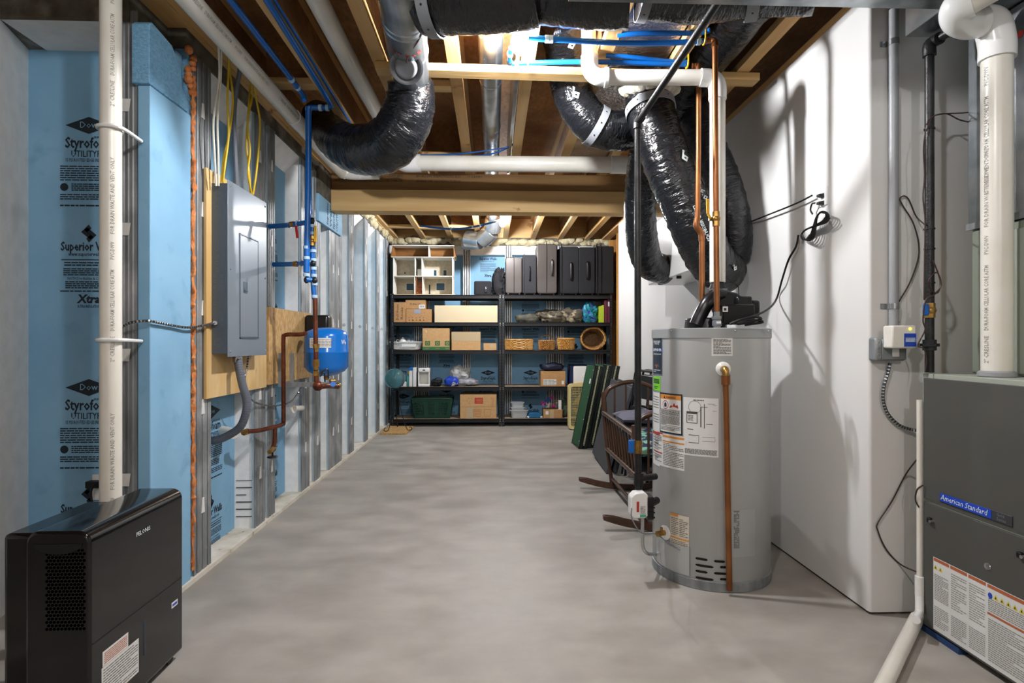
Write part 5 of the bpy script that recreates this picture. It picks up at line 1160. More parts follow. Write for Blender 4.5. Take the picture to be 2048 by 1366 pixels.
g = G(); g.box((a.x + b.x)/2 + .0, (a.x + b.x)/2 + .03, WY - .058, WY - .056, a.z + .018, a.z + .052); g.build('receptacle', 'white', t, bevel=.001)
a = at(1783, 697, Y=WY - .11); b = at(1832, 651, Y=WY - .11)
t = thing('alarm_box', 'cream plastic alarm box with blue label and lit yellow lamp', 'alarm', ((a.x + b.x)/2, WY - .08, a.z))
G().box(a.x, b.x, WY - .115, WY - .057, a.z, b.z).build('case', 'pvc', t, bevel=.007)
m_ = (a.x * .52 + b.x * .48)
g = G(); g.box(m_, b.x - .004, WY - .1165, WY - .1145, a.z + .008, a.z + .062); g.mi = 1
g.text('PUMP ALARM', ((m_ + b.x) / 2 - .002, WY - .1172, a.z + .038), X_, Z_, .008, 'c', fit=.03) if 0 else None
g.lines(Vector((m_, WY - .1172, a.z)), X_, Z_, .005, b.x - m_ - .008, .026, .045, 4, .003, 3); g.build('blue_label', ['bluelab', 'inkw'], t, smooth=False)
o = G().sphere((m_ + .025, WY - .116, b.z - .014), .005, 10, 6).build('indicator_lamp', mat('lamp_yellow', '#e8e020', .3, emit=('#f0e030', 2.5)), t)
P = [at(1780, 726, Y=WY - .02), at(1775, 748, Y=WY - .02), at(1768, 770, Y=WY - .02), at(1766, 800, Y=WY - .02), at(1776, 828, Y=WY - .02), at(1798, 850, Y=WY - .02), at(1822, 859, Y=WY - .02), at(1838, 861, Y=WY - .04)]
armoured('armoured_cable', P, 'thin armoured cable drooping from the junction box to the furnace', .0075)
px_ = at(1859, 400, t=2.285).x; py_ = at(1859, 400, t=2.285).y
t = thing('gas_pipe', 'black iron gas pipe with brass valve on the return wall behind the furnace', 'pipe', (px_, py_, 1.052))
def zz(y): return at(1859, y, t=2.285).z
G().tube([(px_, py_, zz(606)), (px_, py_, zz(100))], .017, 16, 1).build('pipe_body', 'iron', t)
G().tube([(px_, py_, zz(745)), (px_, py_, zz(636))], .0165, 16, 1).build('pipe_body', 'iron', t)
G().tube([Vector((px_, py_, zz(112))), Vector((px_, py_, zz(92))), at(1866, 84, t=2.285), at(1880, 76, t=2.25)], .024, 16, 5).build('elbow', 'iron', t)
G().tube([at(1868, 84, t=2.28), at(1930, 42, t=2.16)], .017, 16, 1).build('pipe_body', 'iron', t)
g = G(); c = Vector((px_, py_, zz(621))); g.cyl(c - Z_ * .03, c + Z_ * .03, .02, 8); g.sphere(c, .024, 10, 6); g.build('brass_valve', 'brass', t)
G().box(c.x - .042, c.x - .022, c.y - .03, c.y - .012, c.z - .022, c.z + .026).build('blue_valve_lever', 'bluep', t, bevel=.006)
c = Vector((px_, py_, zz(690))); g = G(); g.cyl(c - Z_ * .022, c + Z_ * .022, .024, 8); g.cyl(c - Z_ * .006, c + Z_ * .006, .034, 8); g.build('pipe_union', 'iron', t)
for y in (258, 458, 498, 566): G().lathe([(.017, -.003), (.02, -.003), (.02, .003), (.017, .003)], (px_, py_, zz(y)), n=12).build('cable_tie', 'blkm', t)
def wire(pts, label, r=.0028, m='brownw', Yw=None, name='low_voltage_wire'):
    P = [at(x, y, t=q) if q else at(x, y, Y=WY - .012) for x, y, q in pts]
    return tag(G().tube(P, r, 6, 6).build(name, m), label, 'wire', 'thin wires on the return wall')
wire([(1798, 645, 0), (1786, 625, 0), (1800, 600, 0), (1822, 560, 0), (1838, 505, 0), (1828, 450, 0), (1806, 412, 0), (1800, 398, 0), (1808, 392, 0), (1818, 400, 0), (1832, 432, 0), (1850, 450, 2.26)], 'thin brown wire looping from the cream alarm box to the gas pipe')
wire([(1853, 250, 2.25), (1858, 240, 2.25), (1872, 230, 2.28), (1895, 228, 2.3), (1920, 240, 2.3), (1955, 247, 2.3)], 'thin brown wire arching from the gas pipe top toward the plenum')
wire([(1853, 262, 2.25), (1862, 236, 2.25), (1885, 228, 2.29), (1925, 226, 2.3), (1955, 222, 2.3)], 'thin dark wire arching highest from the gas pipe toward the plenum')
wire([(1851, 262, 2.25), (1847, 300, 2.25), (1849, 350, 2.25), (1846, 395, 2.25), (1850, 440, 2.25), (1849, 520, 2.25), (1848, 600, 2.25)], 'thin brown wire tied along the tall gas pipe')
wire([(1866, 520, 2.25), (1880, 560, 2.25), (1876, 585, 2.25), (1862, 580, 2.25), (1858, 560, 2.24), (1874, 545, 2.24), (1882, 570, 2.24), (1868, 590, 2.24), (1852, 600, 2.24), (1846, 640, 2.25), (1850, 660, 2.25), (1836, 690, 2.26), (1848, 698, 2.25), (1853, 720, 2.25), (1850, 745, 2.25)], 'thin brown wire coiled below the black ties and hanging past the brass valve')
wire([(1836, 916, 2.3), (1812, 948, 0), (1784, 1002, 0), (1756, 1045, 0), (1756, 1062, 0), (1772, 1098, 0), (1800, 1128, 0), (1838, 1146, 2.3)], 'thin brown wire bowing along the return wall beside the furnace', .0032)
wire([(1846, 970, 2.27), (1834, 980, 2.28), (1831, 1000, 2.29), (1838, 1015, 2.28)], 'short brown wire loop at the furnace corner', .0032)
# condensate pipe
t = thing('condensate_pipe', 'thin white condensate pipe down the furnace corner and out across the floor', 'pipe', at(1839, 1235, t=2.29))
u1 = at(1839, 1160, t=2.29)
G().tube([at(1839, 800, t=2.29), at(1839, 1158, t=2.29)], .0105, 14, 1).build('pipe_body', 'pvc', t)
G().cyl(at(1839, 1152, t=2.29), at(1839, 1190, t=2.29), .0165, 16).build('coupling', 'pvcw', t, bevel=.001)
e0 = at(1838, 1226, t=2.27)
G().tube([at(1839, 1188, t=2.29), at(1839, 1215, t=2.28), e0, at(1832, 1240, t=2.2)], .0155, 16, 5).build('elbow', 'pvcw', t)
e1 = at(1834, 1236, Z=.03); e2 = at(1762, 1380, Z=.027)
G().tube([e1, e2, e2 + (e2 - e1) * .6], .0255, 18, 1).build('floor_pipe', 'pvc', t)
# ================================================================ SHELVING
YS, YSB = 7.77, 8.24
def sx(px, Y=YS): return at(px, 683, Y=Y).x
def szz(py, Y=YS, px=1000): return at(px, py, Y=Y).z
LV = [1.825, 1.445, 1.058, .552, .108]            # board tops
U0, U1, U2 = sx(782), sx(1003), sx(1225)
def rack(x0, x1, label):
    t = thing('shelving_rack', label, 'shelving', ((x0 + x1) / 2, (YS + YSB) / 2, 0), 0, 'black boltless racks at the back wall')
    for x in (x0, x1 - .038):
        for y, s in ((YS, 1), (YSB - .038, -1)):
            g = G()
            if x == x0: g.prism([(0, 0), (.038, 0), (.038, .003), (.003, .003), (.003, .038), (0, .038)] if s == 1 else [(0, 0), (.003, 0), (.003, .035), (.038, .035), (.038, .038), (0, .038)], (x, y, 0), X_, Y_, (0, 0, 1.84))
            else: g.prism([(0, 0), (.038, 0), (.038, .038), (.035, .038), (.035, .003), (0, .003)] if s == 1 else [(.035, 0), (.038, 0), (.038, .038), (0, .038), (0, .035), (.035, .035)], (x, y, 0), X_, Y_, (0, 0, 1.84))
            p = g.build('post', 'rackm', t, smooth=False)
            if s == 1:
                g = G()
                for k in range(44):
                    z = .03 + k * .041; g.box(x + .016, x + .022, y - .001, y, z, z + .014)
                tag(g.build('key_slot', mat('slot_grey', '#46555f', .6), p, smooth=False), kind='stuff')
                for z in LV:
                    for dz_ in (-.012, -.036):
                        G().cyl((x + .019, y - .003, z + dz_), (x + .019, y, z + dz_), .005, 8).build('rivet', 'steel', p)
    for i, z in enumerate(LV):
        for y in (YS + .002, YSB - .006):
            G().prism([(0, -.05), (0, -.012), (-.006, -.006), (-.006, -.0), (.01, 0), (.012, -.02), (.004, -.05)] if y < 8 else [(0, -.05), (0, 0), (.004, 0), (.004, -.05)], (x0 + .03, y, z), Y_, Z_, (x1 - x0 - .06, 0, 0)).build('front_beam' if y < 8 else 'rear_beam', 'rackm', t, bevel=.001)
        for x in (x0 + .004, x1 - .008): G().box(x, x + .004, YS + .03, YSB - .03, z - .05, z - .01).build('side_beam', 'rackm', t)
        G().box(x0 + .01, x1 - .01, YS + .008, YSB - .008, z - .014, z - .001).build('shelf_board', 'board', t, smooth=False)
    return t
rack(U0, U1 + 0, 'black steel rack with five boards carrying the doll house and cartons')
rack(U1 + .004, U2, 'black steel rack with five boards carrying suitcases and baskets')
def bx(name, mats, px0, px1, pytop, lev, dep, label, cat, y0=.03, draw=None, bevel=.003, group=None, base=None, part='box_body'):
    Y = YS + y0; a = sx(px0, Y); b = sx(px1, Y); z = LV[lev] if base is None else base; zt_ = szz(pytop, Y)
    t = thing(name, label, cat, ((a + b) / 2, Y, z), 0, group)
    G().box(a, b, Y, Y + dep, z + .001, zt_).build(part, mats, t, bevel=bevel)
    if draw: draw(t, a, b, Y, z, zt_)
    return t
def flap(t, a, b, Y, z, z2, dep=.3, m='card'):
    G().box(a + .002, b - .002, Y + .002, Y + dep / 2 - .003, z2 + .0005, z2 + .004).build('flap', m, t); G().box(a + .002, b - .002, Y + dep/2 + .003, Y + dep - .002, z2 + .0005, z2 + .004).build('flap', m, t)
def prt(t, *ts, m='inkbrown', nm='printed_text'):
    g = G()
    for (s, x, z, size, fit, Y, u, v) in ts: g.text(s, (x, Y - .001, z), u, v, size, fit=fit, bold=.01)
    return g.build(nm, m, t, smooth=False)
# -- level 1 : doll house
Y = YS + .06; a = sx(786, Y); b = sx(906, Y); zb = LV[0]; k = (b - a)
def wz(py): return szz(py, Y)
t = thing('doll_house', 'open-backed wooden doll house with orange stair on the top shelf', 'doll house', ((a + b)/2, Y, zb))
D = .30
G().box(a - .03, b + .03, Y - .03, Y + D, zb + .001, zb + .012).build('base_board', 'cream', t, bevel=.001)
cr = 'doll_cream'; mat(cr, '#c9bfa8', .7, col2='#b8ad94', scale=30); dw = mat('doll_white', '#dcd9d0', .6); dwd = mat('doll_wood', '#946838', .6, col2='#7a5128', scale=20, stretch=(.2, 1, 1))
z1, z2, z3, z4 = wz(589), wz(553), wz(516), wz(493)
G().box(a, b, Y + D - .008, Y + D, zb + .012, z3).build('back_panel', M.get(cr) or MATS[cr], t)
for x in (a, b - .012): G().box(x, x + .012, Y, Y + D - .008, zb + .012, z3).build('side_wall', dw, t)
G().box(a, b, Y - .003, Y + D - .008, z2 - .006, z2 + .006).build('floor_board', dw, t)
G().box(a - .02, b + .02, Y - .02, Y + D, z3, z3 + .010).build('floor_board', dw, t)
for x, zz0, zz1 in ((sx(830, Y), z2 + .006, z3), (sx(843.5, Y), z2 + .006, z3), (sx(829, Y), zb + .012, z2 - .006), (sx(845, Y), zb + .012, z2 - .006)):
    G().box(x - .005, x + .005, Y + .004, Y + D - .01, zz0, zz1).build('partition', dw, t)
# mansard roof, open to the viewer
for (x0, x1) in ((sx(781, Y), b + .04),):
    g = G(); g.hexa([(x0, Y + D - .01, z3 + .01), (x1, Y + D - .01, z3 + .01), (x1, Y + D, z3 + .01), (x0, Y + D, z3 + .01), (x0 + .03, Y + D * .62, z4), (x1 - .03, Y + D * .62, z4), (x1 - .03, Y + D * .62 + .01, z4), (x0 + .03, Y + D * .62 + .01, z4)])
    g.build('roof_slope', dwd, t)
    for s0, s1 in ((x0, x0 + .03), (x1, x1 - .03)):
        g = G(); g.hexa([(min(s0, s1), Y + .0, z3 + .01)] + [(max(s0, s1), Y, z3 + .01), (max(s0, s1), Y + D, z3 + .01), (min(s0, s1), Y + D, z3 + .01)] + [(p[0], p[1], z4) for p in ((s1 - .004, Y + .01), (s1 + .004, Y + .01), (s1 + .004, Y + D * .62), (s1 - .004, Y + D * .62))]); g.build('roof_end', dwd, t)
    G().box(x0 + .02, x1 - .02, Y - .01, Y + D * .63, z4, z4 + .012).build('roof_ridge', dw, t)
    G().hexa([(sx(857, Y) - .004, Y + .01, z3 + .01), (sx(857, Y) + .004, Y + .01, z3 + .01), (sx(857, Y) + .004, Y + D - .02, z3 + .01), (sx(857, Y) - .004, Y + D - .02, z3 + .01), (sx(857, Y) - .004, Y + .01, z4), (sx(857, Y) + .004, Y + .01, z4), (sx(857, Y) + .004, Y + D*.6, z4), (sx(857, Y) - .004, Y + D*.6, z4)]).build('partition', dw, t)
dark = mat('doll_pane', '#23445a', .3)
def dwin(px0, px1, py0, py1, par=t):
    yy = Y + D - .012; g = G(); x0, x1, zz1, zz0 = sx(px0, yy), sx(px1, yy), szz(py0, yy), szz(py1, yy)
    g.box(x0 - .008, x1 + .008, yy, yy + .004, zz0 - .008, zz1 + .008); w_ = g.build('window_frame', dw, par)
    G().box(x0, x1, yy - .002, yy, zz0, zz1).build('window_pane', dark, w_)
for q in ((813, 827, 568, 581), (873, 889, 567, 581), (868, 873, 541, 552), (887, 893, 541, 552), (818, 825, 506, 515), (876, 885, 506, 515)): dwin(*q)
g = G()
for i in range(9):
    x0, x1 = sx(833, Y), sx(842, Y); g.box(x0, x1, Y + .04 + i * .018, Y + .06 + i * .018, zb + .014 + i * .021, zb + .024 + i * .021)
g.box(sx(833, Y) - .004, sx(833, Y), Y + .03, Y + .05, zb + .012, z2); g.box(sx(842, Y), sx(842, Y) + .004, Y + .03, Y + .05, zb + .012, z2)
g.build('stair', mat('orange_wood', '#c8641c', .5), t)
G().box(sx(853, Y), sx(856, Y), Y + D - .014, Y + D - .009, zb + .012, wz(566)).build('door_panel', 'ink', t)
g = G(); g.poly([(0, -.016), (.012, 0), (0, .016), (-.012, 0)], (sx(810, Y + D - .01), Y + D - .0095, szz(547, Y + D)), X_, Z_); g.text('WELCOME', (sx(851, Y), Y - .0035, z2), X_, Z_, .0001) if 0 else None; g.build('wall_ornament', 'ink', t, smooth=False)
G().box(sx(834, Y), sx(866, Y), Y + .06, Y + .065, z2 + .006, wz(538)).build('stair_rail', dw, t)
# -- suitcases on level 1
def suitcase(px0, px1, pytop, m, label, cat='suitcase', dep=.36, y0=.03, wheels=True, handle=None, zipx=None, br=.02, lean=0, lip=None, grp='luggage on the top shelf'):
    Y = YS + y0; a = sx(px0, Y); b = sx(px1, Y); z = LV[0]; zt_ = szz(pytop, Y); h = .025 if wheels else .001
    t = thing('suitcase', label, cat, ((a + b)/2, Y, z), 0, grp)
    g = G(); g.prism([(x + 0, y) for x, y in rrect(b - a, zt_ - z - h, min(br, (b-a)*.3), 4)], ((a + b)/2, Y, (z + h + zt_)/2), X_, Z_, (0, dep, 0))
    g.build('case_body', m, t, bevel=.012, seg=3)
    c = (a + b)/2
    if zipx is not None:
        for q in zipx: x = a + (b - a) * q; g = G(); g.tube([(x, Y - .004, z + h + .02), (x, Y - .004, zt_ - .015), (x, Y + .05, zt_ + .002), (x, Y + dep - .04, zt_ + .002)], .005, 6, 3); g.build('zip_seam', 'blkm', t)
    if handle:
        x = a + (b - a) * handle[0]; h0, h1 = szz(handle[2], Y), szz(handle[1], Y)
        G().tube([(x, Y + .002, h0), (x, Y - .026, h0 + .018), (x, Y - .03, (h0+h1)/2), (x, Y - .026, h1 - .018), (x, Y + .002, h1)], .010, 8, 5).build('carry_handle', 'blkp', t)
        for hh in (h0, h1): G().sphere((x, Y - .004, hh), .009, 8, 6).build('handle_rivet', 'steel', t)
    if wheels:
        for q in (.16, .84): x = a + (b - a) * q; G().cyl((x - .008, Y + .025, z + .018), (x + .008, Y + .025, z + .018), .017, 14).build('wheel', 'blkp', t)
    return t
suitcase(1011, 1044, 514, 'shell', 'small bronze hard-shell suitcase beside the black shoulder bag', zipx=(.52,), br=.03)
suitcase(1045, 1073, 511, 'fabricg', 'slim charcoal suitcase with long side handle between two bronze suitcases', handle=(.5, 533, 561), zipx=(.12,))
suitcase(1074, 1114, 487, 'shell', 'tallest bronze hard-shell suitcase with black curved handle', zipx=(.48,), handle=(.75, 519, 551), br=.035, dep=.42)
suitcase(1115, 1123, 497, 'fabric', 'narrow edge of a black fabric case squeezed behind the tall bronze one', wheels=False, y0=.1)
suitcase(1121, 1158, 492, 'fabric', 'black fabric suitcase bulging next to the tall bronze case', handle=(.55, 524, 560), zipx=(.06,), br=.03, dep=.42)
suitcase(1158, 1190, 493, 'fabric', 'middle black fabric suitcase with long handle of the three soft ones', handle=(.5, 522, 558), zipx=(.95,), br=.02, dep=.42)
suitcase(1191, 1228, 491, 'fabric', 'black fabric suitcase at the timber end of the top shelf', zipx=(.08, .3), br=.02, dep=.42)
def lump(name, m, px0, px1, pytop, base_z, Y, dep, label, cat, seed=1, amp=.22, n=26, group=None, flatb=True, mm=14):
    a = sx(px0, Y); b = sx(px1, Y); zt_ = szz(pytop, Y); rnd = random.Random(seed); ph = [rnd.uniform(0, 6.28) for _ in range(9)]
    from mathutils import noise
    n = max(n, 44); mm = max(mm, 22)
    g = G(); rx = (b - a)/2; rz = (zt_ - base_z)/2; cx_ = (a + b)/2; V = []; F = []; sg = lambda v, e: abs(v)**e * (1 if v >= 0 else -1)
    for i in range(mm + 1):
        t_ = pi * i / mm
        for j in range(n):
            p = 2*pi*j/n; d_ = Vector((sg(cos(p), .7) * sin(t_)**.7, sg(sin(p), .7) * sin(t_)**.7, sg(cos(t_), .7)))
            q = Vector((d_.x*rx, d_.y*dep/2, d_.z*rz)) * 9 + Vector((seed*3.1, 0, 0))
            k_ = 1 + amp * (1.5 * (abs(noise.noise(q * 1.3)) - .3) + 1.1 * (abs(noise.noise(q * 3.2)) - .25) + .9*noise.noise(q*.6))
            top = .8 + .5 * noise.noise(Vector((d_.x * rx * 7 + seed, d_.y, 0))) if d_.z > 0 else 1
            V.append((cx_ + d_.x*rx*min(k_, 1.06), Y + dep/2 + d_.y*dep/2*min(k_, 1.05), base_z + .001 + max(0, rz*(1 + d_.z*k_*top))))
    for i in range(mm):
        for j in range(n): F.append((i*n + j, (i+1)*n + j, (i+1)*n + (j+1) % n, i*n + (j+1) % n))
    g.add(V, F); return tag(g.build(name, m, ang=50), label, cat, group)
lump('shoulder_bag', 'fabric', 984, 1014, 538, LV[0], YS + .05, .3, 'slouched black shoulder bag with peaked top against the small bronze suitcase', 'bag', 3, .5)
t = bx('laptop_bag', 'fabric', 948, 983, 562, 0, .2, 'squat black laptop bag at the end of the luggage row', 'bag', part='bag_body', bevel=.02, y0=.05)
x = sx(969, YS + .05); G().box(x, x + .04, YS + .035, YS + .05, LV[0] + .04, LV[0] + .13).build('front_pocket', 'fabricg', t, bevel=.006)
G().box(x + .015, x + .022, YS + .033, YS + .036, LV[0] + .09, LV[0] + .11).build('buckle', 'steel', t)
# -- level 2
def d(t, a, b, Y, z, z2):
    g = G(); g.text('Doll House', (a + .07, Y - .001, z + .03), Z_, -X_, .035, fit=z2 - z - .06, bold=.01); g.text('Rocks', (a + .13, Y - .001, z + .04), Z_, -X_, .035, fit=(z2 - z) * .6, bold=.01); g.build('printed_text', 'inkbrown', t, smooth=False)
bx('cardboard_box', 'card', 787, 811, 605, 1, .3, 'tall carton with handwriting up its side below the doll house', 'box', draw=d, y0=.02)
def d(t, a, b, Y, z, z2):
    G().box(a + .11, a + .2, Y - .0015, Y, z2 - .06, z2 + .0).build('tape_strip', mat('grey_tape', '#8f94a0', .3), t)
    g = G()
    for i in range(5): g.poly(ngon(.008 + .003 * (i % 2), 6), (a + .045 + i * .05, Y - .001, z + .03), X_, Z_)
    for i in range(5): g.poly([(-.008, 0), (.008, 0), (0, .012)], (a + .04 + i * .05, Y - .001, z + .06 + .004 * (i % 2)), X_, Z_)
    tag(g.build('printed_symbol', 'inkbrown', t, smooth=False), kind='stuff'); flap(t, a, b, Y, z, z2)
bx('cardboard_box', 'card', 812, 863, 619, 1, .3, 'printed carton with a patch of grey tape, lowest of its stack', 'box', draw=d)
Y2_ = YS + .03
def d(t, a, b, Y, z, z2):
    g = G(); g.text('Dillards', (a + .06, Y - .001, z + .055), X_, Z_, .03, fit=.15); g.build('printed_text', 'ink', t, smooth=False)
    g = G(); g.box(b - .09, b - .01, Y - .0015, Y, z + .005, z + .06); g.mi = 1
    for i in range(7): g.box(b - .08 + i * .009, b - .077 + i * .009 + .002 * (i % 2), Y - .002, Y - .0015, z + .02, z + .05)
    g.build('shipping_label', ['paper', 'ink'], t, smooth=False)
bx('cardboard_box', 'card', 811, 851, 600, 1, .28, 'small carton with white barcode label on top of the printed carton', 'box', draw=d, base=szz(619, Y2_) + .005)
bx('cream_box', 'cream', 869, 995, 611, 1, .34, 'long plain cream box filling the shelf beside the cartons', 'box', bevel=.002, part='carton_body')
lump('folded_cloth', mat('dark_camouflage', '#3c3a36', .9, col2='#57564a', scale=14), 1032, 1079, 626, LV[1], YS + .03, .3, 'rumpled dark grey cloth beside the uprights on the second shelf', 'cloth', 5)
lump('folded_cloth', mat('olive_cloth', '#5d5546', .9, col2='#2f2d28', scale=10, col3='#9a8f78', scale3=9, lo3=.55, hi3=.62), 1073, 1172, 617, LV[1], YS + .03, .32, 'heap of brown and olive hunting clothes in the middle of the second shelf', 'clothes', 8, .3, 34)
t = lump('teal_bag', mat('teal_nylon', '#168a97', .4, col2='#0f4f74', scale=22, col3='#4b35b0', scale3=14, lo3=.58, hi3=.62, bump=.6, bscale=50), 1166, 1197, 609, LV[1], YS + .05, .2, 'shiny teal and purple nylon bag crumpled beside the lime folder', 'bag', 9, .5)
for i, (p0, p1, yt, m, lab) in enumerate(((1199, 1204, 612, 'l', 'lime green folder leaning beside the teal bag'), (1204, 1208, 610, 'l', 'lime green folder leaning against the maroon binders'), (1209, 1214, 600, 'm', 'maroon binder standing next to the lime folders'), (1215, 1220, 598, 'm', 'maroon binder with a pale spine label at the shelf end'))):
    mm_ = mat('lime_folder', '#a3b82c', .5) if m == 'l' else mat('maroon_binder', '#5c2338', .45)
    t = bx('folder' if m == 'l' else 'binder', mm_, p0, p1, yt, 1, .22, lab, 'folder' if m == 'l' else 'binder', bevel=.002, part='cover')
    if i == 3: G().box(sx(1216, YS + .03), sx(1219, YS + .03), YS + .0285, YS + .03, szz(612), szz(603)).build('paper_label', 'paper', t)
# -- level 3
Y = YS + .05; a = sx(781, Y); b = sx(843, Y); z = LV[2]; zt_ = szz(684, Y)
t = thing('storage_basket', 'white lattice plastic basket of china on the third shelf', 'basket', ((a+b)/2, Y, z))
V = [(a + .03, Y + .03, z + .022), (b - .03, Y + .03, z + .022), (b - .03, Y + .27, z + .022), (a + .03, Y + .27, z + .022)]
g = G(); 
for i in range(4):
    p, q = Vector(V[i]), Vector(V[(i + 1) % 4]); P0 = [Vector((a, Y, zt_)), Vector((b, Y, zt_)), Vector((b, Y + .3, zt_)), Vector((a, Y + .3, zt_))]
    pt, qt = P0[i], P0[(i + 1) % 4]; n = 22
    for j in range(n + 1): g.bar(p.lerp(q, j/n), pt.lerp(qt, j/n), .007, .003)
    for j in range(6): s = j / 5; g.bar(p.lerp(pt, s), q.lerp(qt, s), .006, .008)
tag(g.build('basket_lattice', 'white', t, smooth=False), kind='stuff')
g = G(); n = 4
for i in range(4):
    P0 = [Vector((a - .006, Y - .006, zt_)), Vector((b + .006, Y - .006, zt_)), Vector((b + .006, Y + .306, zt_)), Vector((a - .006, Y + .306, zt_))]; g.bar(P0[i], P0[(i+1) % 4], .012, .01)
g.build('basket_rim', 'white', t)
G().box(a + .03, b - .03, Y + .03, Y + .27, z + .018, z + .022).build('basket_base', 'white', t)
G().box(sx(803, Y), sx(832, Y), Y + .004, Y + .012, z + .05, z + .115).build('paper_sheet', 'paper', t)
tag(G().lathe([(.0, .001), (.17, .001), (.2, .014), (.203, .018), (.17, .008), (0, .006)], ((a + b)/2, Y + .15, z), n=36).build('oval_platter', 'pvcw'), 'white platter lying under the plastic basket', 'platter')
c = Vector((sx(803, Y) , Y + .12, zt_ - .03))
t = thing('teapot', 'white china teapot peeping over the plastic basket rim', 'teapot', c)
G().lathe([(.03, 0), (.052, .02), (.055, .04), (.035, .065), (.03, .07), (.032, .072), (.012, .085), (.01, .095), (0, .1)], c, n=24).build('pot_body', 'pvcw', t, ang=60)
G().tube([c + Vector((-.05, 0, .055)), c + Vector((-.085, 0, .06)), c + Vector((-.085, 0, .02)), c + Vector((-.052, 0, .02))], .006, 8, 6).build('pot_handle', 'pvcw', t)
G().tube([c + Vector((.045, 0, .02)), c + Vector((.08, 0, .045)), c + Vector((.09, 0, .07))], lambda s: .014 - .007*s, 8, 5).build('spout', 'pvcw', t)
for i, px in enumerate((815, 822, 829)):
    c = Vector((sx(px, Y), Y + .14, zt_ - .02)); tag(G().lathe([(.02, 0), (.034, .02), (.036, .05 - i * .008), (.033, .05 - i * .008), (.0, .01)], c, n=20).build('china_cup', 'pvcw'), ('white china cup beside the teapot in the plastic basket', 'white china cup in the middle of the basket', 'lowest white china cup toward the green printed carton')[i], 'cup', 'china in the plastic basket')
def d(t, a, b, Y, z, z2):
    g = G(); g.box(a, b, Y - .0012, Y, z + .002, z + .05)
    for i in range(3):
        x = a + .035 + i * (b - a - .1) / 2; g.box(x, x + .07, Y - .0012, Y, z + .065, z + .13)
    g.mi = 1
    for i in range(3):
        x = a + .07 + i * (b - a - .1) / 2; g.poly(ngon(.022, 6), (x, Y - .0018, z + .097), X_, Z_)
        g.lines(Vector((x - .03, Y - .0018, z)), X_, Z_, 0, .06, .018, .035, 2, .004, i)
    g.mi = 0
    for i in range(3): g.poly(ngon(.014, 6 - i), (a + .07 + i * (b - a - .1) / 2, Y - .0024, z + .097), X_, Z_)
    g.build('green_printing', [mat('green_ink', '#2f6a3c', .7), 'card'], t, smooth=False); flap(t, a, b, Y, z, z2)
    g = G(); g.text('2', (a + .04, Y - .001, z2 - .05), X_, Z_, .03); g.build('printed_text', 'inkw', t, smooth=False)
bx('cardboard_box', 'cardl', 845, 899, 657, 2, .36, 'carton with green band and three green symbols on the third shelf', 'box', draw=d, y0=.02)
def d(t, a, b, Y, z, z2):
    G().box(a, b, Y - .001, Y, (z + z2)/2 - .0, z2).build('tape_strip', 'tape', t); flap(t, a, b, Y, z, z2)
bx('cardboard_box', 'cardl', 903, 961, 664, 2, .34, 'wide carton with shiny clear tape beside the green printed one', 'box', draw=d)
def d(t, a, b, Y, z, z2): flap(t, a, b, Y, z, z2, .2, 'cardl'); G().box((a+b)/2 - .0, (a+b)/2 + .05, Y - .001, Y, z + .02, z2).build('tape_strip', 'tape', t)
bx('cardboard_box', 'cardl', 967, 993, 687, 2, .2, 'smallest carton on the third shelf beside the rack uprights', 'box', draw=d)
# wicker baskets : woven walls
def weave(t, ring, nz, z0, h, m, rb=.009, off=.006, taper=lambda s: 1, c=(0, 0)):
    """ring(u) -> (x, y) closed outline; horizontal strands weave in and out of stakes"""
    n = 36
    for r_ in range(nz):
        s = (r_ + .5) / nz; P = []
        for j in range(n * 2):
            x, y = ring(j / (n * 2)); kx = taper(s); nx, ny = x - c[0], y - c[1]; L = math.hypot(nx, ny) or 1
            o = off * (1 if (j + r_ * 1) % 2 else -1)
            P.append((c[0] + nx * kx + nx / L * o, c[1] + ny * kx + ny / L * o, z0 + h * s))
        G().tube(P, rb * .95, 6, 1, closed=True, flat=1.15).build('woven_strand', m, t)
    P = [(c[0] + (ring(j/48)[0] - c[0]) * taper(1), c[1] + (ring(j/48)[1] - c[1]) * taper(1), z0 + h) for j in range(48)]
    G().tube(P, rb * 1.2, 8, 1, closed=True).build('basket_rim', m, t)
def rr_ring(cx, cy, hx, hy, p=4):
    def f(u):
        a = 2*pi*u; return (cx + hx * abs(cos(a))**(2/p) * (1 if cos(a) >= 0 else -1), cy + hy * abs(sin(a))**(2/p) * (1 if sin(a) >= 0 else -1))
    return f
wk = mat('wicker_light', '#c79a52', .5, col2='#a2702f', scale=50); wk2 = mat('wicker_mid', '#b88645', .5, col2='#7d5223', scale=50)
def wbase(t, ring, z, k, c, m, n=36):
    V = [(c[0] + (ring(j/n)[0]-c[0])*k, c[1] + (ring(j/n)[1]-c[1])*k, z + .003) for j in range(n)]; G().add(V, [tuple(range(n))]).build('basket_base', m, t)
Yc = YS + .17
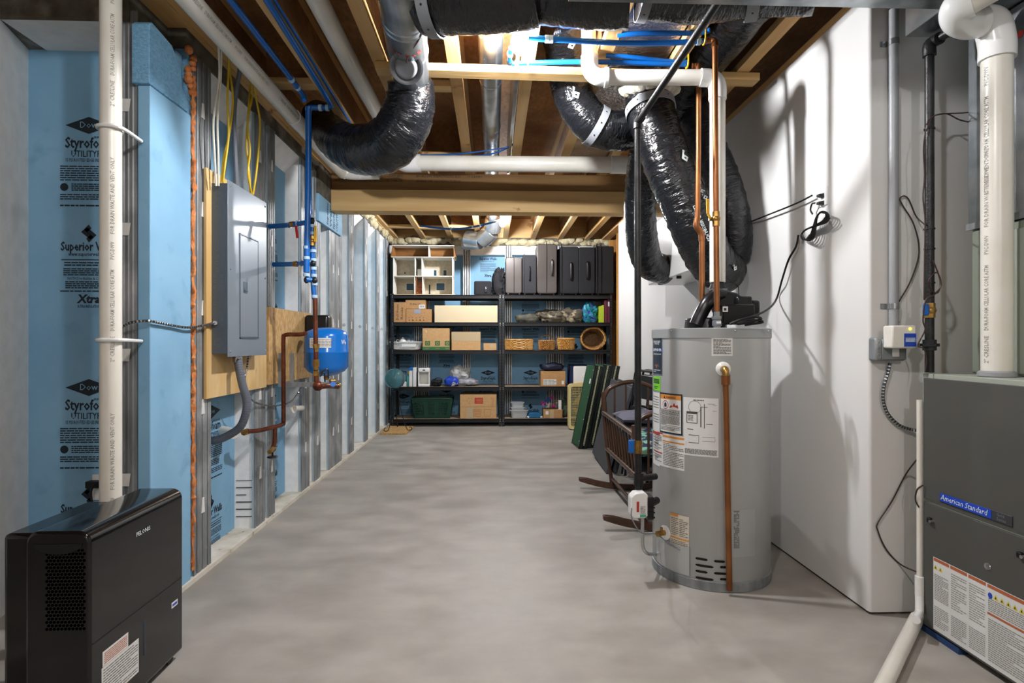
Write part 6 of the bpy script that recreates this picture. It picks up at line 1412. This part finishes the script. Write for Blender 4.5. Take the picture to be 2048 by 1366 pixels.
for (p0, p1, pt, nz, m, hy, pw, lab, tp) in ((1009, 1067, 679, 8, wk, .13, 5, 'long rectangular golden wicker basket nearest the rack uprights', lambda s: .96 + .04*s),
        (1077, 1112, 681, 8, wk2, .12, 2.6, 'small round wicker basket with low hoop handle in the middle', lambda s: .88 + .12*s),
        (1115, 1152, 677, 7, wk, .13, 2.2, 'round checkered wicker bowl beside the tipped basket', lambda s: .84 + .16*s)):
    a, b = sx(p0, Yc - .1), sx(p1, Yc - .1); cx_ = (a + b)/2; z = LV[2]; h = szz(pt, Yc - .1) - z
    t = thing('wicker_basket', lab, 'basket', (cx_, Yc, z), 0, 'wicker baskets on the third shelf'); rg = rr_ring(cx_, Yc, (b - a)/2 - .01, hy, pw)
    weave(t, rg, nz, z + .008, h - .012, m, rb=h/nz*.5, taper=tp, c=(cx_, Yc)); wbase(t, rg, z, tp(0), (cx_, Yc), m)
    if p0 == 1077: G().tube([(cx_ - .1, Yc, z + h - .02), (cx_ - .07, Yc, z + h + .05), (cx_, Yc, z + h + .075), (cx_ + .07, Yc, z + h + .05), (cx_ + .1, Yc, z + h - .02)], .006, 8, 6).build('hoop_handle', m, t)
# tipped oval basket facing out
c = Vector((sx(1187, YS + .1), YS + .10, LV[2] + .163))
t = thing('wicker_basket', 'large oval wicker basket tipped on its side with mouth facing out', 'basket', c, 0, 'wicker baskets on the third shelf')
rx, rz = (sx(1211, YS + .1) - sx(1162, YS + .1))/2, .15
for i in range(7):
    s = i / 6; kk = 1 - .25 * s
    P = [c + Vector((cos(2*pi*j/40) * rx * kk + (.004 if (i + j) % 2 else -.004)*cos(2*pi*j/40), .26 * s, sin(2*pi*j/40) * rz * kk + rz * 0 )) for j in range(40)]
    G().tube(P, .012 if i == 0 else .02, 7, 1, closed=True).build('basket_rim' if i == 0 else 'woven_strand', wk if i == 0 else 'wicker2', t)
G().add([c + Vector((cos(2*pi*j/30) * rx * .76, .265, sin(2*pi*j/30) * rz * .76)) for j in range(30)], [tuple(range(30))]).build('basket_base', 'wicker2', t)
G().tube([c + Vector((rx * .35, .0, -rz * .95)), c + Vector((rx * .75, -.05, -rz * .4)), c + Vector((rx * .8, -.06, rz * .3)), c + Vector((rx * .35, -.02, rz * 1.0))], .009, 8, 6).build('hoop_handle', wk, t)
# -- level 4
Y = YS + .05; z = LV[3]
def bottle(px, pyt, r, m, label, capm='bluep', Yy=Y, name='spray_bottle'):
    c = (sx(px, Yy), Yy + r, z); h = szz(pyt, Yy) - z
    t = thing(name, label, 'bottle', c); G().lathe([(r*.9, .001), (r, .01), (r, h*.62), (r*.5, h*.74), (r*.3, h*.78), (r*.3, h*.84)], c, n=18).build('bottle_body', m, t, ang=50)
    G().lathe([(r*.38, h*.82), (r*.38, h), (0, h)], c, n=14).build('cap', capm, t); return t
def d(t, a, b, Y, z, z2): g = G(); g.box(a + .005, (a+b)/2, Y - .001, Y, z + .01, z2 - .01); g.build('blue_print', 'bluelab', t)
bx('small_carton', 'paper', 800, 813, 763, 3, .1, 'small blue and white carton behind the glass globe', 'box', draw=d, y0=.06)
bottle(816, 742, .028, mat('teal_bottle', '#3f8f8a', .3), 'slim teal bottle beside the white bags on the fourth shelf', 'yelp')
t = bx('white_bag', 'white', 818, 825, 738, 3, .16, 'upright white paper bag with blue folded top', 'bag', y0=.04, part='bag_body', bevel=.006); G().box(sx(818, YS + .04), sx(825, YS + .04), YS + .035, YS + .1, szz(741), szz(735)).build('folded_top', 'bluep', t, bevel=.003)
bx('white_bag', 'paper', 825.5, 832, 735, 3, .16, 'taller white paper bag next to the appliance', 'bag', y0=.03, part='bag_body', bevel=.006)
Yk = YS + .03; a, b = sx(836, Yk), sx(859, Yk); zt_ = szz(736, Yk)
t = thing('coffee_maker', 'white upright coffee maker with hollow front on the fourth shelf', 'coffee maker', ((a+b)/2, Yk, z))
G().box(a, b, Yk, Yk + .2, z + .001, z + .035).build('drip_base', 'white', t, bevel=.008)
G().box(a, b, Yk, Yk + .2, zt_ - .06, zt_).build('head_unit', 'white', t, bevel=.015)
G().box(a, a + .014, Yk + .01, Yk + .2, z + .03, zt_ - .05).build('side_wall', 'white', t); G().box(b - .014, b, Yk + .01, Yk + .2, z + .03, zt_ - .05).build('side_wall', 'white', t); G().box(a, b, Yk + .12, Yk + .2, z + .03, zt_ - .05).build('back_housing', 'pvc', t)
G().box((a+b)/2 - .015, (a+b)/2 + .02, Yk - .002, Yk + .001, zt_ - .035, zt_ - .02).build('control_display', 'ink', t)
lump('dark_basket', 'fabric', 861, 882, 758, z, YS + .05, .2, 'dark tangle of cords and straps beside the coffee maker', 'cord', 12)
o = G().tube([(sx(868), YS + .03, z + .09), (sx(872), YS + .02, z + .12), (sx(882), YS + .02, z + .115), (sx(884), YS + .04, z + .05)], .006, 8, 6); tag(o.build('black_strap', 'blkm'), 'black looped strap standing up from the dark tangle', 'strap')
lump('blue_package', mat('blue_film', '#1d3fae', .3, col2='#e4e6ee', scale=8, lo=.6, hi=.64), 887, 917, 754, z, YS + .03, .14, 'blue and white plastic package under the crumpled grey bags', 'package', 13, .12)
lump('crumpled_bag', mat('silver_bag_film', '#a9aab0', .25, col2='#7d7e86', scale=20, bump=.8, bscale=60), 893, 956, 757, z, YS + .1, .3, 'crumpled silvery plastic sleeve spread along the fourth shelf', 'bag', 14, .3, 34)
lump('crumpled_bag', mat('white_bag_film', '#c4c5c3', .3, col2='#9a9b99', scale=14, bump=.8, bscale=50), 898, 942, 731, z + .05, YS + .12, .26, 'white crumpled plastic bag heaped on top of the silvery sleeve', 'bag', 15, .32, 34)
def d(t, a, b, Y, z, z2):
    g = G(); g.box(a + .035, a + .215, Y - .001, Y, z + .02, z + .1); g.mi = 1
    for x0, x1 in ((.04, .09), (.1, .15), (.155, .21)): g.lines(Vector((a, Y - .0018, z)), X_, Z_, x0, x1, .025, .095, 6, .005, int(x0*100))
    g.build('shipping_label', ['paper', 'inkg'], t, smooth=False)
    G().box(b - .055, b - .02, Y - .001, Y, z + .03, z + .08).build('paper_label', 'paper', t)
bx('cardboard_box', 'card', 1082, 1131, 743, 3, .32, 'carton with white shipping label carrying the navy sack', 'box', draw=d, y0=.02)
lump('navy_sack', mat('navy_nylon', '#161c33', .55), 1081, 1131, 726, szz(743, YS + .02), YS + .04, .25, 'navy drawstring sack slumped on the labelled carton', 'bag', 16, .12)
Yk = YS + .10; a, b = sx(1147, Yk), sx(1186, Yk); zt_ = szz(732, Yk)
t = thing('cool_box', 'white lidded cool box with round hollow standing on its side on the fourth shelf', 'cool box', ((a+b)/2, Yk, z))
G().box(a - .05, b, Yk + .05, Yk + .3, z + .001, zt_ + .01).build('blue_body', mat('navy_plastic', '#16204a', .4), t, bevel=.02)
G().box(a, b, Yk, Yk + .052, z + .002, zt_).build('white_lid', 'pvcw', t, bevel=.02, seg=3)
G().lathe([(.035, 0), (.035, -.002), (.028, .0), (.026, .004), (0, .004)], ((a+b)/2 + .01, Yk - .001, (z + zt_)/2), (0, -1, 0), 24).build('cup_hollow', 'pvcw', t)
# -- level 5
Y = YS + .04; z = LV[4]; a, b = sx(822, Y), sx(902, Y); zt_ = szz(797, Y)
t = thing('laundry_basket', 'dark green slotted plastic laundry basket on the lowest shelf', 'laundry basket', ((a+b)/2, Y, z))
B0 = [Vector((a + .05, Y + .03, z + .004)), Vector((b - .04, Y + .03, z + .004)), Vector((b - .04, Y + .33, z + .004)), Vector((a + .05, Y + .33, z + .004))]
T0 = [Vector((a, Y, zt_)), Vector((b, Y, zt_)), Vector((b, Y + .38, zt_)), Vector((a, Y + .38, zt_))]
g = G()
for i in range(4):
    p, q, pt, qt = B0[i], B0[(i+1) % 4], T0[i], T0[(i+1) % 4]; n = 34 if i % 2 == 0 else 22
    for (s0, s1) in ((0, .16), (.80, 1)):
        g.hexa([p.lerp(pt, s0), q.lerp(qt, s0), q.lerp(qt, s0) + Z_ * .0 + Vector((0, .004, 0)), p.lerp(pt, s0) + Vector((0, .004, 0)), p.lerp(pt, s1), q.lerp(qt, s1), q.lerp(qt, s1) + Vector((0, .004, 0)), p.lerp(pt, s1) + Vector((0, .004, 0))])
    for j in range(n + 1):
        wd = .05 if i % 2 == 0 and j in (0, 12, 22, n) else .006
        g.bar(p.lerp(q, j/n), pt.lerp(qt, j/n), wd, .004)
    for s in (.3, .42, .54, .66): g.bar(p.lerp(pt, s), q.lerp(qt, s), .008, .005)
tag(g.build('slotted_wall', 'greenp', t, smooth=False), kind='stuff')
g = G()
for i in range(4): g.bar(T0[i], T0[(i+1) % 4], .022, .014)
g.build('basket_rim', 'greenp', t, bevel=.003); G().add(B0, [(0, 1, 2, 3)]).build('basket_base', 'greenp', t)
def d(t, a, b, Y, z, z2):
    g = G(); u = b - a; h = z2 - z
    g.box(a + u*.4, a + u*.63, Y - .001, Y, z + h*.62, z + h*.87); g.mi = 1
    for (x0, z0_, x1, z1_) in ((.36, .1, .58, .38), (.66, .1, .84, .38)):
        for q in ((x0, z0_, x1, z0_ + .01), (x0, z1_ - .01, x1, z1_), (x0, z0_, x0 + .006, z1_), (x1 - .006, z0_, x1, z1_)): g.box(a + u*q[0], a + u*q[2], Y - .001, Y, z + h*q[1], z + h*q[3])
    for sgn in range(6):
        p0, p1 = ngon(.042, 6, (u*.27, h*.74))[sgn], ngon(.042, 6, (u*.27, h*.74))[(sgn+1) % 6]
        g.bar((a + p0[0], Y - .0005, z + p0[1]), (a + p1[0], Y - .0005, z + p1[1]), .001, .0025, (0, 1, 0)); 
    g.bar((a + u*.27, Y - .0005, z + h*.74), (a + u*.27, Y - .0005, z + h*.74 - .042), .001, .0025, (1, 0, 0))
    g.lines(Vector((a, Y - .0008, z)), X_, Z_, u*.38, u*.56, h*.13, h*.35, 5, .004, 3); g.lines(Vector((a, Y - .0008, z)), X_, Z_, u*.87, u*.93, h*.5, h*.85, 7, .004, 5)
    g.mi = 2; g.lines(Vector((a, Y - .0015, z)), X_, Z_, u*.45, u*.61, h*.66, h*.83, 3, .007, 4)
    g.build('red_printing', ['red', mat('dull_red_ink', '#a34a38', .8), 'card'], t, smooth=False)
    G().box(a, b, Y - .0006, Y, z + h*.49, z + h*.495).build('carton_seam', 'inkbrown', t); G().box(a + u*.18, a + u*.36, Y - .0014, Y - .0004, z, z + h*.46).build('tape_strip', 'tape', t)
bx('cardboard_box', 'cardl', 920, 993, 789, 4, .38, 'large moving carton with red printing on the lowest shelf', 'box', draw=d, y0=.02)
Y = YS + .06
t = thing('storage_tub', 'translucent plastic tub with stacked tubs inside on the lowest shelf', 'tub', (sx(1036, Y), Y + .12, z))
def tub(px0, px1, y0_, y1_, nm, par, dep=.24, k=.86):
    a, b = sx(px0, Y), sx(px1, Y); z0_, z1_ = (z + .001 if y0_ is None else szz(y0_, Y)), szz(y1_, Y); cx_ = (a+b)/2
    g = G(); w0, w1 = (b-a)*k, (b-a)
    V = []
    for (ww, dd, zz_) in ((w0, dep*k, z0_), (w1, dep, z1_)):
        V += [(cx_ + p[0], Y + dep/2 + p[1], zz_) for p in rrect(ww, dd, .03, 3)]
    n = len(V)//2; g.add(V, [(i, (i+1) % n, n + (i+1) % n, n + i) for i in range(n)] + [tuple(reversed(range(n)))])
    g.build(nm, 'frost', par, ang=60)
    g = G(); g.tube([(cx_ + p[0], Y + dep/2 + p[1], z1_) for p in rrect(w1 + .012, dep + .012, .03, 3)], .005, 6, 1, closed=True); g.build('tub_rim', 'frost', par)
tub(1021, 1056, None, 821, 'tub_body', t); tub(1022, 1050, 836, 815, 'inner_tub', t, .2); tub(1023, 1048, 826, 806, 'inner_tub', t, .19)
a, b = sx(1054, Y), sx(1085, Y)
t = thing('food_container', 'blue lidded food container between the tubs and the toy carton', 'container', ((a+b)/2, Y, z)); h = szz(826, Y) - z
V = [(a + .03, b - .03, .001), (a, b, h*.5)]
G().prism([(a, 0.02), (a + .015, .002), (b - .015, .002), (b, .02), (b - .01, h*.55), (b - .05, h), (a + .04, h), (a + .01, h*.55)], (0, Y, z), X_, Z_, (0, .2, 0)).build('container_body', mat('mid_blue_plastic', '#17618f', .3), t, bevel=.008)
G().prism([(a - .004, .014), (a + .02, .001), (a + .035, .016), (a + .01, .032)], (0, Y - .004, z), X_, Z_, (0, .02, 0)).build('white_clip', 'white', t); G().prism([(b + .004, .014), (b - .02, .001), (b - .035, .016), (b - .01, .032)][::-1], (0, Y - .004, z), X_, Z_, (0, .02, 0)).build('white_clip', 'white', t)
def d(t, a, b, Y, z, z2):
    G().box(a + .09, a + .145, Y - .0012, Y, z, z2).build('tape_strip', 'tape', t); G().box(a + .03, a + .07, Y - .0014, Y, z + .05, z + .1).build('paper_label', 'paper', t)
bx('cardboard_box', 'card', 1087, 1125, 820, 4, .24, 'small open carton of ribbons and tinsel on the lowest shelf', 'box', draw=d, y0=.03)
zc = szz(820, YS + .03)
rnd = random.Random(6); t = thing('gift_tinsel', 'pink and blue tinsel bow bursting from the open carton', 'tinsel', (sx(1097), YS + .1, zc + .003))
for k, (m_, px, py) in enumerate((('p', 1088, 808), ('b', 1099, 800), ('p', 1105, 797), ('w', 1098, 812), ('p', 1108, 812), ('b', 1094, 803), ('g', 1114, 805))):
    mm_ = {'p': mat('pink_tinsel', '#c02878', .4), 'b': mat('royal_blue_tinsel', '#1746a8', .4), 'w': mat('pale_tissue', '#c9bcb0', .8), 'g': mat('brown_paper', '#8a6c50', .8)}[m_]
    g = G(); c = Vector((sx(px), YS + .08 + .02 * (k % 3), szz(py)))
    for q in range(22):
        dd = Vector((rnd.gauss(0, 1), rnd.gauss(0, 1), rnd.gauss(0, 1))).normalized(); g.bar(c, c + dd * rnd.uniform(.025, .05), .008, .002)
    tag(g.build('tinsel_tuft', mm_, t, smooth=False), kind='stuff')
o = G().box(sx(1118), sx(1124), YS + .06, YS + .08, zc - .02, szz(802)); tag(o.build('white_card', 'paper', bevel=.002), 'tall white card standing at the end of the open carton', 'card')
lump('wire_tangle', mat('dark_green_wire', '#27352c', .6, col2='#55604e', scale=30), 1122, 1140, 798, z, YS + .1, .25, 'tangled dark green string lights beside the open carton', 'string lights', 19, .3)
# ================================================================ FLOOR ITEMS
# gazing globe on wire stand, mat board
Yg = 7.3; c = at(790, 757, Y=Yg)
gz = mat('iridescent_glass', '#9fd6d2', .05, .0, col2='#5fb3c2', scale=6, col3='#cbb4e0', scale3=4, lo3=.56, hi3=.7, coat=.8, trans=.85, ior=1.08)
bd = G(); p = [at(760, 870, Z=.0), at(812, 870, Z=.0), at(828, 856, Z=0), at(778, 855, Z=0)]
bd.hexa([v + Z_ * .001 for v in p] + [v + Z_ * .025 for v in p]); tag(bd.build('strand_board', 'osbl', bevel=.001), 'square of rough strand board on the floor under the globe stand', 'board')
t = thing('gazing_globe', 'shimmering glass globe on a black wire stand beside the shelves', 'garden globe', (c.x, c.y, .026))
G().sphere(c, .132, 36, 22).build('glass_globe', gz, t, ang=180)
g = G(); g.tube([c + Vector((.05*cos(a), .05*sin(a), -.128)) for a in [2*pi*i/12 for i in range(12)]], .006, 8, 1, closed=True); g.build('stand_ring', 'blkm', t)
for k, (px, py) in enumerate(((773, 862), (818, 860), (795, 853))):
    e = at(px, py, Z=.035); s = (e - c); s.z = 0; s.normalize()
    G().tube([c + s * .05 + Z_ * -.13, c.lerp(e, .5) + s * -.03, Vector((e.x, e.y, .075)) - s * .04, Vector((e.x, e.y, .034)), Vector((e.x, e.y, .045)) + s * .035, Vector((e.x, e.y, .07)) + s * .03, Vector((e.x, e.y, .075)) + s * .005], .0048, 8, 7).build('scroll_leg', 'blkm', t)
# box fan
Yf = 7.42; a, b = at(1137, 800, Y=Yf).x, at(1137, 800, Y=Yf).x + .54; h = .615; z = .012; zt_ = at(1150, 768, Y=Yf).z
t = thing('box_fan', 'old cream box fan standing before the shelves beside the green tables', 'fan', ((a+b)/2, Yf, 0)); cf = mat('cream_enamel', '#cdbf86', .4); cxx, czz = (a+b)/2, (z + zt_)/2; R_ = (b-a)/2
o = rrect(b-a, zt_-z, .05, 5); inn = rrect(b-a-.07, zt_-z-.07, .03, 5); n = len(o)
g = G(); V = [(cxx + x, Yf, czz + y) for x, y in o] + [(cxx + x, Yf, czz + y) for x, y in inn] + [(cxx + x, Yf + .11, czz + y) for x, y in o] + [(cxx + x, Yf + .11, czz + y) for x, y in inn]
g.add(V, [q for i in range(n) for q in ((i, (i+1) % n, n + (i+1) % n, n + i), (i, 2*n + i, 2*n + (i+1) % n, (i+1) % n), (n + i, n + (i+1) % n, 3*n + (i+1) % n, 3*n + i), (2*n + i, 3*n + i, 3*n + (i+1) % n, 2*n + (i+1) % n))]); g.build('fan_frame', cf, t, ang=50)
g = G()
for i in range(25): x = a + .035 + (b-a-.07) * i / 24; g.box(x - .002, x + .002, Yf + .006, Yf + .01, z + .035, zt_ - .035)
for i in range(25): zz_ = z + .035 + (zt_-z-.07) * i / 24; g.box(a + .035, b - .035, Yf + .002, Yf + .006, zz_ - .002, zz_ + .002)
tag(g.build('fan_grille', cf, t, smooth=False), kind='stuff')
G().cyl((cxx, Yf + .0, czz), (cxx, Yf + .06, czz), .075, 28).build('motor_hub', mat('tan_plastic', '#a8925c', .5), t, bevel=.008)
for k in range(5):
    a_ = 2*pi*k/5; g = G(); V = []
    for i in range(6):
        r = .07 + i * .03; w_ = RAD(22 + i * 2); V += [(cxx + r*cos(a_ - w_), Yf + .03, czz + r*sin(a_ - w_)), (cxx + r*cos(a_ + w_), Yf + .07, czz + r*sin(a_ + w_))]
    g.add(V, [(2*i, 2*i+2, 2*i+3, 2*i+1) for i in range(5)]); g.build('fan_blade', 'tan' if 0 else MATS['tan_plastic'], t)
G().box(a + .07, a + .2, Yf + .03, Yf + .07, zt_, zt_ + .02).build('carry_handle', cf, t, bevel=.005)
for x in (a + .05, b - .1): G().box(x, x + .05, Yf, Yf + .11, 0, z).build('fan_foot', 'rubber', t)
# folding tables leaning : green canvas, aluminium edge
def folded(nm, label, cat, base, height, length, thick, tilt, rz, build, group=None):
    t = thing(nm, label, cat, base, rz, group, local=True); t.rotation_euler = (0, tilt, rz); build(t, height, length, thick); return t
def gt(t, h, L, th):
    cream_tag = 'outermost' in t['label']
    for k, x in enumerate((0, th * .55)):
        G().box(x, x + th * .4, 0, L, .02, h).build('green_panel', 'greenf', t, bevel=.004)
        g = G()
        for (x0_, x1_, y0_, y1_, z0_, z1_) in ((-.003, th*.14, -.008, .006, 0, h + .006), (th*.2, th*.43, -.008, .006, 0, h + .006), (-.003, th*.43, L - .006, L + .008, 0, h + .006), (-.003, th*.43, -.008, L + .008, 0, .02), (-.003, th*.43, -.008, .03, h - .006, h + .008)): g.box(x + x0_, x + x1_, y0_, y1_, z0_, z1_)
        g.build('black_edge', 'blkp', t, bevel=.002)
    G().box(th * .40, th * .58, -.012, L * .5, .06, h + .004).build('webbing_strip', 'webb', t)
    if cream_tag: G().box(-.0035, -.0015, .05, .1, h * .78, h * .84).build('white_tag', 'paper', t)
    for z_ in (.08, h * .35, h * .62, h - .05): G().sphere((-.004, .016, z_), .008, 8, 6).build('corner_rivet', 'steel', t); 
    for z_ in (.05, h * .5, h - .03): G().sphere((th * .5, -.01, z_), .009, 8, 6).build('edge_rivet', 'steel', t)
e = at(1157, 898, Z=0)
gl = 'folded green tables leaning by the shelves'
tl = RAD(11.5)
for i, (lab, dx, hh, ln) in enumerate((('folded green table with black edges and rivets, leaning outermost beside the fan', 0, .93, .36), ('folded green table with cream webbing edge, second in the leaning stack', .105, .935, .36), ('folded green table third in the leaning stack, webbing edge toward the dark boards', .21, .93, .36))):
    folded('folding_table', lab, 'folding table', (e.x + dx, e.y + .05 * i, 0), hh, ln, .095, tl, RAD(4), gt, gl)
# chair stack and dark boards
def slab(nm, label, corners, th, m, cat, group=None, nrm=None):
    P = [Vector(q) for q in corners]; n = (P[1] - P[0]).cross(P[3] - P[0]).normalized() * th
    g = G(); g.hexa([p for p in P] + [p + n for p in P]); return tag(g.build(nm, m, bevel=.003), label, cat, group)
k0 = 4.95
def q_(x, y, t_): return at(x, y, t=t_)
B1 = [at(1212, 946, Z=.003), at(1252, 968, Z=.003)]
slab('card_table', 'dark grey folded card table leaning behind the rocking cradle, its corner cut low', [at(1184, 905, t=5.75), at(1212, 948, t=4.98), at(1262, 775, t=5.15), at(1222, 757, t=5.9)], -.03, 'slate', 'card table', 'dark folded tables behind the cradle')
slab('card_table', 'second dark grey folded card table half hidden behind the first', [at(1184, 905, t=5.75) + X_*.07, at(1212, 948, t=4.98) + X_*.07 + Z_*.01, at(1262, 775, t=5.15) + X_*.07, at(1222, 757, t=5.9) + X_*.07], -.03, 'slate', 'card table', 'dark folded tables behind the cradle')
def fchair(label, x, y, m, tone):
    t = thing('folding_chair', label, 'folding chair', (x, y, 0), RAD(0), 'folded chairs stacked by the white wall', local=True); t.rotation_euler = (RAD(-6), 0, RAD(-80))
    P = rrect(.40, .20, .05, 5)
    G().prism(P, (0, 0, .80), X_, Z_, (0, .022, 0)).build('backrest', m, t, bevel=.006)
    G().prism(rrect(.36, .34, .06, 5), (0, -.02, .46), X_, Z_, (0, .022, 0)).build('seat', m, t, bevel=.006)
    for s in (-1, 1):
        G().tube([(s*.21, .012, .0), (s*.215, .012, .5), (s*.21, .012, .86), (s*.17, .012, .93), (0, .012, .935)], .011, 8, 5).build('frame_tube', tone, t)
        G().tube([(s*.185, -.03, .02), (s*.185, -.02, .6)], .010, 8, 1).build('leg', tone, t)
    G().tube([(-.2, .012, .12), (.2, .012, .12)], .009, 8, 1).build('crossbar', tone, t)
    return t
fchair('glossy black folding chair leaning foremost in the stack beside the water heater', 1.19, 4.68, 'blkp', 'blkp')
fchair('black folding chair second in the leaning stack', 1.265, 4.70, 'blkp', 'blkp')
fchair('taupe folding chair rising behind the black chairs', 1.34, 4.72, mat('taupe_plastic', '#6f6660', .45), 'darksteel')
fchair('dark brown folding chair last in the leaning stack at the wall', 1.415, 4.74, mat('brown_plastic', '#3b322e', .45), 'darksteel')
# rocking cradle
CXL, CXR, CY0, CY1 = .88, 1.33, 3.45, 4.42
t = thing('rocking_cradle', 'dark wooden spindle cradle on curved rockers behind the gas pipe', 'cradle', ((CXL + CXR)/2, (CY0 + CY1)/2, 0))
WN = 'walnut'
cxm = (CXL + CXR)/2
def rocker(y):
    P = []
    for i in range(13):
        a_ = -1 + 2*i/12; P.append(Vector((cxm + a_*.42, y, .018 + .075*a_*a_)))
    g = G(); V = []
    for i, p in enumerate(P):
        hgt = .045 if 0 < i < 12 else .03
        V += [p + Vector((0, -.018, 0)) - Z_*.018, p + Vector((0, .018, 0)) - Z_*.018, p + Vector((0, .018, 0)) + Z_*(hgt - .018), p + Vector((0, -.018, 0)) + Z_*(hgt - .018)]
    F = [(0, 1, 2, 3), (48, 51, 50, 49)]
    for i in range(12):
        for j in range(4): F.append((i*4 + j, (i+1)*4 + j, (i+1)*4 + (j+1) % 4, i*4 + (j+1) % 4))
    g.add(V, F); g.build('rocker', WN, t, bevel=.005)
for y in (CY0, CY1): rocker(y)
ZR, ZLr = .60, .33
for x, s in ((CXL, -1), (CXR, 1)):
    G().tube([(x, CY0, ZR), (x, CY1, ZR + .015)], .017, 12, 1).build('top_rail', WN, t)
    G().tube([(x - s*.03, CY0, ZLr), (x - s*.03, CY1, ZLr)], .019, 12, 1).build('bottom_rail', WN, t)
    for i in range(11):
        y = CY0 + .05 + (CY1 - CY0 - .1) * i / 10
        G().tube([(x - s*.03, y, ZLr), (x - s*.015, y, (ZR + ZLr)/2), (x, y, ZR)], lambda q: .0065 + .004 * sin(pi*q), 8, 3).build('spindle', WN, t)
    for y, top in ((CY0, .66), (CY1, .78)):
        G().tube([(x - s*.02 + s*.02, y, top), (x - s*.03, y, ZLr - .0), (x - s*.07, y, .05)], lambda q: .018 + .004 * sin(pi*q*2), 12, 4).build('corner_post', WN, t)
for y, zt0, hp in ((CY1, .76, .10), (CY0, .66, .09)):
    G().tube([(CXL, y, zt0 - .03), (CXL + .06, y, zt0 + hp*.55), (cxm, y, zt0 + hp), (CXR - .06, y, zt0 + hp*.55), (CXR, y, zt0 - .03)], .017, 12, 6).build('hoop_rail', WN, t)
    for i in range(1, 5):
        x = CXL + (CXR - CXL) * i / 5; G().tube([(x, y, ZLr), (x, y, zt0 + hp * (.6 if i in (1, 4) else .95))], .008, 8, 1).build('spindle', WN, t)
    G().tube([(CXL + .03, y, ZLr), (CXR - .03, y, ZLr)], .017, 10, 1).build('end_rail', WN, t)
G().tube([(CXL + .07, (CY0), .09), (CXL + .07, CY1, .09)], .013, 10, 1).build('stretcher', WN, t)
def pil(name, x0, x1, y0, y1, z0, z1, m, label, cat, seed):
    g = G(); rnd = random.Random(seed); n = 18; V = []; F = []
    for j in range(2):
        for i in range(n + 1):
            for k in range(n + 1):
                u, v = i/n, k/n; e_ = (sin(pi*u) * sin(pi*v)) ** .4 if 0 < u < 1 and 0 < v < 1 else 0
                w_ = .010 * sin(9*u + seed) * sin(11*v + 2*u) * e_
                zm = (z0 + z1)/2; V.append((x0 + (x1-x0)*u, y0 + (y1-y0)*v, zm + ((z1-z0)/2 * e_ + w_) * (1 if j else -1)))
    m_ = (n+1)**2
    for i in range(n):
        for k in range(n):
            a_ = i*(n+1)+k; F.append((m_ + a_, m_ + a_+n+1, m_ + a_+n+2, m_ + a_+1)); F.append((a_, a_+1, a_+n+2, a_+n+1))
    g.add(V, F); return tag(g.build(name, m, ang=180), label, cat)
floral = mat('floral_quilt', '#232a4a', .9, col2='#7db49a', scale=16, lo=.5, hi=.53, detail=2, col3='#c9836a', scale3=13, lo3=.6, hi3=.63)
pil('crib_mattress', CXL + .045, CXR - .045, CY0 + .04, CY1 - .04, ZLr - .01, ZLr + .08, 'fabricg', 'dark cradle mattress under the quilt', 'mattress', 1)
pil('floral_quilt', CXL + .035, CXR - .035, CY0 + .05, CY1 - .05, ZLr + .06, ZLr + .22, floral, 'navy floral quilt bundled inside the cradle', 'quilt', 2)
pil('grey_pillow', CXL + .06, CXR - .02, CY1 - .42, CY1 - .05, ZR - .03, ZR + .06, mat('lilac_grey_cloth', '#6a6978', .85), 'lilac grey pillow on top of the cradle bedding', 'pillow', 3)
pil('cream_pillow', CXL + .06, CXR - .03, CY1 - .40, CY1 - .08, ZR - .10, ZR - .035, mat('taupe_cloth', '#7c7268', .9), 'taupe folded blanket under the lilac pillow', 'blanket', 5)
pil('green_blanket', CXR - .12, CXR + .10, CY0 - .02, CY0 + .35, ZLr - .12, ZLr + .3, mat('sage_cloth', '#7aa08f', .9, col2='#5d8674', scale=8), 'sage green blanket spilling over the cradle side beside the water heater', 'blanket', 6)
# ================================================================ LAMPS
def lamp(name, label, loc, watts, group='bare bulbs under the joists'):
    t = thing(name, label, 'lamp', loc, 0, group)
    x, y, z = loc; r = .045
    m = mat('bulb_%d' % int(watts * 10), '#ffffff', .5, emit=('#fafbff', watts / (4 * pi * pi * r * r)))
    top = ZJ + .04
    g = G(); g.lathe([(.0, -.06), (.02, -.055), (.037, -.035), (r, 0), (.04, .022), (.026, .045), (.018, .06)], (x, y, z), n=20); g.build('glass_bulb', m, t)
    g = G(); g.lathe([(.022, .055), (.03, .06), (.034, .085), (.055, .09), (.058, .10), (.058, top - z)], (x, y, z), n=24); g.build('lamp_holder', 'white', t)
    return t
lamp('ceiling_bulb', 'bright bare bulb in white holder beside the black duct above the cross board', (at(1040, 72, t=2.72).x, 2.75, 2.65), BULB_NEAR)
lamp('ceiling_bulb', 'bare bulb glowing behind the dropped beam near the shelves', (at(1005, 446, t=6.9).x, 6.85, 2.64), BULB_FAR)
for x, y, k in ((.05, .72, .66), (.4, -1.8, .9), (2.9, -.4, .3)):      # first bulb read from shadow edges; other two unseen, added as fill
    ld = bpy.data.lights.new('unseen_light', 'POINT'); ld.energy = UNSEEN_LIGHT * k; ld.color = (.98, .985, 1); ld.shadow_soft_size = .05
    lo = bpy.data.objects.new('unseen_light', ld); lo.location = (x, y, 2.6); C.objects.link(lo)
